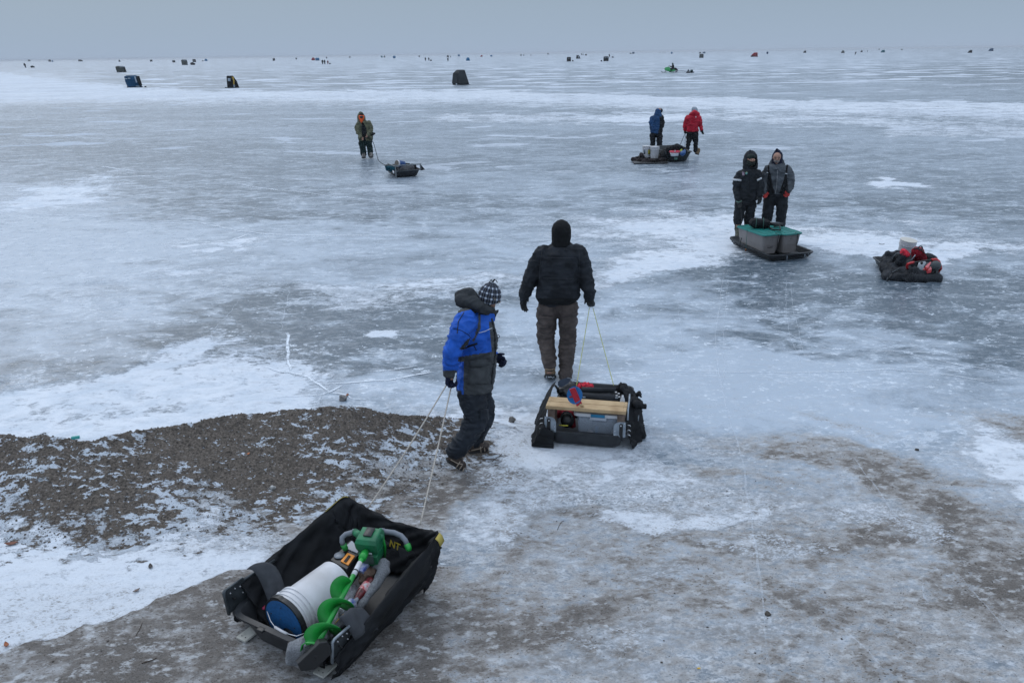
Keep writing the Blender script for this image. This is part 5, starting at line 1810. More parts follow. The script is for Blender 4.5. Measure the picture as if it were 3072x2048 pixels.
def near_sled():
    F = F1
    root = empty("sled", F.O, "black fabric sided sled carrying the white bucket and bright green auger", "sled")
    dz = lambda x, y: .02 * max(0, y - .8)
    T = tub(F, 0, .56, .62, .98, .80, 1.08, .21, z0=.02, r=.09, lip=.03)
    T.build("tub", PLAST, root, smooth=40)
    for px, py, sx in ((743, 1899, .085), (974, 2003, .085)):
        q = F.loc(F.atz(px, py, .02))
        m_ = MB().box(F.w(q[0], q[1] + .36, .012 - .0), sx, .84, .016, F.M3, .003)
        o = m_.build("runner", RUN, root)
        for e_ in (-.015, .018):
            MB().ell(F.w(q[0] + e_, q[1] - .035, .022), .004, .004, .003, None, 6, 4).build("screw", SOLE, o)
    # near rim hinges
    for x in (-.12, .14):
        MB().box(F.w(x, -.012, .226), .05, .035, .02, F.M3, .004).build("rim_clip", BLKP, root)
    # side brackets with frame tubes
    for sg in (-1, 1):
        x0 = sg * .435
        M = F.m4(F.w(x0 - .006, .0, .205), F.ey * 1.0, F.ez + F.ex * sg * .12 - F.ey * .22)
        poly = [(0, 0), (.19, .01), (.18, .10), (.17, .175), (.02, .175), (0, .16)] if sg < 0 else [(0, 0), (.16, .01), (.165, .12), (.16, .165), (.02, .165), (0, .15)]
        b = MB().prism(poly, M, .012, .002)
        br = b.build("side_bracket", DSTEEL, root, smooth=30)
        rm = MB()
        rm.tube([M @ Vector((a, c, .016)) for a, c in ((.005, .0), (.005, .16), (.02, .172), (.15, .172))], .009, 6)
        rm.build("bracket_rim", GALV if sg > 0 else DSTEEL, br)
        for a, c in ((.05, .13), (.09, .14), (.13, .13), (.14, .08)):
            MB().cone(M @ Vector((a, c, .015)), .005, M @ Vector((a, c, -.003)), .005, 8, 2).build("bolt", BOLT, br)
        MB().box(M @ Vector((.06, .09, .016)), .008, .008, .05, M.to_3x3(), .002).build("slot", SOLE, br)
        tb = MB()
        for k in range(3):
            a = M @ Vector((.14, .15 - k * .035, .0)); c = F.w(x0 * .985, .42 if sg < 0 else .34, (.36 if sg < 0 else .30) - k * .05)
            tb.tube([a, a.lerp(c, .5), c], .010, 8)
        tb.build("frame_tube", DSTEEL, root)
    # fabric walls: ridge line around three sides
    path = []
    keyR = [(.44, .02, .22), (.46, .10, .26), (.465, .30, .31), (.46, .60, .37), (.45, .95, .43), (.43, 1.11, .455), (.36, 1.15, .42), (.2, 1.155, .40), (0, 1.155, .39), (-.2, 1.16, .415), (-.36, 1.155, .45), (-.425, 1.12, .475), (-.445, .95, .44), (-.45, .60, .40), (-.45, .35, .37), (-.44, .14, .34)]
    n_ = len(keyR)

    def cr(t):
        i = min(n_ - 2, int(t)); f = t - i
        p = [Vector(keyR[max(0, min(n_ - 1, i + k))]) for k in (-1, 0, 1, 2)]
        return .5 * ((2 * p[1]) + (p[2] - p[0]) * f + (2 * p[0] - 5 * p[1] + 4 * p[2] - p[3]) * f * f + (3 * p[1] - p[0] - 3 * p[2] + p[3]) * f ** 3)
    NP, NCx = 200, 34
    G = []
    rnd = random.Random(5)
    for i in range(NP + 1):
        t = (n_ - 1) * i / NP
        k = cr(t)
        # outward direction from the centre line
        cx = 0; cy = min(max(k.y, .1), .80)
        o_ = Vector((k.x - cx, (k.y - cy) * 1.0, 0))
        o_ = o_.normalized() if o_.length > .01 else Vector((0, 1, 0))
        right = k.x > .3 and k.y < 1.0
        row = []
        for j in range(NCx + 1):
            s_ = j / NCx * 2 - 1         # -1 inside bottom .. 0 ridge .. 1 outside bottom
            if s_ < 0:
                a = -s_
                inw = .035 + .12 * a ** 1.2
                if k.x < -.3:
                    inw = .02 + .22 * a ** .9
                zz = k.z - (k.z - .07) * a ** 1.1
                p = k - o_ * inw * (a ** .8)
            else:
                a = s_
                out = (.015 + .045 * math.sin(math.pi * min(1, a * 1.3)) - .075 * a) if right else (.015 + .05 * a if k.x < -.3 else .015 - .10 * a)
                zz = k.z - (k.z - (.03 + .05 * max(0, k.y) if right else .015)) * a ** 1.05
                p = k + o_ * out * (a ** .7)
            row.append(Vector((p.x, p.y, zz)))
        G.append(row)
    # folds: long drag wrinkles running from the raised corners
    arr = np.array([[tuple(p) for p in r] for r in G])
    flat = arr.reshape(-1, 3)
    U = np.repeat(np.arange(NP + 1) / NP, NCx + 1); W_ = np.tile(np.linspace(-1, 1, NCx + 1), NP + 1)
    a1 = fbm(U * 14 + W_ * 2.5, W_ * 1.1 + U * 2, 1.0, 4, 51)
    rid = (1 - np.abs(2 * a1 - 1)) ** 2
    a2 = fbm(U * 34 - W_ * 5, W_ * 2.2, 1.0, 3, 57)
    rid2 = (1 - np.abs(2 * a2 - 1)) ** 2
    amp = (rid - .5) * .05 + (rid2 - .5) * .016
    fade = np.clip(1.15 - np.abs(W_) * .3, 0, 1) * np.where(np.abs(W_) < .08, .4, 1)
    nx = np.where(flat[:, 0] > .3, 1.0, np.where(flat[:, 0] < -.3, -1.0, 0.0)); ny = np.where(flat[:, 1] > 1.0, 1.0, 0.0)
    sgn = np.where(W_ < 0, -1, 1)
    flat[:, 0] += amp * fade * nx * sgn * .9
    flat[:, 1] += amp * fade * ny * sgn * .9
    flat[:, 2] += amp * fade * .35
    flat[:, 2] = np.maximum(flat[:, 2], .012)
    G = [[F.w(*flat[i * (NCx + 1) + j]) for j in range(NCx + 1)] for i in range(NP + 1)]
    MB().sheet(G, .004).build("fabric_wall", TARP, root)
    # yellow corner straps
    def ridge_strap(t0, t1, off, name="corner_strap"):
        g = []
        for k in range(9):
            t = (n_ - 1) * (t0 + (t1 - t0) * k / 8); c = cr(t)
            o_ = Vector((1 if c.x > 0 else -1, .25, 0)).normalized()
            g.append([F.w(*(c + o_ * off + Vector((0, 0, .008)))), F.w(*(c + o_ * (off + .022) + Vector((0, 0, -.01)))), F.w(*(c + o_ * (off + .035) + Vector((0, 0, -.05))))])
        MB().sheet(g, .004).build(name, YEL, root)
    ridge_strap(.295, .328, .016)
    ridge_strap(.70, .80, .0)
    # grey cover strap arching over the near left corner
    g = []
    for k in range(13):
        t = k / 12
        px = [725, 742, 760, 778, 795, 810][min(5, int(t * 5))] if False else 0
        a = F.w(-.42, .24, .43); b = F.w(-.35, .30, .45); c = F.w(-.27, .27, .30); d = F.w(-.20, .22, .10)
        p = a * (1 - t) ** 3 + b * 3 * t * (1 - t) ** 2 + c * 3 * t * t * (1 - t) + d * t ** 3
        wv = .045 + .02 * math.sin(math.pi * t)
        g.append([p + F.ey * (wv * q) + F.ez * (.012 * (1 - q * q)) + F.ex * .3 * wv * q for q in (-1, -.5, 0, .5, 1)])
    MB().sheet(g, .006).build("cover_strap", WEB, root)
    # loose grey flap on the near right corner
    g = []
    for i in range(9):
        r_ = []
        for j in range(9):
            u_ = i / 8; v_ = j / 8
            p = F.w(.41 + .09 * u_ + .015 * math.sin(7 * v_), .12 + .20 * v_ + .03 * u_, .40 + .04 * math.sin(3 * v_ + 1) - .15 * u_ ** 1.4)
            r_.append(p)
        g.append(r_)
    MB().sheet(g, .005).build("fabric_flap", WEB, root)
    # lettering on the inside of the far wall
    tx = bpy.data.curves.new("t", 'FONT'); tx.body = "NT"; tx.size = .068; tx.extrude = .001; tx.offset = .0012
    to = bpy.data.objects.new("t", tx); COL.objects.link(to)
    dg = bpy.context.evaluated_depsgraph_get(); tm = bpy.data.meshes.new_from_object(to.evaluated_get(dg))
    bpy.data.objects.remove(to)
    tc_ = F.w(.070, 1.015, .285)
    xa = (F.ex * 1.0 - F.ez * .10).normalized(); ya = (F.ez * 1.0 + F.ey * .35).normalized()
    vs = [tc_ + xa * v_.co.x + ya * v_.co.y - F.ey * .0 for v_ in tm.vertices]
    l_ = MB(); l_.add(vs, [tuple(p.vertices) for p in tm.polygons]); l_.build("lettering", mat("yellow_print", (.62, .50, .06), rough=.6), root, smooth=False)
    # dark clutter in the near left of the tub
    return root


SLED1 = near_sled()


def bucket_mb(M4, r0, r1, L, th=.004):
    """open or closed pail: base radius r0, mouth radius r1, length L along +z of M4"""
    pr = [(r0 * .9, 0), (r0, .008), (r0 + (r1 - r0) * .55, L * .70), (r1 * .975, L * .74), (r1 * 1.035, L * .745), (r1 * 1.035, L * .775), (r1 * .985, L * .78), (r1 * .985, L * .81), (r1 * 1.03, L * .815), (r1 * 1.03, L * .84),
          (r1 * .985, L * .845), (r1 * .99, L * .89), (r1 * 1.04, L * .895), (r1 * 1.04, L * .915), (r1 * 1.0, L * .92), (r1 * 1.0, L * .965), (r1 * 1.03, L * .97), (r1 * 1.03, L), (r1 * .96, L), (r1 * .95, L * .96), (r0 * .93, L * .03)]
    return MB().lathe(pr, M4, 40)


def near_load():
    F = F1
    # white bucket lying on its side with a blue lid
    a = F.atz(858, 1864, .215); b = F.atz(1018, 1733, .235)
    ax = (b - a)
    L = .44; axn = ax.normalized()
    up = Vector((0, 0, 1)); sx = axn.cross(up).normalized(); uy = sx.cross(axn)
    M = Matrix((sx, -uy, -axn)).transposed().to_4x4()
    M.translation = a + axn * L
    a = a + Vector((0, 0, .01)); L = .46
    M.translation = a + axn * L
    root = empty("bucket", a + Vector((0, 0, -.19)), "white plastic bucket with blue lid lying on its side in the near sled", "bucket")
    r1 = .162
    bucket_mb(M, .138, r1, L).build("body", WHITEP, root, smooth=35)
    Ml = Matrix((sx, -uy, -axn)).transposed().to_4x4(); Ml.translation = a + axn * .006
    # dark ring with grip lugs
    ring_ = []
    for k in range(72):
        q = 2 * math.pi * k / 72
        lug = 1.10 if (k % 24) in (0, 1, 2, 3, 4, 5, 6) else 1.0
        ring_.append(q)
    R = []
    for (rr_, z) in ((.93, -.012), (1.03, -.012), (1.045, .0), (1.045, .022), (.93, .022)):
        row = []
        for k in range(72):
            q = 2 * math.pi * k / 72
            lug = .05 if (k % 24) < 6 and rr_ > 1 else 0
            row.append(Ml @ Vector(((r1 * (rr_ + lug)) * math.cos(q), (r1 * (rr_ + lug)) * math.sin(q), z)))
        R.append(row)
    R.append(R[0])
    lid = MB().rings(R, close=False).build("lid_ring", BLKP, root, smooth=35)
    # blue foam disc with a round cut-out towards the rim
    cutc = Vector((.035, .094)); cr_ = .060
    outer = []
    N = 64
    pts = []
    for k in range(N):
        q = 2 * math.pi * k / N
        p = Vector((r1 * .95 * math.cos(q), r1 * .95 * math.sin(q)))
        d = (p - cutc).length
        if d < cr_ * 1.15:
            continue
        pts.append((q, p))
    # start right after the gap
    gap = max(range(len(pts)), key=lambda i: ((pts[(i + 1) % len(pts)][0] - pts[i][0]) % (2 * math.pi)))
    pts = [p for _, p in pts[gap + 1:] + pts[:gap + 1]]
    a0 = math.atan2(pts[-1].y - cutc.y, pts[-1].x - cutc.x); a1 = math.atan2(pts[0].y - cutc.y, pts[0].x - cutc.x)
    da = (a1 - a0)
    while da > 0:
        da -= 2 * math.pi
    for k in range(1, 20):
        q = a0 + da * k / 20
        pts.append(cutc + Vector((math.cos(q), math.sin(q))) * cr_)
    MB().prism([(p.x, p.y) for p in pts], Ml @ Matrix.Translation((0, 0, .012)), .014).build("lid", BLUEP, root, smooth=30)
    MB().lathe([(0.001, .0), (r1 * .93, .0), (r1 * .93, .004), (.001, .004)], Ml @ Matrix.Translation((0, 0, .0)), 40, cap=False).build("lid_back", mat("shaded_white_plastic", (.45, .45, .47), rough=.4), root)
    for x, y in ((-.02, .02), (-.10, .03), (.10, .0), (.0, .115)):
        MB().ell(Ml @ Vector((x, -y, .028)), .005, .005, .003, None, 8, 4).build("lid_screw", SOLE, root)
    h = MB()
    piv1 = Ml @ Vector((-.150, -.055, -.055)); piv2 = Ml @ Vector((.150, .055, -.055))
    pth = [F.atz(829, 1801, .30), F.atz(803, 1812, .26), F.atz(801, 1832, .25), F.atz(812, 1862, .245), F.atz(826, 1881, .24), F.atz(860, 1899, .235), F.atz(890, 1907, .25), F.atz(912, 1899, .25)]
    h.tube(pth, .0032, 6)
    hd = h.build("handle", mat("handle_wire", (.5, .52, .55), rough=.4, metal=.6), root)
    MB().tube([F.atz(825, 1880, .24), F.atz(843, 1891, .238), F.atz(861, 1900, .235)], .009, 10).build("grip", WHITEP, hd)
    MB().box(F.atz(838, 1783, .335), .03, .02, .03, F.M3, .004).build("handle_lug", WHITEP, root)
    # label sticker on the bucket's flank
    lb = MB()
    g = []
    for i in range(7):
        q = math.radians(-12 + 30 * i / 6)
        g.append([Ml @ Vector((.1575 * math.cos(q), .1575 * math.sin(q), -z)) for z in (.125, .15, .175)])
    lb.sheet(g, .0015).build("label", mat("paper_label", (.46, .44, .30), rough=.6, col2=(.03, .03, .02), nscale=18), root)

    # ---- green auger
    p0 = F.atz(1094, 1660, .44); p1 = F.atz(954, 1930, .33)
    ax = (p1 - p0); L = ax.length; d = ax.normalized()
    side = d.cross(Vector((0, 0, 1))).normalized(); upv = side.cross(d).normalized()
    if upv.z < 0:
        upv = -upv; side = -side
    root = empty("ice_auger", (p0 + p1) / 2 + Vector((0, 0, -.2)), "bright green ice auger with spiral blade, lying across the white bucket", "ice auger")
    MB().tube([p0 - d * .03, p0, p0 + d * L * .5, p1], .016, 14).build("shaft", GREENB, root)
    cl = MB().tube([p0 - d * .01, p0 + d * .05], .026, 14).build("collar", GREENB, root)
    stk = MB().tube([p0 + d * .085, p0 + d * .20], .0175, 14).build("sticker", mat("white_sticker", (.62, .63, .66), rough=.4), root)
    MB().tube([p0 + d * .158, p0 + d * .168], .0182, 14).build("sticker_mark", SOLE, stk)
    # helical flighting
    R_ = .100; pitch = .195; t0 = L * .36; t1 = L * .985
    nn = 110
    inn, out = [], []
    for k in range(nn + 1):
        s_ = t0 + (t1 - t0) * k / nn
        q = -2 * math.pi * (s_ - t0) / pitch + 2.2
        rr_ = R_ * min(1, .35 + k / 9) * (1 if k < nn - 3 else .9)
        c = p0 + d * s_
        v_ = side * math.cos(q) + upv * math.sin(q)
        inn.append(c + v_ * .015); out.append(c + v_ * rr_ + d * .006)
    mid = [i_.lerp(o_, .5) for i_, o_ in zip(inn, out)]
    MB().sheet([inn, mid, out], .0025).build("blade", GREENB, root)
    # blade guard and its straps
    gc = F.atz(941, 1957, .30)
    ga = (F.atz(975, 1938, .30) - F.atz(905, 1972, .28)).normalized()
    M = F.m4(gc, ga, F.ez + F.ey * .3)
    MB().prism([(-.10, -.045), (-.03, -.075), (.085, -.03), (.10, .02), (.085, .06), (.045, .075), (-.105, .012)], M, .05, .006).build("blade_guard", BLKP, root, smooth=30)
    MB().ell(gc + M.to_3x3() @ Vector((0, 0, .05)), .012, .012, .004, M.to_3x3(), 12, 4).build("guard_bolt", SOLE, root)
    gs = MB()
    def strip(pts, w=.020, ax_=None):
        g_ = []
        for p in pts:
            g_.append([p - (ax_ or F.ez) * w / 2, p + (ax_ or F.ez) * w / 2])
        gs.sheet(g_, .004)
    strip([F.atz(904, 1950, .33), F.atz(908, 1932, .36), F.atz(921, 1925, .37), F.atz(940, 1927, .37), F.atz(952, 1931, .36), F.atz(958, 1912, .37)], .018, F.ey)
    strip([F.atz(938, 1982, .26), F.atz(955, 1984, .26), F.atz(968, 1978, .27), F.atz(974, 1966, .28)], .022, F.ez)
    gs.build("guard_strap", GREENB, root)
    # power head
    hc = p0 - d * .085 + upv * .0
    Mh = Matrix((side, upv, -d)).transposed()      # x right, y up, z back along the shaft
    def hb(x, y, z, sx_, sy_, sz_, bev, m_, nm, par=root):
        return MB().box(hc + Mh @ Vector((x, y, z)), sx_, sy_, sz_, Mh, bev).build(nm, m_, par, smooth=35)
    sd = -1 if side.dot(F.ex) < 0 else 1
    top = MB()
    top.rings([[hc + Mh @ Vector((x * w_, y, z)) for x, z in ((-1, -zf), (1, -zf), (1, zb), (-1, zb))] for y, w_, zf, zb in ((-.05, .064, .03, .085), (.0, .076, .05, .095), (.05, .078, .055, .095), (.075, .068, .04, .085), (.08, .06, .03, .08))])
    hd = top.build("motor_housing", GREENH, root, smooth=30)
    MB().box(hc + Mh @ Vector((0, .0885, .03)), .058, .008, .085, Mh, .003).build("housing_panel", BLKP, hd)
    nk = MB()
    nk.rings([[hc + Mh @ Vector((x * w_, y, z)) for x, z in ((-1, -zf), (1, -zf), (1, zb), (-1, zb))] for y, w_, zf, zb in ((-.16, .05, .03, .10), (-.12, .062, .045, .11), (-.06, .066, .05, .11), (-.048, .07, .04, .10))])
    gb = nk.build("gearbox", GREENH, root, smooth=30)
    MB().box(hc + Mh @ Vector((0, -.075, -.056)), .085, .075, .012, Mh, .004).build("gearbox_plate", mat("grey_green_plate", (.06, .10, .085), rough=.5), gb)
    MB().box(hc + Mh @ Vector((0, -.022, -.058)), .075, .012, .010, Mh, .002).build("vent_slot", mat("pale_slot", (.36, .40, .41), rough=.5), gb)
    MB().box(hc + Mh @ Vector((0, -.155, .02)), .11, .016, .10, Mh, .004).build("battery_base", BLKP, gb)
    fr = MB()
    for q in (-1, 1):
        fr.tube([hc + Mh @ Vector((q * .068, .03, .08)), hc + Mh @ Vector((q * .074, -.08, .08)), hc + Mh @ Vector((q * .065, -.165, .07))], .009, 6)
    fr.build("guard_frame", GREENB, root)
    # handles
    for nm_side, pts in (("l", [(1065, 1595), (1055, 1597), (1037, 1602), (1026, 1612), (1026, 1624), (1030, 1632)]), ("r", [(1142, 1593), (1157, 1594), (1182, 1597), (1203, 1606), (1216, 1620), (1221, 1632)])):
        zs = [.46, .46, .455, .44, .42, .40]
        P = [F.atz(x, y, z) for (x, y), z in zip(pts, zs)]
        stub = MB().tube([hc + Mh @ Vector(((1 if (P[0] - hc).dot(side) > 0 else -1) * .07, .045, .03)), P[0]], .025, 12)
        st = stub.build("handle", GREENH, root)
        MB().tube([P[0] - (P[1] - P[0]) * .2, P[1] - (P[1] - P[0]) * .3], .024, 12).build("grip_ring", GRIP, st)
        MB().tube(P, [.019, .019, .019, .0185, .018, .018], 12).build("grip", GRIP, st)
        e = P[-1]; dd = (P[-1] - P[-2]).normalized()
        MB().tube([e, e + dd * .035, e + dd * .05], [.022, .021, .012], 10).build("grip_end", GREENB, st)

    # ---- black tackle case with orange latch
    root = empty("tackle_case", F.atz(1036, 1668, .05), "black flat case with orange handle plate, behind the white bucket", "tool case")
    q = [F.atz(x, y, .35) for x, y in ((992, 1678), (1040, 1706), (1080, 1655), (1052, 1620))]
    m_ = MB().rings([[p - Vector((0, 0, .16)) for p in q], [p for p in q]])
    m_.build("body", BLKP, root, smooth=False)
    def plate(qd, z, m__, nm, th=.006, par=root):
        Q = [F.atz(x, y, z) for x, y in qd]
        return MB().rings([[p for p in Q], [p + Vector((0, 0, th)) for p in Q]]).build(nm, m__, par, smooth=False)
    pl = plate([(1022, 1684), (1045, 1696), (1065, 1668), (1043, 1659)], .352, ORANGE, "handle_plate")
    plate([(1031, 1683), (1038, 1687), (1052, 1668), (1046, 1665)], .36, SOLE, "slot", .004, pl)
    plate([(1034, 1643), (1072, 1660), (1078, 1648), (1056, 1623)], .352, mat("smoky_clear_lid", (.26, .29, .34), rough=.2), "window")
    c = F.atz(1018, 1666, .354)
    MB().lathe([(.002, 0), (.036, 0), (.036, .006), (.002, .006)], Matrix.Translation(c), 24, cap=False).build("dial", mat("smoky_dial", (.20, .22, .25), rough=.35), root)

    # ---- grey fleece garment, over the far right of the load and hanging over the near edge
    fl = MB()
    fl.chain([(F.atz(*p, z), r_) for p, z, r_ in (((1128, 1698), .27, .03), ((1148, 1692), .30, .045), ((1150, 1712), .28, .038), ((1134, 1742), .25, .03), ((1112, 1775), .23, .026), ((1090, 1805), .20, .025), ((1072, 1826), .17, .022))])
    fl.remesh(.008, 3, .010, (12, 12, 12), 5, fine=.003)
    o = fl.build("sleeve", FLEECE, None, F.atz(1110, 1770, .1)); o.name = "fleece_sleeve"; tag(o, "grey fleece sleeve lying along the right side of the near sled", "clothing")
    fl = MB()
    for p, z, r_, p2, z2, r2 in (((893, 1945), .24, .055, (930, 1915), .27, .04), ((893, 1945), .24, .055, (880, 1972), .12, .045), ((880, 1972), .12, .045, (920, 1990), .12, .03), ((893, 1945), .24, .05, (925, 1985), .14, .03), ((930, 1915), .27, .04, (975, 1905), .24, .05), ((975, 1905), .24, .05, (1010, 1860), .22, .06), ((1010, 1860), .22, .06, (1045, 1800), .18, .05), ((1045, 1800), .18, .05, (1062, 1770), .17, .04)):
        fl.cone(F.atz(*p, z), r_, F.atz(*p2, z2), r2)
    fl.remesh(.008, 3, .020, (9, 9, 9), 8, fine=.003)
    o = fl.build("sweatshirt", FLEECE, None, F.atz(940, 1930, .1)); tag(o, "grey sweatshirt spilling over the near rim of the near sled", "clothing")

    # ---- bottles and wrappers
    a = F.atz(1068, 1798, .22); b = F.atz(1117, 1735, .25); dx = (b - a).normalized()
    root = empty("drink_bottle", a, "red labelled plastic drink bottle beside the green auger", "bottle")
    z_ = dx; x_ = z_.orthogonal().normalized(); y_ = z_.cross(x_); M = Matrix((x_, y_, z_)).transposed().to_4x4(); M.translation = a - dx * .02
    MB().lathe([(.012, 0), (.014, .02), (.03, .06), (.033, .10), (.032, .19), (.026, .21), (.001, .212)], M, 20).build("bottle_body", mat("dark_red_cola", (.16, .02, .025), rough=.25, col2=(.04, .012, .012), nscale=30), root)
    MB().lathe([(.0335, .095), (.034, .10), (.034, .155), (.0335, .16)], M, 20, cap=False).build("label", mat("red_white_label", (.50, .02, .03), rough=.4, col2=(.55, .55, .57), nscale=34), root)
    MB().lathe([(.001, -.012), (.015, -.012), (.015, .008), (.001, .008)], M, 16, cap=False).build("cap", mat("white_cap", (.6, .6, .62), rough=.4), root)
    a = F.atz(1032, 1830, .24); b = F.atz(1060, 1806, .24); dx = (b - a).normalized()
    root = empty("water_bottle", a, "clear plastic water bottle with blue label under the auger blade", "bottle")
    z_ = dx; x_ = z_.orthogonal().normalized(); y_ = z_.cross(x_); M = Matrix((x_, y_, z_)).transposed().to_4x4(); M.translation = a - dx * .07
    MB().lathe([(.02, 0), (.034, .01), (.033, .04), (.035, .05), (.033, .06), (.035, .075), (.033, .09), (.035, .11), (.034, .14), (.014, .18), (.013, .2), (.001, .2)], M, 20).build("bottle_body", mat("clear_bottle", (.38, .43, .48), rough=.15, alpha=.6, noise=.4, nscale=40), root)
    MB().lathe([(.0355, .115), (.036, .12), (.036, .15), (.034, .155)], M, 20, cap=False).build("label", mat("blue_label", (.03, .07, .26), rough=.4, col2=(.5, .52, .55), nscale=30), root)
    m_ = MB(); c = F.atz(1104, 1722, .24)
    m_.ell(c, .06, .05, .04); m_.cone(c, .03, F.atz(1088, 1745, .21), .02); m_.cone(c, .03, F.atz(1110, 1705, .25), .02); m_.remesh(.007, 1, .022, (22, 22, 22), 4)
    o = m_.build("paper_bag", mat("brown_paper", (.15, .10, .075), rough=.85, noise=.3), None, c); tag(o, "crumpled brown paper bag behind the drink bottle", "paper bag")
    m_ = MB(); c = F.atz(1090, 1702, .30)
    m_.box(c, .05, .07, .03, F.M3 @ Matrix.Rotation(.4, 3, 'X'), .004)
    o = m_.build("snack_packet", mat("blue_white_wrap", (.42, .46, .55), rough=.4, col2=(.03, .07, .35), nscale=22), None, c, smooth=False); tag(o, "small blue and white packet next to the auger's gearbox", "packet")
    P = [F.atz(x, y, z) for x, y, z in ((1025, 1807, .28), (1034, 1815, .29), (1046, 1828, .29), (1055, 1839, .28), (1044, 1840, .28), (1030, 1842, .28), (1018, 1854, .28), (1006, 1868, .27))]
    o = MB().tube(P, .004, 6).build("tan_string", mat("tan_cord", (.42, .26, .08), rough=.8), None, P[0]); tag(o, "short tan string tangled over the water bottle", "string")
    # gear in the dark near left of the tub
    m_ = MB(); c = F.atz(767, 1792, .14)
    m_.chain([(c - F.ex * .03, .010), (c, .014), (c + F.ex * .02 - F.ey * .02, .012), (c + F.ex * .03, .010)]); m_.ell(c + F.ez * .01, .02, .014, .012)
    o = m_.build("reel", mat("amber_plastic", (.50, .25, .02), rough=.4), None, c); tag(o, "small amber fishing reel in the dark corner of the near sled", "fishing reel")
    m_ = MB(); c = F.atz(745, 1830, .10)
    m_.ell(c, .11, .10, .05); m_.cone(c, .05, F.atz(790, 1850, .1), .05); m_.cone(c, .04, F.atz(735, 1795, .1), .05); m_.remesh(.009, 2, .02, (12, 12, 12), 3)
    o = m_.build("black_bag", TARP, None, c); tag(o, "black cloth bag in the near left corner of the near sled", "bag")
    m_ = MB(); c = F.atz(792, 1824, .17)
    m_.cone(c, .012, c + F.ey * .03 + F.ez * .01, .008); m_.ell(c, .014, .012, .012)
    o = m_.build("lure", mat("crimson_lure", (.35, .02, .08), rough=.4), None, c); tag(o, "small crimson fishing lure beside the bucket's blue lid", "fishing lure")


near_load()
HAND1 = BLUEM['A'][0][-1][0]
hp = Rig(1410, 1385).pt(1347, 1158, -.22)
e1 = F1.w(-.20, 1.20, .33); e2 = F1.w(.22, 1.19, .33)
e1 = gp(1105, 1522, F1.O.z + .36); e2 = gp(1261, 1571, F1.O.z + .36)
rope("tow_rope", [Rig(1410, 1385).pt(1341, 1152, -.24), e1], .0062, ROPE, "pale braided tow rope running to the left corner of the near sled", sag=.02, group="tow rope pair of the near sled")
rope("tow_rope", [Rig(1410, 1385).pt(1354, 1158, -.20), e2], .0062, ROPE, "pale braided tow rope running to the right corner of the near sled", sag=.01, group="tow rope pair of the near sled")
# ------------------------------------------------------------------ the bench sled
F2 = Frame((.6845, 6.8745, 0), -12.3)
F2.O.z = tz(.75, 7.1) + .004


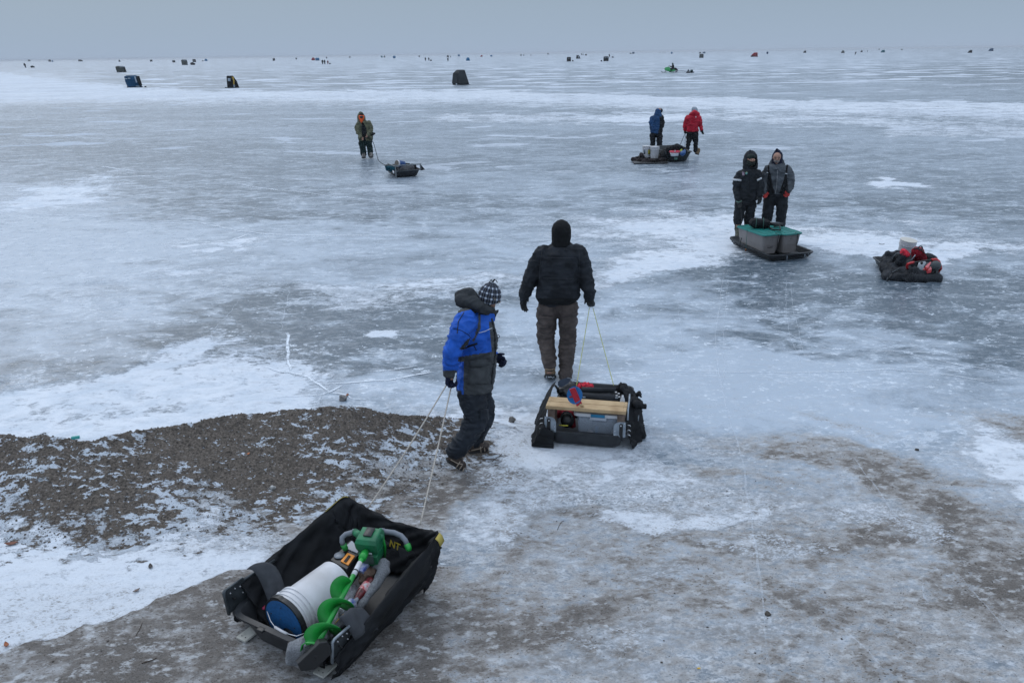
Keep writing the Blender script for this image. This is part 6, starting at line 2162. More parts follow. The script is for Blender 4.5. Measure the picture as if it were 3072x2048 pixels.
def bench_sled():
    F = F2
    root = empty("sled", F.O, "black sled with silver corner brackets and dark fabric, carrying a wooden bench", "sled")
    T = tub(F, .0, .60, .66, 1.12, .74, 1.20, .165, z0=.012, r=.07, lip=.022)
    T.build("tub", PLAST, root, smooth=40)
    for sg in (-1, 1):
        o = F.w(sg * .388, -.018, .168)
        M = F.m4(o, F.ex * -sg, F.ez)
        q = [(.0, .0), (.045, 0), (.045, .03), (.115, .0), (.115, .09)] if False else None
        poly = [(0, 0), (.114, 0)] + [(.114 - .055 + .055 * math.cos(a), .095 + .06 * math.sin(a)) for a in [k * math.pi / 2 / 7 for k in range(8)]] + [(0, .158)]
        b = MB().prism(poly, M, .006 * (1 if sg < 0 else 1), .001).build("corner_bracket", GALV, root, smooth=30)
        zs = .0 if M.to_3x3().col[2].dot(F.ey) > 0 else .0
        fz = -.0025 if M.to_3x3().col[2].dot(F.ey) > 0 else .0085
        M2 = M @ Matrix.Translation((0, 0, fz))
        MB().prism([(.026, -.0), (.052, -.0), (.060, .03), (.060, .13), (.052, .14), (.030, .14), (.026, .13)], M2, .003).build("slot", SOLE, b, smooth=False)
        MB().prism([(.054, -.0), (.078, .018), (.080, .0)], M2, .003).build("slot_hook", SOLE, b, smooth=False)
        for x, y in ((.045, .12), (.012, .145), (.10, .06), (.10, .02)):
            q_ = .005 if x != .045 else .008
            MB().ell(M2 @ Vector((x, y, 0)), q_, q_, q_, None, 8, 5).build("bolt", BOLT, b)
        for k in range(3):
            p = F.w(sg * .405, -.012, .20 + .05 * k)
            MB().tube([p, p + F.ex * sg * .022 - F.ez * .004, p + F.ex * sg * .030 - F.ez * .014], .0035, 5).build("hook", BOLT, root)
    # galvanised pole on the right
    MB().tube([F.aty(1889, 1182, .22), F.aty(1888, 1200, .16), F.aty(1884, 1230, .08), F.aty(1883, 1260, .03)], .0085, 8).build("frame_pole", GALV, root)
    MB().tube([F.aty(1916, 1245, .35), F.aty(1914, 1262, .32)], .005, 6).build("frame_pole", GALV, root)
    # fabric: slack cover hanging over both ends, folded shelter behind
    a = MB()
    def C(*seq):
        P = [(F.aty(x, y, d), r) for x, y, d, r in seq]
        a.chain(P, 12)
    def drape(sg, top, foot, seed, amp):
        NR, NC_ = 60, 30
        G = []
        for i in range(NR + 1 + (14 if sg < 0 else 0)):
            t = min(1, i / NR); e = max(0, i - NR) / 14
            y = .62 * (1 - t) + (-.045 if sg < 0 else .09) * t
            zt = float(np.interp(y, [p[0] for p in top], [p[1] for p in top])); ft = float(np.interp(y, [p[0] for p in foot], [p[1] for p in foot]))
            row = []
            for j in range(NC_ + 1):
                q = j / NC_
                w_ = float(fbm(np.array([y * 7 + q * 1.3]), np.array([q * 1.7 + seed]), 1.0, 4, seed)[0])
                f1 = (1 - abs(2 * w_ - 1)) ** 2 - .5
                w2 = float(fbm(np.array([y * 17 - q * 3]), np.array([q * 4 + seed]), 1.0, 3, seed + 4)[0]) - .5
                x = .375 + ft * q ** .75 + (f1 * amp + w2 * amp * .8) * (.25 + q)
                x = x * (1 - e) + (.29 if sg < 0 else .36) * e
                z = (zt * (1 - e) + .155 * e) * (1 - q ** 1.15) + .012 + max(0, f1) * .02 * (1 - q)
                row.append(F.w(sg * x, y + w2 * .03 - .02 * q * (y < .1), max(.008, z)))
            G.append(row)
        MB().sheet(G, .005).build("shelter_fabric", TARP, root)
    drape(-1, [(-.05, .20), (.05, .30), (.22, .40), (.5, .42), (.9, .36)], [(-.05, .10), (.1, .14), (.4, .17), (.9, .15)], 3, .05)
    drape(1, [(-.05, .17), (.1, .24), (.3, .34), (.5, .42), (.9, .40)], [(-.05, .05), (.1, .09), (.35, .16), (.9, .15)], 8, .075)
    C((1852, 1165, .60, .03), (1868, 1162, .60, .035), (1882, 1176, .48, .035))
    C((1900, 1184, .46, .022), (1918, 1177, .46, .016), (1924, 1190, .42, .014)); C((1900, 1186, .44, .02), (1912, 1212, .34, .03), (1926, 1217, .32, .010), (1933, 1219, .32, .004))
    C((1870, 1170, .5, .03), (1886, 1200, .40, .035), (1900, 1205, .38, .03))
    a.remesh(.009, 2, .030, (12, 12, 8), 5)
    a.build("shelter_fabric", TARP, root)
    a = MB()
    C((1690, 1195, .50, .05), (1860, 1200, .50, .05)); C((1700, 1225, .45, .08), (1850, 1235, .45, .08))
    a.remesh(.014, 2, .02, (10, 10, 10), 7)
    a.build("shelter_fabric", TARP, root)
    s_ = MB(); s_.tube([F.aty(x, y, .46) for x, y in ((1745, 1168), (1800, 1170), (1846, 1169))], .026, 12)
    s_.jitter(.004, (20, 20, 20)); s_.build("seat_roll", TARPG, root)
    s_ = MB(); s_.tube([F.aty(x, y, .38) for x, y in ((1742, 1186), (1800, 1190), (1856, 1192))], .032, 12)
    s_.jitter(.004, (20, 20, 20)); r = s_.build("seat_roll", TARPG, root)
    for x, y in ((1752, 1191), (1850, 1193)):
        MB().box(F.aty(x, y, .345), .03, .01, .012, F.M3, .002).build("strap_end", GALV, r)

    # ---- wooden bench
    b0 = empty("wooden_bench", F.w(0, .14, .18), "small pine bench of two boards standing across the middle sled", "bench")
    for y in (.075, .190):
        pl = MB().box(F.w(.0, y, .402), .765, .108, .036, F.M3, .004)
        pl.build("board", PINE, b0, smooth=30)
        for sx in (-.355, .355):
            for dy in (-.03, .03):
                MB().ell(F.w(sx, y + dy, .4205), .004, .004, .002, None, 6, 4).build("nail", SOLE, b0)
    for sx in (-.335, .335):
        for y in (.075, .19):
            MB().box(F.w(sx, y, .275), .07, .036, .215, F.M3, .002).build("leg", OLDW, b0, smooth=30)

    # ---- clear storage bin
    b1 = empty("storage_bin", F.w(.1, .2, .06), "clear plastic storage bin with white lid and blue latch, under the wooden bench", "storage bin")
    m_ = MB()
    R = [F.rr(.125, .22, .40, .26, .055, .03), F.rr(.125, .22, .43, .28, .32, .03), F.rr(.125, .22, .42, .27, .325, .03), F.rr(.125, .22, .39, .25, .062, .03)]
    m_.rings(R, close=False); m_.build("body", CLEARP, b1, smooth=40)
    MB().rings([F.rr(.115, .22, .47, .31, .315, .04), F.rr(.115, .22, .475, .315, .33, .04), F.rr(.115, .22, .46, .30, .345, .04)]).build("lid", mat("white_lid_plastic", (.55, .56, .58), rough=.4), b1, smooth=40)
    lt = MB().box(F.w(.115, .060, .333), .135, .012, .032, F.M3, .004).build("latch", mat("blue_latch", (.01, .18, .34), rough=.4), b1)
    MB().box(F.w(.118, .064, .300), .16, .010, .030, F.M3, .004).build("latch_plate", mat("frosted_latch_plate", (.40, .44, .50), rough=.5), b1)
    cm = MB()
    cm.box(F.w(.03, .14, .10), .05, .03, .08, F.M3 @ Matrix.Rotation(.3, 3, 'Y'), .006)
    cm.cone(F.w(.24, .15, .08), .018, F.w(.26, .15, .15), .014)
    cm.build("contents", mat("pale_contents", (.50, .46, .45), rough=.6), b1)
    MB().box(F.w(.10, .15, .12), .03, .02, .12, F.M3, .004).build("contents", mat("blue_contents", (.02, .13, .30), rough=.5), b1)
    MB().box(F.w(.17, .24, .14), .26, .12, .14, F.M3, .02).build("contents", mat("dim_contents", (.07, .08, .10), rough=.7, noise=.5), b1)

    # ---- round black lamp / heater and the red cloth behind it
    c = F.aty(1699, 1268, .10)
    b2 = empty("round_case", c - Vector((0, 0, .09)), "round black case with a yellow strip under the wooden bench", "case")
    m_ = MB(); m_.ell(c + F.ey * .06, .068, .06, .078); m_.build("case_body", BLKP, b2)
    MB().tube([c + F.ex * .055 * math.cos(a_) + F.ez * (.035 + .075 * math.sin(a_)) + F.ey * .02 for a_ in [math.pi * k / 12 for k in range(13)]], .008, 8).build("carry_handle", BLKP, b2)
    MB().tube([F.aty(1678, 1274.5, .085), F.aty(1692, 1276, .07), F.aty(1704, 1276, .08)], .006, 8).build("yellow_strip", mat("yellow_strip_plastic", (.60, .55, .06), rough=.5), b2)
    m_ = MB(); m_.chain([(F.aty(1668, 1240, .26), .035), (F.aty(1690, 1238, .28), .045), (F.aty(1714, 1245, .28), .04), (F.aty(1718, 1270, .24), .03)]); m_.remesh(.01, 2, .02, (16, 16, 16), 2)
    o = m_.build("red_jacket", cloth("dull_red_cloth", (.20, .012, .022), n=.5, ns=22), None, F.aty(1690, 1250, .28)); tag(o, "crumpled dull red cloth under the wooden bench beside the round black case", "clothing")

    # ---- white bottle, red rag, unit with tilted face
    c = F.aty(1862, 1188, .30)
    b3 = empty("white_jug", c - Vector((0, 0, .06)), "white bottle with black markings behind the right end of the wooden bench", "bottle")
    M = F.m4(F.aty(1867, 1214, .30), F.ex, F.ey); 
    MB().lathe([(.022, 0), (.024, .02), (.022, .06), (.012, .085), (.010, .10), (.001, .10)], M, 18).build("bottle_body", mat("white_jug_plastic", (.60, .62, .64), rough=.4, col2=(.50, .52, .55), nscale=40), b3)
    k_ = MB()
    for i, (x, y) in enumerate(((1848, 1176), (1856, 1180), (1850, 1186), (1858, 1190))):
        k_.box(F.aty(x, y, .33), .020, .006, .012, F.M3, .001)
    k_.build("white_label", mat("white_jug_plastic2", (.62, .63, .65), rough=.5), b3, smooth=False)
    m_ = MB()
    for k in range(7):
        m_.cone(F.aty(1735 + k * 5.5, 1157 - (k % 2) * 4 + k * .5, .62), .020, F.aty(1738 + k * 5.5, 1160, .58), .018)
    m_.remesh(.008, 1, .02, (30, 30, 30), 2)
    o = m_.build("red_rag", REDC, None, F.aty(1750, 1158, .6)); tag(o, "bright red bunched cloth behind the blue disc on the middle sled", "cloth")
    # electronic unit
    P = [F.aty(x, y, .50) for x, y in ((1673, 1155), (1674, 1144), (1684, 1138), (1702, 1132), (1711, 1134), (1712, 1141), (1704, 1150), (1684, 1161), (1680, 1161))]
    b4 = empty("fish_finder", F.aty(1695, 1165, .55), "black carrying case with tilted blue-grey flap, behind the wooden bench", "gear case")
    n_ = (P[3] - P[0]).cross(P[6] - P[0]).normalized()
    if n_.dot(CAMP - P[0]) < 0:
        n_ = -n_
    tl = (F.ez * .5 + F.ey * .5)
    def depth(p, k):   # tip the plate back
        return p
    MB().rings([[p for p in P], [p - F.ey * -.012 - F.ez * .006 for p in P]]).build("flap", mat("blue_grey_vinyl", (.062, .085, .125), rough=.5), b4, smooth=False)
    MB().tube([P[7] - F.ey * .004, P[6] - F.ey * .004, P[5] - F.ey * .004, P[4] - F.ey * .004, P[3] - F.ey * .004], .003, 6).build("flap_trim", GALV, b4)
    bd = MB(); bd.cone(F.aty(1684, 1172, .55), .05, F.aty(1712, 1160, .58), .055); bd.cone(F.aty(1700, 1180, .52), .05, F.aty(1716, 1176, .56), .045); bd.cone(F.aty(1712, 1146, .60), .02, F.aty(1724, 1165, .58), .025); bd.remesh(.009, 2, .006, (20, 20, 20), 3)
    bd.build("case_body", BLKP, b4)
    MB().cone(F.aty(1666, 1156, .5), .010, F.aty(1673, 1166, .5), .013).build("knob", BLKP, b4)
    MB().tube([F.aty(x, y, .56) for x, y in ((1723, 1139), (1731, 1141), (1738, 1146), (1743, 1153), (1746, 1160))], .0028, 6).build("wire", SOLE, b4)
    # ---- blue disc flag
    b5 = empty("tip_up", F.aty(1745, 1222, .06), "blue disc with a red bar across it, standing on the wooden bench", "fishing tip-up")
    c = F.aty(1724, 1185, .06)
    rx = (F.aty(1748, 1185, .06) - c).length
    M = F.m4(c, F.ex * math.cos(.2) - F.ez * .0 + F.ey * -.2, F.ez * .95 + F.ey * .25)
    MB().lathe([(.001, -.004), (rx, -.004), (rx * 1.0, .004), (.001, .004)], Matrix.LocRotScale(M.translation, M.to_quaternion(), Vector((1, 1.12, 1))), 40, cap=False).build("disc", mat("blue_disc_plastic", (.008, .13, .36), rough=.45), b5, smooth=30)
    P = [F.aty(x, y, .035) for x, y in ((1708, 1168), (1724.5, 1163), (1745.5, 1210), (1730.5, 1219))]
    MB().rings([[p for p in P], [p + F.ey * .012 for p in P]]).build("red_bar", mat("red_bar_paint", (.42, .010, .025), rough=.5), b5, smooth=False)
    P = [F.aty(x, y, .036) for x, y in ((1707, 1190), (1720, 1186), (1722, 1190), (1711, 1194))]
    MB().rings([[p for p in P], [p + F.ey * .010 for p in P]]).build("red_tab", mat("dark_red_tab", (.28, .008, .015), rough=.5), b5, smooth=False)
    m_ = MB(); m_.cone(F.aty(1742, 1214, .04), .014, F.aty(1748, 1217, .06), .012)
    m_.build("wooden_foot", PINE, b5)
    R_ = Rig(1697, 1140)
    hnd = R_.pt(1772, 934, -.08)
    e1 = F.aty(1729, 1160, .62); e2 = F.aty(1841, 1156, .66)
    rope("tow_line", [R_.pt(1768.5, 922, -.07), e1], .0038, YROPE, "yellow-green tow line running to the left side of the middle sled", cat="cord", group="tow cord pair of the middle sled")
    rope("tow_line", [R_.pt(1779, 924, -.07), e2], .0038, YROPE, "yellow-green tow line running to the right side of the middle sled", cat="cord", group="tow cord pair of the middle sled")


bench_sled()

# ------------------------------------------------------------------ the tote sled
TEAL = mat("teal_lid_plastic", (.012, .175, .155), rough=.45, noise=.15, nscale=6)
TOTE = mat("taupe_tote_plastic", (.185, .172, .168), rough=.6, noise=.12, nscale=4)
F3 = Frame(gp(2311, 788, 0), 17)


def tote_sled():
    F = F3
    O = F.loc
    root = empty("sled", F.O, "flat black ribbed sled under two grey totes with teal lids", "sled")
    W, L_ = .93, 1.42
    dz = lambda x, y: .05 * max(0, (y - 1.1)) / .3
    T = tub(F, W / 2 - .0, L_ / 2, W - .16, L_ - .16, W - .04, L_ - .04, .115, z0=.006, r=.09, lip=.035, dz=dz)
    T.build("tub", PLAST, root, smooth=35)
    for k in range(3):
        m_ = MB()
        P = F.rr(W / 2, L_ / 2, W - .10 + k * .045, L_ - .10 + k * .045, .035 + k * .035, .10, dz=dz)
        m_.tube(P, .011, 6, closed=True); m_.build("rim_rib", PLAST, root)
    # totes
    def tote(px, py, w, l, label, zb=.085, h=.37, txt=0):
        c = O(F.atz(px, py, zb + h))
        x0, y0 = c[0], c[1]
        cx, cy = x0 + w / 2, y0 + l / 2
        t = empty("storage_tote", F.w(cx, cy, zb), label, "storage tote", "grey totes with teal lids")
        b = MB().rings([F.rr(cx, cy, w - .14, l - .14, zb, .05), F.rr(cx, cy, w - .10, l - .10, zb + h * .42, .05), F.rr(cx, cy, w - .088, l - .088, zb + h * .425, .05), F.rr(cx, cy, w - .05, l - .05, zb + h * .9, .06), F.rr(cx, cy, w - .02, l - .02, zb + h * .91, .06), F.rr(cx, cy, w - .02, l - .02, zb + h * .96, .06)])
        bo = b.build("body", TOTE, t, smooth=40)
        li = MB().rings([F.rr(cx, cy, w, l, zb + h * .93, .07), F.rr(cx, cy, w + .006, l + .006, zb + h * .96, .07), F.rr(cx, cy, w - .005, l - .005, zb + h, .07), F.rr(cx, cy, w - .05, l - .05, zb + h, .06), F.rr(cx, cy, w - .06, l - .06, zb + h - .012, .06)])
        lid = li.build("lid", TEAL, t, smooth=40)
        rb = MB()
        for k in (-1, 1):
            rb.box(F.w(cx + k * w * .22, cy, zb + h - .009), .02, l * .7, .008, F.M3, .002)
        rb.box(F.w(cx, cy - l * .32, zb + h - .009), w * .5, .02, .008, F.M3, .002)
        rb.build("lid_rib", TEAL, lid)
        # faded marker scribbles on the end
        sc = MB()
        rnd = random.Random(3 + txt)
        for line, (zz, x_0, x_1, th) in enumerate(((.80, .40, .78, .0028), (.70, .36, .60, .002), (.60, .36, .60, .002), (.33, .28, .62, .003)) if not txt else ((.84, .40, .82, .0028), (.72, .34, .56, .0025), (.62, .34, .50, .0025))):
            wz = (w - .10) + (.05) * (zz - .42) / .5
            lz = (l - .10) + (.05) * (zz - .42) / .5
            if zz < .42:
                lz = (l - .14) + .04 * zz / .42
            P = []
            nn = 22
            for k in range(nn):
                x = cx - w / 2 + .05 + (w - .1) * (x_0 + (x_1 - x_0) * k / (nn - 1))
                amp = .0 if line == 0 else .011
                P.append(F.w(x, cy - lz / 2 - .002, zb + h * zz + amp * math.sin(k * 2.1 + rnd.random()) + (.02 * k / nn if txt else 0)))
            sc.tube(P, th, 5)
        sc.build("marker_writing", mat("faded_marker", (.05, .048, .05), rough=.8), bo)
        return cx, cy
    c1 = tote(2291, 706, .42, .92, "grey tote with teal lid carrying the black gear bag with green straps")
    c2 = tote(2352, 703, .42, .90, "grey tote with teal lid carrying the dark tube, right of the other tote", txt=1)
    # bungee cords
    bg_ = MB(); z = .45
    def cord(pts, r=.006, m__=DROPE, nm="bungee_cord"):
        return MB().tube(pts, r, 6).build(nm, m__, root)
    zt = .455
    x1 = c1[0] + .10; y1 = c1[1] - .47
    cord([F.w(x1, y1 + .1, zt), F.w(x1, y1 - .0, zt - .005), F.w(x1 + .01, y1 + .025, .35), F.w(x1 + .03, y1 + .05, .12), F.w(x1 + .04, -.03, .09)])
    x2 = c2[0] + .08; y2 = c2[1] - .46
    cord([F.w(x2, y2 + .1, zt), F.w(x2, y2, zt - .005), F.w(x2 + .02, y2 + .03, .35), F.w(x2 + .04, y2 + .05, .12), F.w(x2 + .05, -.03, .09)])
    xl = c1[0] - .215
    cord([F.w(xl + .1, c1[1] + .05, zt), F.w(xl - .004, c1[1] + .05, zt), F.w(xl - .0, c1[1] + .05, .08)], .004, mat("teal_cord", (.02, .12, .10), rough=.8))
    cord([F.w(xl, c1[1] + .22, .27), F.w(xl - .02, c1[1] + .24, .08)], .008)
    for x, y in ((x1 + .04, -.035), (x2 + .05, -.035)):
        MB().cone(F.w(x, y, .10), .008, F.w(x, y - .005, .03), .006).build("cord_hook", GALV, root)
    MB().ell(F.w(xl - .0, c1[1] + .05, .075), .014, .014, .03).build("cord_toggle", mat("orange_brown_toggle", (.20, .08, .03), rough=.6), root)
    # black gear bag with green straps
    cb = F.w(c1[0] + .10, c1[1] + .14, .455)
    b = empty("gear_bag", cb, "black gear bag with green straps lying on the teal lid of a tote", "bag")
    d = (F.ex * .85 - F.ey * .5).normalized()
    m_ = MB(); m_.cone(cb - d * .11 + F.ez * .09, .085, cb + d * .11 + F.ez * .08, .08); m_.cone(cb - d * .08 + F.ez * .05, .06, cb + d * .12 + F.ez * .05, .06)
    m_.remesh(.012, 2, .014, (12, 12, 12), 4); m_.build("bag_body", TARP, b)
    for k in (-.07, .06):
        MB().tube([cb + d * k + F.ez * (.085 + .094 * math.sin(a)) + d.cross(F.ez) * .094 * math.cos(a) for a in [math.pi * 2 * i / 18 for i in range(18)]], .008, 6, closed=True).build("strap", mat("dark_green_webbing", (.03, .085, .07), rough=.8), b)
    MB().tube([cb + d * .14 - F.ey * .02 + F.ez * .02, cb + d * .10 - F.ey * .26 + F.ez * .015, cb + d * .22 - F.ey * .27 + F.ez * .02, cb + d * .30 - F.ey * .10 + F.ez * .07, cb + d * .26 + F.ez * .03], .014, 6).build("shoulder_strap", BLKP, b)
    a_ = F.w(c2[0] - .10, c2[1] + .22, .52); e_ = F.w(c2[0] + .14, c2[1] + .08, .50)
    o = empty("rod_tube", (a_ + e_) / 2, "black tube lying on the right tote beside the gear bag", "tube")
    MB().tube([a_, e_], .035, 12).build("tube_body", BLKP, o)
    MB().tube([a_ + F.ez * .03, a_.lerp(e_, .75) + F.ez * .034], .008, 6).build("tube_highlight", GALV, o)  # thin bright strip added along the tube to stand in for its highlight
    R = Rig(2214, 716)
    rope("pull_line", [R.pt(2222, 612, -.16), F.atz(2229, 706, .22)], .005, DROPE, "thin dark cord hanging from the hand of the person in black to the tote sled", sag=.03, cat="cord")


tote_sled()
# the left tote label must name its look; the right one too

# ------------------------------------------------------------------ red auger sled on the right
F4 = Frame(gp(2661, 835, 0), -7)


def red_sled():
    F = F4
    root = empty("sled", F.O, "black cloth covered sled heaped with red gear, alone on the ice", "sled")
    a = MB()
    def Z(px, py, z):
        return F.atz(px, py, z)
    tub(F, .42, .52, .66, .86, .74, .94, .12, z0=.006, r=.07, lip=.02).build("tub", PLAST, root)
    def C(*seq):
        a.chain([(Z(x, y, z), r) for x, y, z, r in seq], 12)
    C((2664, 830, .05, .05), (2720, 834, .05, .07), (2770, 836, .05, .06), (2812, 836, .04, .05))
    C((2660, 770, .24, .06), (2658, 800, .12, .07), (2664, 830, .05, .05)); C((2660, 762, .30, .03), (2685, 765, .28, .04)); C((2668, 780, .2, .07), (2680, 815, .1, .09), (2720, 820, .10, .09), (2760, 820, .1, .08), (2810, 815, .08, .06))
    C((2700, 800, .12, .12), (2760, 800, .12, .10), (2800, 790, .15, .06)); C((2690, 770, .22, .08), (2730, 785, .18, .10), (2800, 775, .22, .06)); C((2812, 836, .04, .04), (2818, 838, .03, .02))
    C((2775, 770, .26, .04), (2792, 770, .28, .045), (2800, 780, .22, .04))
    a.remesh(.012, 2, .040, (7, 7, 4), 6, fine=.004)
    a.build("cover_cloth", TARPG, root)
    MB().tube([Z(2660, 841, .02), Z(2668, 822, .09), Z(2700, 804, .20)], .011, 6).build("frame_pole", DSTEEL, root)
    MB().tube([Z(2661, 841, .02), Z(2674, 826, .10), Z(2676, 818, .12)], .009, 6).build("frame_pole", BLKP, root)
    # bucket
    Mb = Matrix.Translation(Z(2712, 768, .14)) @ Matrix.Rotation(math.radians(8), 4, 'Y')
    c = Z(2716, 733, .46); base_ = Z(2710, 772, .12)
    ax = (F.ez + F.ex * .10 - F.ey * .12).normalized(); x_ = ax.orthogonal().normalized(); M = Matrix((x_, ax.cross(x_), ax)).transposed().to_4x4(); M.translation = base_ - ax * .02
    b = empty("bucket", base_ - Vector((0, 0, .06)), "white bucket standing at the back of the sled with the red auger", "bucket")
    bucket_mb(M, .115, .136, .34).build("body", WHITEP, b, smooth=35)
    Ml = M.copy(); Ml.translation = M.translation + ax * .336
    MB().lathe([(.001, 0), (.139, 0), (.141, .012), (.128, .016), (.001, .012)], Ml, 36, cap=False).build("lid", mat("cream_lid", (.52, .50, .45), rough=.5), b, smooth=35)
    # red round auger motor cover
    b = empty("padded_case", Z(2750, 775, .18), "dark red round padded case with a black hook, in the heaped sled", "case")
    m_ = MB(); m_.chain([(Z(2752, 756, .40), .095), (Z(2757, 775, .25), .115)]); m_.cone(Z(2757, 775, .25), .10, Z(2770, 778, .22), .07); m_.remesh(.012, 2, .012, (10, 10, 10), 4)
    m_.build("case_body", cloth("dark_red_nylon", (.20, .008, .018), n=.25), b)
    cc = Z(2761, 744, .50)
    MB().tube([cc + F.ex * .032 * math.cos(q) + F.ez * .032 * math.sin(q) for q in [k * math.pi / 6 for k in range(12)]], .011, 8, closed=True).build("ring_handle", BLKP, b)
    MB().tube([Z(2741, 747, .48), Z(2750, 744.5, .50), Z(2760, 749, .47)], .014, 8).build("rim", BLKP, b)
    MB().tube([Z(2764, 749, .47), Z(2785, 770, .32)], .007, 6).build("rod", mat("dull_green_rod", (.03, .05, .045), rough=.6), b)
    MB().tube([Z(2746, 765, .50), Z(2733, 781, .40)], .008, 6).build("latch", GALV, b)
    # folded rod case, red cooler top, headlamp pouch
    m_ = MB(); m_.chain([(Z(2690, 772, .30), .05), (Z(2712, 768, .36), .06), (Z(2700, 786, .24), .07), (Z(2692, 795, .18), .06)]); m_.remesh(.012, 2, .014, (14, 14, 14), 9)
    o = m_.build("gear_pouch", TARPG, None, Z(2700, 780, .2)); tag(o, "dark pouch with grey webbing between the white bucket and the lime bottle", "pouch")
    m_ = MB(); m_.cone(Z(2710, 757, .42), .05, Z(2722, 762, .40), .035); m_.remesh(.01, 1, .02, (20, 20, 20), 2)
    o = m_.build("red_glove", REDC, None, Z(2715, 758, .40)); tag(o, "bright red glove tucked in front of the white bucket", "glove")
    b = empty("lime_bottle", Z(2691, 793, .15), "lime green squat canister with a black collar, in the heaped sled", "canister")
    M = Matrix.Translation(Z(2691, 796, .12)) @ Matrix.Rotation(.35, 4, 'Y') @ Matrix.Rotation(-.3, 4, 'X')
    MB().lathe([(.03, 0), (.055, .01), (.062, .05), (.060, .085), (.001, .09)], M, 20).build("canister_body", mat("lime_plastic", (.22, .38, .05), rough=.4), b)
    co = MB().lathe([(.062, .085), (.066, .09), (.066, .125), (.050, .14), (.001, .142)], M, 20, cap=False).build("collar", BLKP, b)
    MB().lathe([(.0665, .10), (.0675, .105), (.0675, .112), (.0665, .116)], M, 20, cap=False).build("yellow_band", mat("yellow_strip_plastic", (.60, .55, .06)), co)
    # grey tube loops over the pouch
    MB().tube([Z(2678, 783, .2), Z(2680, 770, .32), Z(2692, 759, .40), Z(2708, 762, .40), Z(2722, 764, .38), Z(2733, 754, .42)], .011, 8).build("sled_handle", mat("grey_foam_tube", (.10, .115, .13), rough=.7), root)
    # engine auger with red handle bars
    b = empty("ice_auger", Z(2790, 808, .10), "red and black motor ice auger with looped red handlebars and white fuel tank", "ice auger")
    hb_ = MB()
    hb_.tube([Z(2723, 813, .12), Z(2721, 800, .24), Z(2724, 792, .30), Z(2734, 788, .33), Z(2742, 787, .33)], .020, 10)
    hb_.build("handlebar", REDP, b)
    MB().tube([Z(2740, 788, .33), Z(2760, 784, .33), Z(2796, 779, .33)], .012, 8).build("crossbar", BLKP, b)
    MB().tube([Z(2794, 779, .33), Z(2810, 778, .33), Z(2817, 784, .30), Z(2822, 800, .22), Z(2823, 806, .18), Z(2817, 813, .13), Z(2800, 814, .12)], .021, 10).build("handlebar", REDP, b)
    m_ = MB(); m_.cone(Z(2775, 810, .14), .09, Z(2797, 808, .15), .10); m_.box(Z(2785, 806, .17), .22, .16, .18, F.M3, .03); m_.remesh(.012, 1, .01, (18, 18, 18), 2)
    m_.build("engine", BLKP, b)
    m_ = MB(); m_.ell(Z(2806, 797, .24), .095, .06, .085); m_.build("recoil_cover", mat("grey_cowl", (.06, .07, .072), rough=.45), b)
    P = [Z(x, y, .37) for x, y in ((2775, 799), (2790, 786), (2794, 786), (2786, 800), (2780, 803))]
    MB().rings([P, [p - F.ez * .03 for p in P]]).build("red_shroud", REDP, b, smooth=False)
    P = [Z(x, y, .33) for x, y in ((2780, 802), (2793, 799), (2795, 808), (2783, 811))]
    MB().rings([P, [p - F.ez * .05 for p in P]]).build("red_shroud", REDP, b, smooth=False)
    m_ = MB(); M = Matrix.Translation(Z(2759, 812, .14)); M = M @ Matrix.Rotation(.2, 4, 'Y')
    tk = MB().lathe([(.04, 0), (.055, .01), (.058, .12), (.045, .16), (.018, .17), (.001, .17)], M, 20).build("fuel_tank", mat("translucent_tank", (.50, .55, .58), rough=.35), b)
    MB().ell(Z(2765, 789, .33), .022, .022, .024).build("fuel_cap", BLKP, tk)
    MB().ell(Z(2774, 808, .30), .03, .02, .02).build("primer_bulb", mat("pink_primer", (.45, .12, .12), rough=.4), b)


red_sled()

# ------------------------------------------------------------------ sled pair of the two walking men
F5 = Frame(gp(2005, 490, 0), 16)


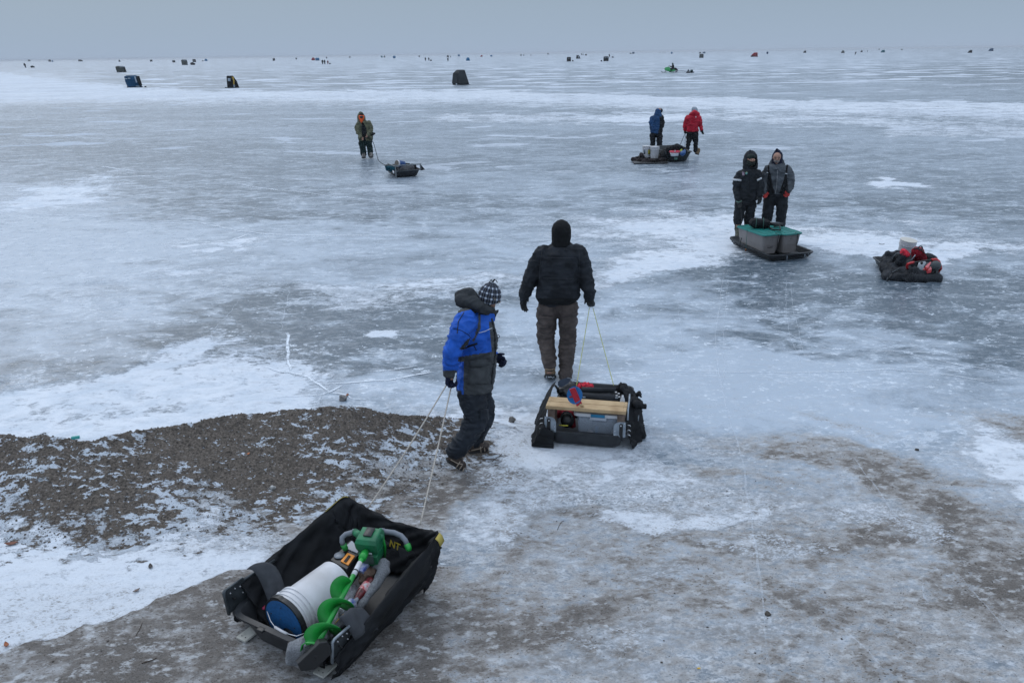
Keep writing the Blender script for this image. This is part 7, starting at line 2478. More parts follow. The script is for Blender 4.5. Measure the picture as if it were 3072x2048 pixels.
def pair_sleds():
    def Z(px, py, z):
        return gp(px, py, z)
    # flat sled with folded cloth and two buckets
    O1 = gp(1950, 490, 0)
    root = empty("sled", O1, "low flat sled covered with brown-black folded cloth, carrying two white buckets", "sled")
    m_ = MB()
    m_.chain([(Z(1900, 480, .05), .07), (Z(1925, 484, .05), .08), (Z(1960, 486, .05), .09), (Z(1990, 484, .05), .08)])
    m_.chain([(Z(1908, 477, .06), .07), (Z(1935, 474, .05), .10), (Z(1975, 479, .04), .12), (Z(1995, 478, .05), .10)])
    m_.cone(Z(1924, 472, .14), .05, Z(1924.5, 465, .26), .03)
    m_.remesh(.02, 2, .06, (5, 5, 5), 4)
    m_.build("cover_cloth", cloth("brown_black_tarp", (.030, .025, .026), n=.6, ns=4), root)
    MB().box(Z(1950, 487, .03), 1.15, .5, .04, Matrix.Rotation(.0, 3, 'Z'), .015).build("tub", PLAST, root)
    for px, py, w, lab, st in ((1939, 472, .15, "white bucket with yellow and dark stickers on the low flat sled", 1), (1963, 474, .155, "plain white bucket without stickers on the low flat sled", 0)):
        bp = Z(px, py, .12)
        b = empty("bucket", bp, lab, "bucket", "white buckets on the flat sled")
        M = Matrix.Translation(bp)
        bucket_mb(M, w * .86, w, .38).build("body", WHITEP, b, smooth=35)
        MB().lathe([(.001, 0), (w * 1.04, 0), (w * 1.05, .015), (.001, .02)], Matrix.Translation(bp + Vector((0, 0, .375))), 30, cap=False).build("lid", WHITEP, b)
        if st:
            R_ = Rig(px, py, .12)
            for qx, qw, mm in ((1945, .06, mat("yellow_sticker", (.42, .36, .04), rough=.6)), (1931, .035, mat("dark_sticker", (.10, .13, .16), rough=.6))):
                c = (gp(qx, 458, 0) - CAMP).normalized()
                q = math.atan2(-1, (qx - px) / 9)
                g = [[M @ Vector((w * .955 * math.cos(q + da), w * .955 * math.sin(q + da), z)) for da in (-qw / w, 0, qw / w)] for z in (.12, .2, .27)]
                MB().sheet(g, .006).build("sticker", mm, b)
    # tub sled with bags
    A = gp(2003, 489, 0)
    F = Frame(A, 12)
    root = empty("sled", A, "deep dark grey tub sled loaded with black bags, behind the person in red", "sled")
    tub(F, .43, .70, .66, 1.2, .86, 1.5, .34, z0=.01, r=.12, lip=.03, dz=lambda x, y: .12 * max(0, y - .9)).build("tub", mat("dark_green_grey_plastic", (.020, .026, .027), rough=.5, noise=.3, nscale=6), root, smooth=40)
    MB().box(gp(2028, 476, .24), .10, .02, .07, F.M3, .003).build("sticker", mat("pale_green_sticker", (.10, .20, .16), rough=.5), root)
    m_ = MB(); m_.chain([(Z(1986, 460, .36), .075), (Z(2004, 453, .45), .11), (Z(2019, 445, .56), .11)]); m_.cone(Z(1992, 465, .32), .09, Z(2008, 465, .32), .09); m_.remesh(.022, 2, .03, (7, 7, 7), 3)
    b = empty("duffel_bag", Z(2008, 456, .5), "long black duffel bag leaning over the near end of the deep tub sled", "bag")
    m_.build("bag_body", TARP, b)
    MB().tube([Z(1999, 446, .54), Z(2004, 440, .62), Z(2010, 443, .60)], .014, 6).build("bag_handle", TARP, b)
    MB().tube([Z(1994, 452, .50), Z(1998, 458, .44), Z(1999, 464, .36)], .014, 6).build("bag_strap", WEB, b)
    m_ = MB(); m_.chain([(Z(2032, 441, .60), .08), (Z(2036, 449, .50), .12), (Z(2046, 450, .46), .09), (Z(2054, 455, .42), .06)]); m_.remesh(.022, 2, .05, (7, 7, 7), 5)
    o = m_.build("gear_bag", TARP, None, Z(2036, 452, .5)); tag(o, "black lumpy gear bag at the far end of the deep tub sled", "bag")
    b = empty("plastic_tub", Z(2023, 468, .35), "white plastic tub with pink-red lid in the deep tub sled", "plastic tub")
    M = Matrix.Translation(Z(2023.5, 468, .33))
    MB().lathe([(.12, 0), (.165, .13), (.001, .135)], M, 24).build("body", mat("white_tub", (.58, .60, .62), rough=.4), b)
    MB().lathe([(.175, .12), (.178, .15), (.16, .17), (.001, .165)], M, 24, cap=False).build("lid", mat("pink_red_lid", (.52, .035, .07), rough=.45), b)
    MB().cone(Z(2025, 455, .50), .02, Z(2025, 452, .56), .015).build("lid_knob", mat("white_tub", (.58, .60, .62)), b)
    m_ = MB(); m_.cone(Z(2047, 461, .42), .07, Z(2053, 455, .45), .06); m_.remesh(.02, 1, .02, (10, 10, 10), 2)
    o = m_.build("blue_jug", mat("blue_bag", (.012, .07, .22), rough=.5), None, Z(2050, 458, .4)); tag(o, "small blue bag at the right rim of the deep tub sled", "bag")
    m_ = MB(); m_.cone(Z(2042, 455, .46), .05, Z(2044, 450, .50), .04)
    o = m_.build("yellow_pouch", mat("yellow_green", (.30, .33, .03), rough=.6), None, Z(2043, 453, .4)); tag(o, "yellow-green pouch between the black and blue bags in the deep tub sled", "pouch")
    R = Rig(2074, 471)
    rope("pull_line", [R.pt(2055, 401, .02), gp(2040, 436, .55)], .010, DROPE, "thin dark cord from the hand of the person in red to the deep tub sled", cat="cord", group="cords of the person in red")
    rope("pull_line", [R.pt(2056, 402, .02), gp(2054.5, 452, .42)], .007, DROPE, "thin dark cord from the hand of the person in red to the deep tub sled", cat="cord", group="cords of the person in red")


pair_sleds()


# ------------------------------------------------------------------ sled of the person in camouflage
def camo_sled():
    A = gp(1188, 535, 0)
    F = Frame(A, 24)
    root = empty("sled", A, "black tub sled with a grey frame rail, beside the person in camouflage", "sled")
    W = .80
    tub(F, W / 2, .62, W - .14, 1.05, W, 1.3, .22, z0=.01, r=.09, lip=.02, dz=lambda x, y: .1 * max(0, y - .9)).build("tub", PLAST, root, smooth=40)
    rail = mat("grey_rail", (.16, .18, .19), rough=.5)
    zt = .385
    m_ = MB(); m_.box(F.w(W / 2, -.02, zt), W + .06, .03, .03, F.M3, .004); m_.box(F.w(.0, -.02, .20), .03, .03, .37, F.M3, .004); m_.box(F.w(W, -.02, .30), .025, .03, .18, F.M3, .004)
    m_.box(F.w(W / 2, -.02, .215), W, .025, .025, F.M3, .004); m_.box(F.w(-.01, .4, zt - .02), .03, .8, .03, F.M3, .004)
    m_.build("frame_rail", rail, root, smooth=False)
    MB().box(gp(1180, 516, .22), .02, .12, .05, F.M3 @ Matrix.Rotation(.3, 3, 'X'), .003).build("sticker", mat("white_sticker", (.62, .63, .66)), root)
    c = F.w(W + .10, .05, .36)
    MB().rings([[F.w(W + .02, y, .37), F.w(W + .16, y, .20), F.w(W + .02, y, .18)] for y in (0, .10)]).build("corner_flap", BLKP, root, smooth=False)
    m_ = MB(); m_.cone(F.w(.22, .2, .22), .11, F.w(.55, .2, .24), .12); m_.remesh(.02, 2, .02, (8, 8, 8), 3)
    o = m_.build("grey_duffel", cloth("grey_duffel_cloth", (.10, .10, .105), n=.3), None, F.w(.4, .2, .3)); tag(o, "rounded grey duffel bag inside the camouflage person's sled", "bag")
    m_ = MB(); m_.cone(F.w(.62, .3, .26), .07, F.w(.72, .4, .26), .07); m_.cone(F.w(.1, .5, .24), .09, F.w(.6, .7, .24), .10); m_.remesh(.02, 2, .04, (9, 9, 9), 6)
    o = m_.build("black_bag", TARP, None, F.w(.5, .6, .3)); tag(o, "black bag at the back of the camouflage person's sled", "bag")
    # teal rolled cloth at the left front
    m_ = MB()
    m_.chain([(gp(1159, 501, .34), .03), (gp(1166, 505, .28), .06), (gp(1174, 506, .27), .07), (gp(1180, 507, .26), .06)]); m_.cone(gp(1162, 507, .24), .035, gp(1176, 510, .22), .05); m_.remesh(.016, 2, .03, (12, 12, 12), 5)
    o = m_.build("teal_cloth", cloth("teal_blue_cloth", (.010, .065, .095), n=.35, ns=12), None, gp(1170, 508, .3)); tag(o, "bundled teal-blue cloth on the left end of the camouflage person's sled", "cloth")
    # blue and white bucket lying down
    a = gp(1193, 491, .42); d = (gp(1215, 494, .36) - a).normalized()
    b = empty("bucket", a, "blue and white bucket lying on its side in the camouflage person's sled", "bucket")
    x_ = d.orthogonal().normalized(); M = Matrix((x_, d.cross(x_), d)).transposed().to_4x4(); M.translation = a - d * .04
    MB().lathe([(.001, 0), (.105, 0), (.11, .02), (.11, .05)], M, 28, cap=False).build("rim", WHITEP, b)
    MB().lathe([(.100, -.004), (.001, -.004)], M, 28, cap=False).build("bottom", mat("tan_bottom", (.15, .13, .11), rough=.8), b)
    MB().lathe([(.108, .05), (.10, .28), (.001, .28)], M, 28, cap=False).build("body", mat("blue_bucket", (.012, .06, .20), rough=.45), b)
    R = Rig(1102, 476)
    pts = [R.pt(1104, 410, -.26), R.pt(1117, 423, -.1), R.pt(1122, 434, 0), R.pt(1128, 456, 0)]
    g = [gp(1135, 480, .18), gp(1144, 489, .16), gp(1152, 494, .22), gp(1160, 498, .38)]
    P = pts + g
    # smooth
    Q = []
    for i in range(len(P) - 1):
        p0, p1, p2, p3 = P[max(0, i - 1)], P[i], P[i + 1], P[min(len(P) - 1, i + 2)]
        for k in range(6):
            f = k / 6
            Q.append(.5 * ((2 * p1) + (p2 - p0) * f + (2 * p0 - 5 * p1 + 4 * p2 - p3) * f * f + (3 * p1 - p0 - 3 * p2 + p3) * f ** 3))
    Q.append(P[-1])
    o = MB().tube(Q, .011, 6).build("sled_rope", DROPE, None, Q[0]); tag(o, "dark slack rope from the person in camouflage to the railed sled", "rope")


camo_sled()
# ================================================================== FAR OUT ON THE ICE
def hor_obs(x):
    return float(np.interp(x, [0, 60, 370, 900, 1500, 2100, 3072], [190, 188, 178, 163, 150.5, 148, 147]))


def hor_mod(x):
    return 160 - math.tan(ROLL) * (x - 1536)


def fpy(px, py):
    ho = hor_obs(px)
    w = max(0, min(1, 1 - (py - ho - 20) / 100))
    q = py + (hor_mod(px) - ho) * w
    return max(q, hor_mod(px) + 4.5)


class Far:
    """local frame of something far away: x to the right, y away, z up, in metres; k = metres per photo pixel"""
    def __init__(s, px, py):
        s.O = gp(px, fpy(px, py), 0)
        s.n = Vector((s.O.x, s.O.y, 0)).normalized(); s.x = Vector((s.n.y, -s.n.x, 0))
        s.k = (s.O - CAMP).dot(_F) / FPX

    def w(s, x, y, z):
        """x, z in photo pixels, y in metres"""
        return s.O + s.x * (x * s.k) + s.n * y + Vector((0, 0, z * s.k))


def shelter(px, base, w, h, mats, label, kind="hub", side=None, group=None, lean=0.0, cat="ice shelter"):
    f = Far(px, base)
    hw = w / 2
    D = w * f.k * .9
    root = empty("ice_shelter", f.O, label, cat, group)
    m_ = MB()

    def quad(x0, x1, z, y0, y1, c=.12):
        P = [(x0 + c * hw, y0), (x1 - c * hw, y0), (x1, y0 + c * D), (x1, y1 - c * D), (x1 - c * hw, y1), (x0 + c * hw, y1), (x0, y1 - c * D), (x0, y0 + c * D)]
        return [f.w(x + lean * z, y, z) for x, y in P]
    if kind == "hub":
        R = [quad(-hw * .94, hw * .94, 0, 0, D), quad(-hw * 1.02, hw * 1.02, h * .45, -.04 * D, D * 1.04), quad(-hw * .95, hw * .95, h * .9, .03 * D, D * .97), quad(-hw * .6, hw * .6, h, .2 * D, .8 * D)]
    elif kind == "flip":
        R = [quad(-hw, hw, 0, 0, D), quad(-hw * .92, hw * .80, h * .5, .05 * D, D), quad(-hw * .85, hw * .40, h * .9, .1 * D, D * .9), quad(-hw * .75, hw * .22, h, .2 * D, D * .8)]
    elif kind == "flipr":
        R = [quad(-hw, hw, 0, 0, D), quad(-hw * .80, hw * .92, h * .5, .05 * D, D), quad(-hw * .30, hw * .88, h * .9, .1 * D, D * .9), quad(-hw * .12, hw * .75, h, .2 * D, D * .8)]
    else:
        R = [quad(-hw, hw, 0, 0, D, .3), quad(-hw * .92, hw * .92, h * .4, .05 * D, D * .95, .3), quad(-hw * .7, hw * .7, h * .8, .15 * D, D * .85, .3), quad(-hw * .3, hw * .3, h, .35 * D, D * .65, .3)]
    m_.rings(R)
    body = m_.build("canvas", mats[0], root, smooth=25)
    if w > 4:
        MB().rings([quad(-hw * 1.03, hw * 1.03, 0, -.02 * D, D * 1.02), quad(-hw * 1.03, hw * 1.03, h * .05, -.02 * D, D * 1.02)]).build("skirt", mats[1], root, smooth=False)
    return f, root, body


CH = cloth("charcoal_shelter", (.028, .033, .036), n=.25, ns=1.2)
CHL = cloth("grey_shelter", (.060, .068, .064), n=.25, ns=1.2)
BKS = cloth("black_shelter", (.012, .014, .016), n=.25, ns=1.2)
BLS = cloth("blue_shelter", (.008, .048, .105), n=.25, ns=1.2)
BLS2 = cloth("bright_blue_shelter", (.012, .115, .24), n=.2, ns=1)
TLS = cloth("teal_shelter", (.010, .095, .12), n=.2, ns=1)
RDS = cloth("red_shelter", (.22, .018, .022), n=.2, ns=1)
GLS = mat("pale_window_vinyl", (.30, .36, .42), rough=.3)
YLS = cloth("gold_panel", (.42, .28, .06), n=.2)


def near_shelters():
    # big dark hub at the centre
    f = Far(1382, 254)
    root = empty("ice_shelter", f.O, "large dark charcoal pop-up shelter, the nearest one at the middle of the lake", "ice shelter")
    prof = [(-24, 0, 0, 2.0, 24), (-25.5, 6, -.05, 2.05, 24.5), (-24, 30, .0, 2.0, 17.5), (-20, 33, .1, 1.9, 16.5)]
    R = []
    for xl, z, y0, y1, xr in ((-22, 0, 0, 2.0, 25), (-26, 6, -.1, 2.1, 24), (-22, 33, .15, 1.9, 15.5), (-13, 41, .35, 1.7, 13.5), (-9, 43, .5, 1.5, 8)):
        xm = (xl + xr) / 2 - 2
        R.append([f.w(xl, y0 + .6, z), f.w(xm, y0, z), f.w(xr, y0 + .45, z), f.w(xr + 1, y1 - .4, z), f.w(xm, y1, z), f.w(xl, y1 - .4, z)])
    body = MB().rings(R).build("canvas", CH, root, smooth=20)
    MB().rings([[f.w(-25, .5, 0), f.w(0, -.25, 0), f.w(30, .4, 0), f.w(26, 1.8, 0)], [f.w(-24, .5, 1), f.w(0, -.15, 1.5), f.w(26, .45, 2), f.w(25, 1.8, 1)]]).build("skirt", BKS, root, smooth=False)
    MB().tube([f.w(-9, .16, 36), f.w(-9.5, .1, 20), f.w(-8.5, .0, 3)], .03, 5).build("door_zip", BKS, root)
    MB().box(f.w(-12.5, -.12, 3), .16, .05, .10, None, .02).build("snow_vent", CRYST, root)
    for x in (-20, 16):
        MB().tube([f.w(x, .35, 32), f.w(x * .6, .3, 41)], .02, 5).build("pole_seam", BKS, root)
    # blue shelter on the left
    f, root, body = shelter(405, 263, 42, 34, (BLS, BKS), "dark blue shelter with white stripes at left, leaning to the left", "hub", lean=-.16)
    MB().rings([[f.w(13 - .16 * z, -.10, z) for z in (5, 32)] + [f.w(22 - .16 * z, .06, z) for z in (32, 5)], [f.w(13 - .16 * z, -.16, z) for z in (5, 32)] + [f.w(22 - .16 * z, .0, z) for z in (32, 5)]]).build("door_panel", BKS, root, smooth=False)
    for x, z, a, b in ((-17, 25, .32, .10), (-8, 26, .34, .10)):
        MB().box(f.w(x - .16 * z, -.10, z), a, .03, b, None, .01).build("white_mark", GLS, root)
    MB().box(f.w(9 - .16 * 22, -.12, 22), .16, .03, .75, Matrix.Rotation(-.15, 3, 'Y'), .01).build("white_stripe", GLS, root)
    MB().box(f.w(8, -.10, 3), .5, .03, .10, None, .01).build("white_mark", GLS, root)
    o = MB().box(f.w(29, 0, 1.5), .22, .2, .12, None, .03).build("gear_box", BKS, None, f.w(29, 0, 0)); tag(o, "small black box on the ice right of the dark blue shelter", "box")
    # black and gold shelter
    f, root, body = shelter(700, 263, 34, 34, (BKS, BKS), "black flip-over shelter with a gold stripe and grey window", "flip", lean=-.04)
    MB().rings([[f.w(-1, -.02, 32), f.w(5, -.02, 31), f.w(6, -.04, 20), f.w(4, -.04, 8), f.w(1, -.04, 10), f.w(2, -.02, 22)], [f.w(-1, -.10, 32), f.w(5, -.10, 31), f.w(6, -.12, 20), f.w(4, -.12, 8), f.w(1, -.12, 10), f.w(2, -.10, 22)]]).build("gold_stripe", YLS, root, smooth=False)
    MB().box(f.w(-9, -.02, 23), .32, .08, .34, None, .01).build("window", GLS, root)
    MB().box(f.w(3, -.02, 5), .16, .1, .3, None, .01).build("grey_tab", GLS, root)
    o = MB().box(f.w(-21, 0, 1), .2, .2, .1, None, .02).build("gear_box", BKS, None, f.w(-21, 0, 0)); tag(o, "tiny black box at the left foot of the gold striped shelter", "box")
    # grey one behind, left
    f, root, body = shelter(365, 218.5, 26, 17.5, (CHL, BKS), "grey boxy shelter with dark right side, behind the dark blue one", "hub", lean=-.14)
    MB().rings([[f.w(8, -.05, 1), f.w(13.5, .1, 1), f.w(11, .1, 16), f.w(6, -.05, 16)], [f.w(8, -.15, 1), f.w(13.5, .0, 1), f.w(11, .0, 16), f.w(6, -.15, 16)]]).build("side_panel", BKS, root, smooth=False)
    MB().box(f.w(0, -.02, 15), 22 * f.k, .1, 1.4 * f.k, None, .01).build("roof_band", GLS, root)
    f, root, body = shelter(555, 194.6, 17, 15.5, (CHL, BKS), "grey square shelter left of a smaller grey one, in the left distance", "hub", lean=-.06)
    MB().box(f.w(0, -.05, 13.5), 14 * f.k, .1, 1.2 * f.k, None, .01).build("roof_band", GLS, root)
    shelter(583.5, 185.5, 10, 8.5, (CH, BKS), "small grey-green shelter just right of the grey square shelter", "hub", lean=-.05)
    shelter(522, 187.5, 8.5, 6.5, (CH, BKS), "small dark shelter just left of the grey square shelter", "hub", lean=-.05)
    f, root, body = shelter(1706.5, 177.3, 12.5, 12.3, (BKS, BKS), "black square shelter with one small pale window, right of the middle of the horizon", "hub")
    MB().box(f.w(0, -.1, 8.5), 2 * f.k, .08, 2 * f.k, None, .01).build("window", GLS, root)
    f, root, body = shelter(1734.5, 169, 13, 10, (CH, BKS), "dark rounded shelter with a pale door, behind the black square one", "flip")
    MB().box(f.w(1, -.1, 5), 1.6 * f.k, .08, 6 * f.k, None, .01).build("door", GLS, root)
    f, root, body = shelter(1818, 177.6, 15.6, 13.4, (BKS, BKS), "black square shelter with two pale windows", "hub")
    for x in (-3, 3.4):
        MB().box(f.w(x, -.1, 9.5), 2.4 * f.k, .08, 2 * f.k, None, .01).build("window", GLS, root)
    f, root, body = shelter(2104, 170.5, 12.7, 11.5, (CHL, CHL), "plain grey square shelter to the right of the green snowmobile", "hub")
    f, root, body = shelter(2263, 169, 20, 12, (RDS, BKS), "dark red and black shelter with a low front, right of the grey square one", "flipr")
    MB().box(f.w(-6, -.2, 2), 9 * f.k, .4, 3.5 * f.k, None, .05).build("sled_base", BKS, root)
    MB().box(f.w(7, -.05, 5), 1.2 * f.k, .2, 8 * f.k, None, .02).build("black_stripe", BKS, root)


near_shelters()

# small ones along the horizon: px, base, w, h, material, kind, colour word
FAR = [(88.5, 191.5, 8, 5, CH, "flip"), (149.7, 191.5, 7, 6, CH, "hub"), (157.8, 191.5, 5, 4.5, BLS2, "dome"), (242, 189, 13, 5.5, BKS, "flip"), (359, 187.6, 6, 5, BKS, "flip"), (454, 185.8, 7, 5.5, CH, "hub"),
       (618.4, 182, 9, 6.5, BLS2, "dome"), (822, 178, 7, 7, BKS, "hub"), (889, 173, 5, 5, CH, "dome"), (940, 175.5, 11, 8, RDS, "dome"), (952.5, 176, 12, 8, BLS2, "hub"), (980, 169.5, 4, 4.5, CH, "dome"), (1049.7, 166.8, 5, 4, CH, "dome"),
       (1145.4, 165.6, 6, 5.2, TLS, "dome"), (1153.6, 165.3, 4.5, 5.2, CH, "dome"), (1183, 167.6, 8, 7, BLS2, "hub"), (1257.6, 163, 4, 4, CH, "hub"), (1343.7, 163.6, 7.5, 6, CH, "dome"), (1376.7, 160.6, 6.5, 5.5, BLS2, "hub"), (1404, 173.6, 12, 9.5, BLS2, "dome"),
       (1444.4, 161.2, 7, 4.5, RDS, "flipr"), (1474, 160.6, 6, 4.5, BLS2, "hub"), (1563, 158.6, 4.5, 4.5, BKS, "dome"), (1571.5, 158.4, 3.6, 3.6, CH, "dome"), (1644, 155.6, 4.4, 4, CH, "hub"), (1758, 159.8, 6, 4.5, CH, "dome"), (1900, 156, 7, 5.5, BLS, "hub"),
       (2015, 157, 5, 5.5, BLS2, "hub"), (2100, 157, 7, 4, CH, "dome"), (2111.6, 157, 9, 5, BLS, "flipr"), (2302, 161, 5.4, 6.4, BLS, "hub"), (2414, 159, 9, 6.3, CH, "flipr"), (2528.4, 161.4, 10, 7.6, CHL, "dome"), (2584.3, 159.2, 6.4, 5, BKS, "flipr"),
       (2637, 152.6, 5, 3, CHL, "flipr"), (2648, 161, 12, 7.4, TLS, "flipr"), (2705, 154.6, 5.5, 3, CHL, "flipr"), (2909.7, 165.6, 12, 8, BKS, "flipr"), (2972.5, 161, 13.5, 8, BLS, "flipr")]
ORD = "first second third fourth fifth sixth seventh eighth ninth tenth eleventh twelfth thirteenth fourteenth fifteenth sixteenth seventeenth".split()
CN = {"charcoal_shelter": "dark grey", "black_shelter": "black", "bright_blue_shelter": "bright blue", "blue_shelter": "dark blue", "teal_shelter": "teal", "red_shelter": "dark red", "grey_shelter": "faint grey"}
cnt = {}
for (x, b_, w_, h_, m__, kd) in FAR:
    cw = CN[m__.name]; i = cnt.get(cw, 0); cnt[cw] = i + 1
    shelter(x, b_, w_, h_, (m__, BKS), "tiny %s horizon shelter, %s of its colour from the left" % (cw, ORD[i]), kd, group="tiny shelters along the horizon")


def far_person(px, base, h, label, col=None, lean=0.0, group="tiny people far out on the ice"):
    f = Far(px, base)
    hh = h * f.k; s = hh / 1.8
    O = f.O
    m_ = MB()
    def q(x, z, y=0):
        return O + f.x * ((x + lean * z) * s) + f.n * (y * s) + Vector((0, 0, z * s))
    for sx in (-.13, .13):
        m_.chain([(q(sx, .08), .10 * s), (q(sx, .5), .11 * s), (q(sx * .7, .9), .14 * s)], 8); m_.cone(q(sx, .06, -.15), .07 * s, q(sx, .06, .05), .08 * s, 8)
        m_.chain([(q(sx * 2.0, 1.38), .10 * s), (q(sx * 2.4, 1.05), .09 * s), (q(sx * 2.1, .78), .08 * s)], 8)
    m_.cone(q(0, .92), .21 * s, q(0, 1.36), .24 * s); m_.cone(q(0, 1.42), .12 * s, q(0, 1.62), .13 * s)
    m_.remesh(.045 * s, 1)
    o = m_.build("person", col or BLACK_CL, None, O)
    return tag(o, label, "person", group)


far_person(77.4, 210.5, 14, "tiny dark person at the far left edge of the lake, beside a small sled", lean=-.16)
far_person(968, 187, 13, "left one of two tiny dark people standing together near the dull red person")
far_person(974.5, 187, 13, "right one of two tiny dark people standing together near the dull red person")
far_person(984, 187, 11, "tiny person in dull red right of the two dark ones", cloth("dull_red_coat", (.16, .03, .03)))
far_person(1276.4, 174.5, 10.5, "tiny dark person standing alone, left of the one with a small sled")
far_person(1287, 174.5, 10, "tiny dark person with a small dark sled at the feet", lean=-.05)
far_person(1344, 175.6, 10.5, "tiny dark person in front of a dark dome above the big charcoal shelter")
far_person(1352, 164.3, 5.5, "tiniest dark person beside the dark dome on the horizon")
far_person(1744.5, 158.6, 6, "minute dark person, left of a pair behind the rounded shelter with pale door")
far_person(1749, 159.6, 6, "minute dark person, right of a pair behind the rounded shelter with pale door")
far_person(1828, 165.5, 9.5, "tiny dark person standing behind the shelter with two pale windows")
far_person(1593, 160, 4.6, "minute dark person on the horizon left of the black square shelter")
far_person(2565, 166.6, 9, "tiny dark leaning person under the right part of the horizon", lean=.25)
far_person(2602, 159, 4.6, "minute grey person on the horizon at the right")
for i, x in enumerate((1980, 1989, 1995)):
    far_person(x, 154.6, 3.6, "minute faint grey person, %s of three in a row above the snowmobile" % ("left", "middle", "right")[i], CHL)


def far_sled(px, base, w, h, label, m__=None, name="gear_sled"):
    f = Far(px, base)
    r = empty(name, f.O, label, "sled")
    F = Frame(f.O, math.degrees(math.atan2(f.x.y, f.x.x)))
    W = w * f.k; H = h * f.k
    tub(F, 0, W * .25, W * .8, W * .42, W, W * .5, H * .45, r=W * .08, lip=W * .02).build("tub", BKS, r)
    m_ = MB(); m_.cone(F.w(-W * .28, W * .2, H * .55), H * .28, F.w(0, W * .25, H * .6), H * .35); m_.cone(F.w(W * .1, W * .2, H * .5), H * .25, F.w(W * .3, W * .2, H * .45), H * .2)
    m_.remesh(max(.02, H * .06), 1, H * .1, (6, 6, 6)); m_.build("load", m__ or BKS, r)
    return r


far_sled(98.3, 210, 12, 6, "small loaded sled beside the tiny person at the far left")
far_sled(578.7, 194.2, 15, 8, "low dark loaded sled right of the grey square shelter")
far_sled(609, 182.6, 7, 2.6, "tiny dark sled left of the bright blue dome in the left distance")
far_sled(990, 187.2, 5, 4, "tiny dark sled right of the person in dull red")
far_sled(1293, 174.8, 6, 4, "tiny dark sled at the feet of a tiny person near the middle")
far_sled(1838.4, 166.8, 6.5, 3.6, "tiny dark sled right of the person behind the two-window shelter")
far_sled(1804.4, 179, 5, 4.4, "tiny dark sled at the lower left of the two-window shelter")
far_sled(1718.5, 177.6, 4, 4.4, "tiny dark sled right of the black square shelter with one window")
far_sled(1892, 156, 6, 3, "tiny dark sled left of a dark blue shelter on the horizon")


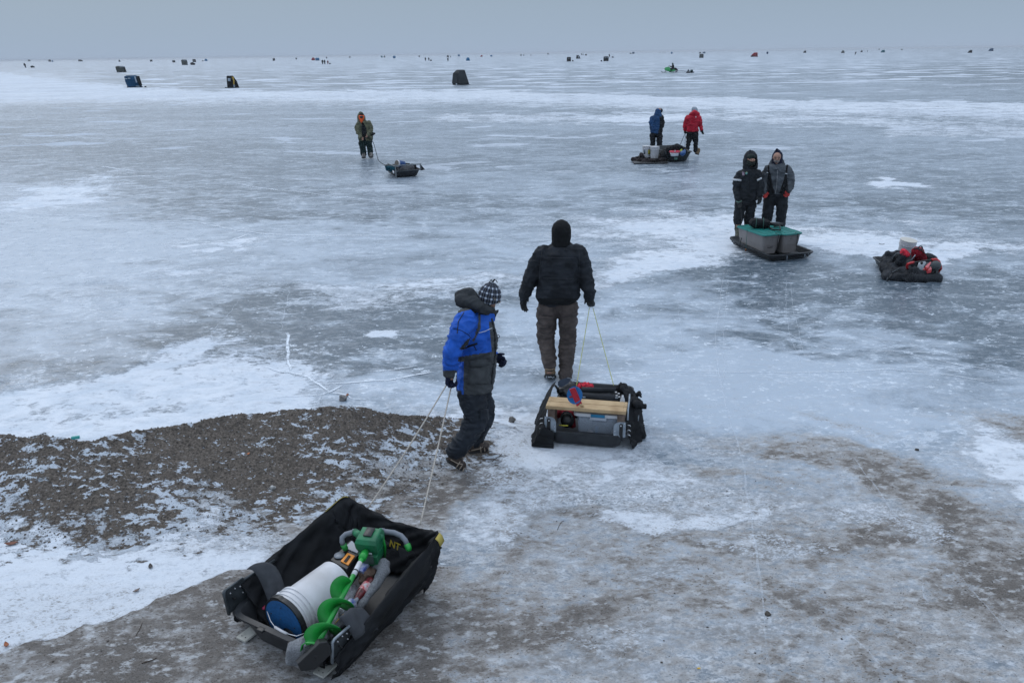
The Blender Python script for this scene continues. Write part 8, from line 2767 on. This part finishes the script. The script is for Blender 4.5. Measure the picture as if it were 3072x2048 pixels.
# ------------------------------------------------------------------ snowmobile with rider and its cargo sled
def snowmobile():
    f = Far(2008, 215)
    k = f.k
    root = empty("snowmobile", f.O, "green snowmobile seen from the side with a rider, towing a small loaded sled", "snowmobile")
    GR = mat("snowmobile_green", (.012, .30, .07), rough=.35, coat=.4)
    def w(x, z, y=0):
        return f.w(x - 2008, y, 215 - z)
    # hood
    m_ = MB()
    R = []
    for x, z0, z1, hy in ((1993, 207, 203, .18), (1996, 209, 201, .36), (2001, 211, 199.5, .46), (2007, 212, 200, .46), (2011, 212, 203, .40)):
        R.append([w(x, z0, -hy), w(x, (z0 + z1) / 2, -hy * 1.05), w(x, z1, -hy * .6), w(x, z1, hy * .6), w(x, (z0 + z1) / 2, hy * 1.05), w(x, z0, hy)])
    m_.rings(R).build("hood", GR, root, smooth=35)
    MB().box(w(1993.5, 204.5, 0), .12, .36, .14, None, .03).build("headlight", mat("headlight_glass", (.5, .5, .52), rough=.15), root)
    MB().rings([[w(2003, 200, -.25), w(2003, 200, .25), w(2007, 194, .2), w(2007, 194, -.2)], [w(2004, 200, -.25), w(2004, 200, .25), w(2008, 194.5, .2), w(2008, 194.5, -.2)]]).build("windshield", mat("smoked_screen", (.02, .025, .03), rough=.2), root, smooth=False)
    MB().tube([w(2008, 197.5, -.38), w(2009.5, 197, -.1), w(2009.5, 197, .1), w(2008, 197.5, .38)], .03, 6).build("handlebars", BLKP, root)
    R = []
    for x, z0, z1, hy in ((2008, 209, 205, .20), (2014, 209, 203.5, .22), (2021, 207, 201.5, .20), (2027, 204.5, 202, .15)):
        R.append([w(x, z0, -hy), w(x, z1, -hy * .8), w(x, z1, hy * .8), w(x, z0, hy)])
    MB().rings(R).build("seat", BLKP, root, smooth=40)
    R = []
    for x, z0, z1, hy in ((2008, 213, 209, .24), (2016, 213, 208, .26), (2024, 211, 205, .24), (2031, 209.5, 205.5, .2)):
        R.append([w(x, z0, -hy), w(x, z1, -hy), w(x, z1, hy), w(x, z0, hy)])
    MB().rings(R).build("tunnel", GR, root, smooth=False)
    P = [w(x, z) for x, z in ((2008, 214), (2018, 214.6), (2029, 214.6), (2033, 212), (2031, 208.5), (2024, 207.5), (2012, 209.5), (2006, 212))]
    c = MB()
    R = [[p + f.n * y for p in P] for y in (-.22, .22)]
    inner = [(p - w(2019, 211.5)) * .72 + w(2019, 211.5) for p in P]
    R2 = [[p - f.n * .22 for p in inner], [p - f.n * .22 for p in P], [p + f.n * .22 for p in P], [p + f.n * .22 for p in inner], [p - f.n * .22 for p in inner]]
    c.rings(R2, close=False).build("track", mat("track_rubber", (.010, .010, .011), rough=.8), root, smooth=False)
    wh = MB()
    for x, z, r in ((2012, 212.6, .10), (2020, 212.6, .10), (2027.5, 211.2, .14)):
        wh.cone(w(x, z, -.2), r, w(x, z, .2), r, 10)
    wh.build("bogie_wheel", mat("pale_wheel", (.35, .36, .38), rough=.5), root)
    for y in (-.45, .45):
        s_ = MB().tube([w(1984, 211.5, y), w(1986, 213.6, y), w(1990, 214.6, y), w(2001, 214.6, y)], [.03, .04, .05, .04], 6)
        sk = s_.build("ski", BLKP, root)
        MB().tube([w(1995, 214, y), w(1998, 208, y * .7)], .035, 6).build("spindle", DSTEEL, sk)
    MB().rings([[w(2022, 207, -.25), w(2030, 212, -.25), w(2033, 207, -.25), w(2027, 202, -.25)], [w(2022, 207, .25), w(2030, 212, .25), w(2033, 207, .25), w(2027, 202, .25)]]).build("snow_flap", BLKP, root, smooth=False)
    # rider
    m_ = MB()
    m_.chain([(w(2017, 205), .19), (w(2018, 200), .21), (w(2017.5, 196), .20), (w(2017, 193.5), .12)])
    m_.cone(w(2017, 191.5), .14, w(2016.6, 190), .13)
    for y in (-.2, .2):
        m_.chain([(w(2017, 205, y), .12), (w(2011.5, 203.5, y * 1.3), .11), (w(2012.5, 210, y * 1.4), .09)]); m_.cone(w(2012.5, 211, y * 1.4), .08, w(2009.5, 211.5, y * 1.4), .07)
        m_.chain([(w(2017.5, 195.5, y * 1.1), .09), (w(2014, 199, y * 1.6), .08), (w(2009, 197.5, y * 1.5), .07)])
    m_.remesh(.035, 2, .02, (8, 8, 8))
    o = m_.build("person", BLACK_CL, None, w(2017, 205)); tag(o, "person in black sitting astride the green snowmobile", "person")
    MB().ell(w(2016.6, 190.6), .165, .165, .165).build("helmet", mat("helmet_green_black", (.012, .05, .03), rough=.3), o)
    # tow bar and cargo sled
    o = MB().tube([w(2033, 210), w(2046, 211), w(2059, 214)], .018, 5).build("tow_bar", DSTEEL, None, w(2046, 211)); tag(o, "thin tow bar between the green snowmobile and its cargo sled", "tow bar")
    F = Frame(Far(2070, 217).O, math.degrees(math.atan2(f.x.y, f.x.x)))
    r = empty("sled", F.O, "small black cargo sled towed behind the green snowmobile", "sled")
    W = 24 * k
    tub(F, 0, .35, W * .85, .6, W, .8, .18, r=.1, lip=.03).build("tub", BKS, r)
    q = MB(); q.box(F.w(.28, .3, .34), .42, .4, .36, F.M3, .04); o = q.build("gear_crate", mat("dark_teal_crate", (.012, .045, .045), rough=.5), None, F.w(.28, .3, .2)); tag(o, "dark teal crate on the right of the snowmobile's cargo sled", "crate")
    q = MB(); q.cone(F.w(-.36, .3, .22), .12, F.w(-.30, .3, .44), .13); o = q.build("gear_bag", mat("slate_bag", (.02, .035, .045), rough=.8), None, F.w(-.3, .3, .2)); tag(o, "slate bag at the left of the snowmobile's cargo sled", "bag")
    q = MB(); q.cone(F.w(-.06, .2, .24), .10, F.w(-.05, .2, .36), .10); o = q.build("gear_bucket", mat("pale_jug", (.36, .42, .46), rough=.5), None, F.w(-.05, .2, .2)); tag(o, "pale jug between the bag and crate on the cargo sled", "jug")


snowmobile()


# ================================================================== SMALL THINGS ON THE GROUND
def rock(px, py, r, label, col=(.19, .18, .175), fl=.8, seed=1):
    p = ground_at(px, py)
    m_ = MB(); m_.ell(p + Vector((0, 0, r * fl * .55)), r, r * .85, r * fl, None, 18, 12)
    co = np.array(m_.v); n = vn3(co, (9 / r * .2, 9 / r * .2, 9 / r * .2), seed) - .5
    ctr = np.array(p); d = co - ctr
    m_.v = [tuple(q) for q in (co + d * (n * .75)[:, None])]
    o = m_.build("rock", mat("rock_%d" % seed, col, rough=.9, noise=.35, nscale=40, bump=.6, bscale=60), None, p)
    return tag(o, label, "rock")


rock(1030, 1200, .045, "grey rock on the ice just behind the crest of the gravel bank", fl=1.0, seed=1)
rock(1535, 1265, .036, "rounded stone on the snow between the person in blue and the middle sled", col=(.15, .14, .13), seed=2)
rock(819, 1466, .024, "small pale stone lying low on the gravel bank", col=(.34, .34, .33), seed=3)
rock(2303, 1843, .021, "dark round frozen clod beside the long white scratch at lower right", col=(.075, .065, .055), fl=.6, seed=4)
rock(2750, 1350, .020, "dark flat clod on the dirty ice at right", col=(.05, .045, .04), fl=.5, seed=5)

CLOD = mat("frozen_dirt", (.045, .038, .033), rough=.95, noise=.4, nscale=60)


def clods():
    """loose stones of the gravel bank and crumbs of dirt around it: nobody could count them"""
    rnd = np.random.RandomState(4)
    vs, fs = [], []
    base = np.array([(1, 1, 1), (-1, -1, 1), (-1, 1, -1), (1, -1, -1)], float) * .62
    octv = np.array([(1, 0, 0), (-1, 0, 0), (0, 1, 0), (0, -1, 0), (0, 0, 1), (0, 0, -1)], float)
    of = [(0, 2, 4), (2, 1, 4), (1, 3, 4), (3, 0, 4), (2, 0, 5), (1, 2, 5), (3, 1, 5), (0, 3, 5)]
    N = 15000
    X = rnd.uniform(-7.5, .2, N); t = rnd.uniform(0, 1, N) ** .8
    yc = np.interp(X, CX, CY); yn = np.interp(X, NX, NY); hh = np.interp(X, CX, CHH)
    Y = yn + (yc + .12 - yn) * t
    keep = (hh > .14) & (X < gp(1370, 1260).x)
    X, Y = X[keep], Y[keep]
    Z = terrain_np(X, Y)
    S = (.003 + .011 * rnd.uniform(0, 1, len(X)) ** 4.0)
    for x, y, z, s_ in zip(X, Y, Z, S):
        o_ = len(vs)
        q = rnd.uniform(.6, 1.3, 3) * s_
        a = rnd.uniform(0, 6.28); ca, sa = math.cos(a), math.sin(a)
        for p in octv:
            px_, py_, pz_ = p * q
            vs.append((x + px_ * ca - py_ * sa, y + px_ * sa + py_ * ca, z + pz_ * .8 + s_ * .15))
        fs += [tuple(i + o_ for i in f) for f in of]
    me = bpy.data.meshes.new("gravel"); me.from_pydata(vs, [], fs); me.update()
    me.materials.append(mat("gravel_stone", (.14, .122, .107), rough=.95, col2=(.055, .047, .041), nscale=30))
    o = bpy.data.objects.new("gravel", me); COL.objects.link(o); o["kind"] = "stuff"
    vs, fs = [], []
    M_ = 1500
    U1 = rnd.uniform(0, 3072, M_); V1 = 1300 + 748 * rnd.uniform(0, 1, M_) ** .9
    for u_, v_ in zip(U1, V1):
        g_ = gp(u_, v_)
        if float(fbm(np.array([g_.x]), np.array([g_.y]), 1.6, 3, 71)[0]) < .50:
            continue
        s_ = .002 + .007 * rnd.uniform() ** 5
        o_ = len(vs); z = tz(g_.x, g_.y); q = rnd.uniform(.6, 1.5, 3) * s_; a = rnd.uniform(0, 6.28); ca, sa = math.cos(a), math.sin(a)
        for p in octv:
            px_, py_, pz_ = p * q
            vs.append((g_.x + px_ * ca - py_ * sa, g_.y + px_ * sa + py_ * ca, z + pz_ * .5 + s_ * .1))
        fs += [tuple(i + o_ for i in f) for f in of]
    me = bpy.data.meshes.new("dirt"); me.from_pydata(vs, [], fs); me.update(); me.materials.append(CLOD)
    o = bpy.data.objects.new("dirt", me); COL.objects.link(o); o["kind"] = "stuff"


clods()
TWIG = mat("twig_bark", (.05, .032, .022), rough=.9)


def twig(pts, r, label):
    P = [ground_at(*p) + Vector((0, 0, .004)) for p in pts]
    o = MB().tube(P, r, 5).build("twig", TWIG, None, P[0])
    return tag(o, label, "twig")


twig([(427, 1868), (423, 1880), (416, 1893), (408, 1906)], .002, "thin straight twig on the brown ice at lower left, upright in view")
twig([(425, 1990), (440, 1985), (455, 1981), (470, 1974)], .003, "crooked twig near the bottom edge at lower left")
twig([(1692, 1562), (1684, 1566), (1676, 1580), (1672, 1590)], .002, "curved dark stem on the snow below the middle sled")
twig([(2637, 731), (2642, 733), (2648, 733.5), (2653, 732)], .005, "short curved black twig on the snow left of the red gear sled")
twig([(1480, 1380), (1494, 1371), (1506, 1362)], .0025, "thin dark stem right of the walking person's feet")
twig([(497, 1588), (510, 1586), (524, 1581), (530, 1583)], .004, "bent dark root lying on the snowy lower edge of the gravel bank")


def leaf(px, py, s, col, label, name="leaf", cat="leaf"):
    p = ground_at(px, py) + Vector((0, 0, .006))
    a = random.Random(px).uniform(0, 6)
    g = []
    for i in range(5):
        u_ = i / 4 * 2 - 1
        w_ = (1 - u_ * u_) * .45 + .03
        g.append([p + Vector((math.cos(a) * u_ * s - math.sin(a) * v_ * w_ * s, math.sin(a) * u_ * s + math.cos(a) * v_ * w_ * s, s * .25 * (u_ * u_ + v_ * v_ * .5))) for v_ in (-1, 0, 1)])
    o = MB().sheet(g, .002).build(name, mat(name + "_%d" % px, col, rough=.7, noise=.3), None, p)
    return tag(o, label, cat)


leaf(1042, 1187, .035, (.20, .07, .035), "rust brown leaf lying on the ice behind the grey rock")
leaf(35, 1633, .05, (.14, .05, .03), "red-brown leaf on the snow at the left edge under the gravel bank")
leaf(20, 1936, .03, (.26, .08, .03), "orange-brown leaf at the left edge on the line between snow and dirty ice")
leaf(452, 1701, .032, (.035, .030, .028), "dark curled leaf in the middle of the white snow lane")
leaf(410, 1773, .026, (.12, .09, .08), "pale brown scrap in the white snow lane below the dark curled leaf")
leaf(745, 1363, .020, (.42, .13, .04), "small orange leaf on the gravel bank")
leaf(2096, 2006, .012, (.6, .38, .03), "tiny yellow scrap near the bottom edge")
p = ground_at(224, 1318)
o = MB().box(p + Vector((0, .02, .012)), .075, .03, .03, Matrix.Rotation(.3, 3, 'Z'), .004).build("plastic_scrap", mat("teal_litter", (.02, .26, .24), rough=.5), None, p)
tag(o, "teal plastic scrap on the crest of the gravel bank", "litter")
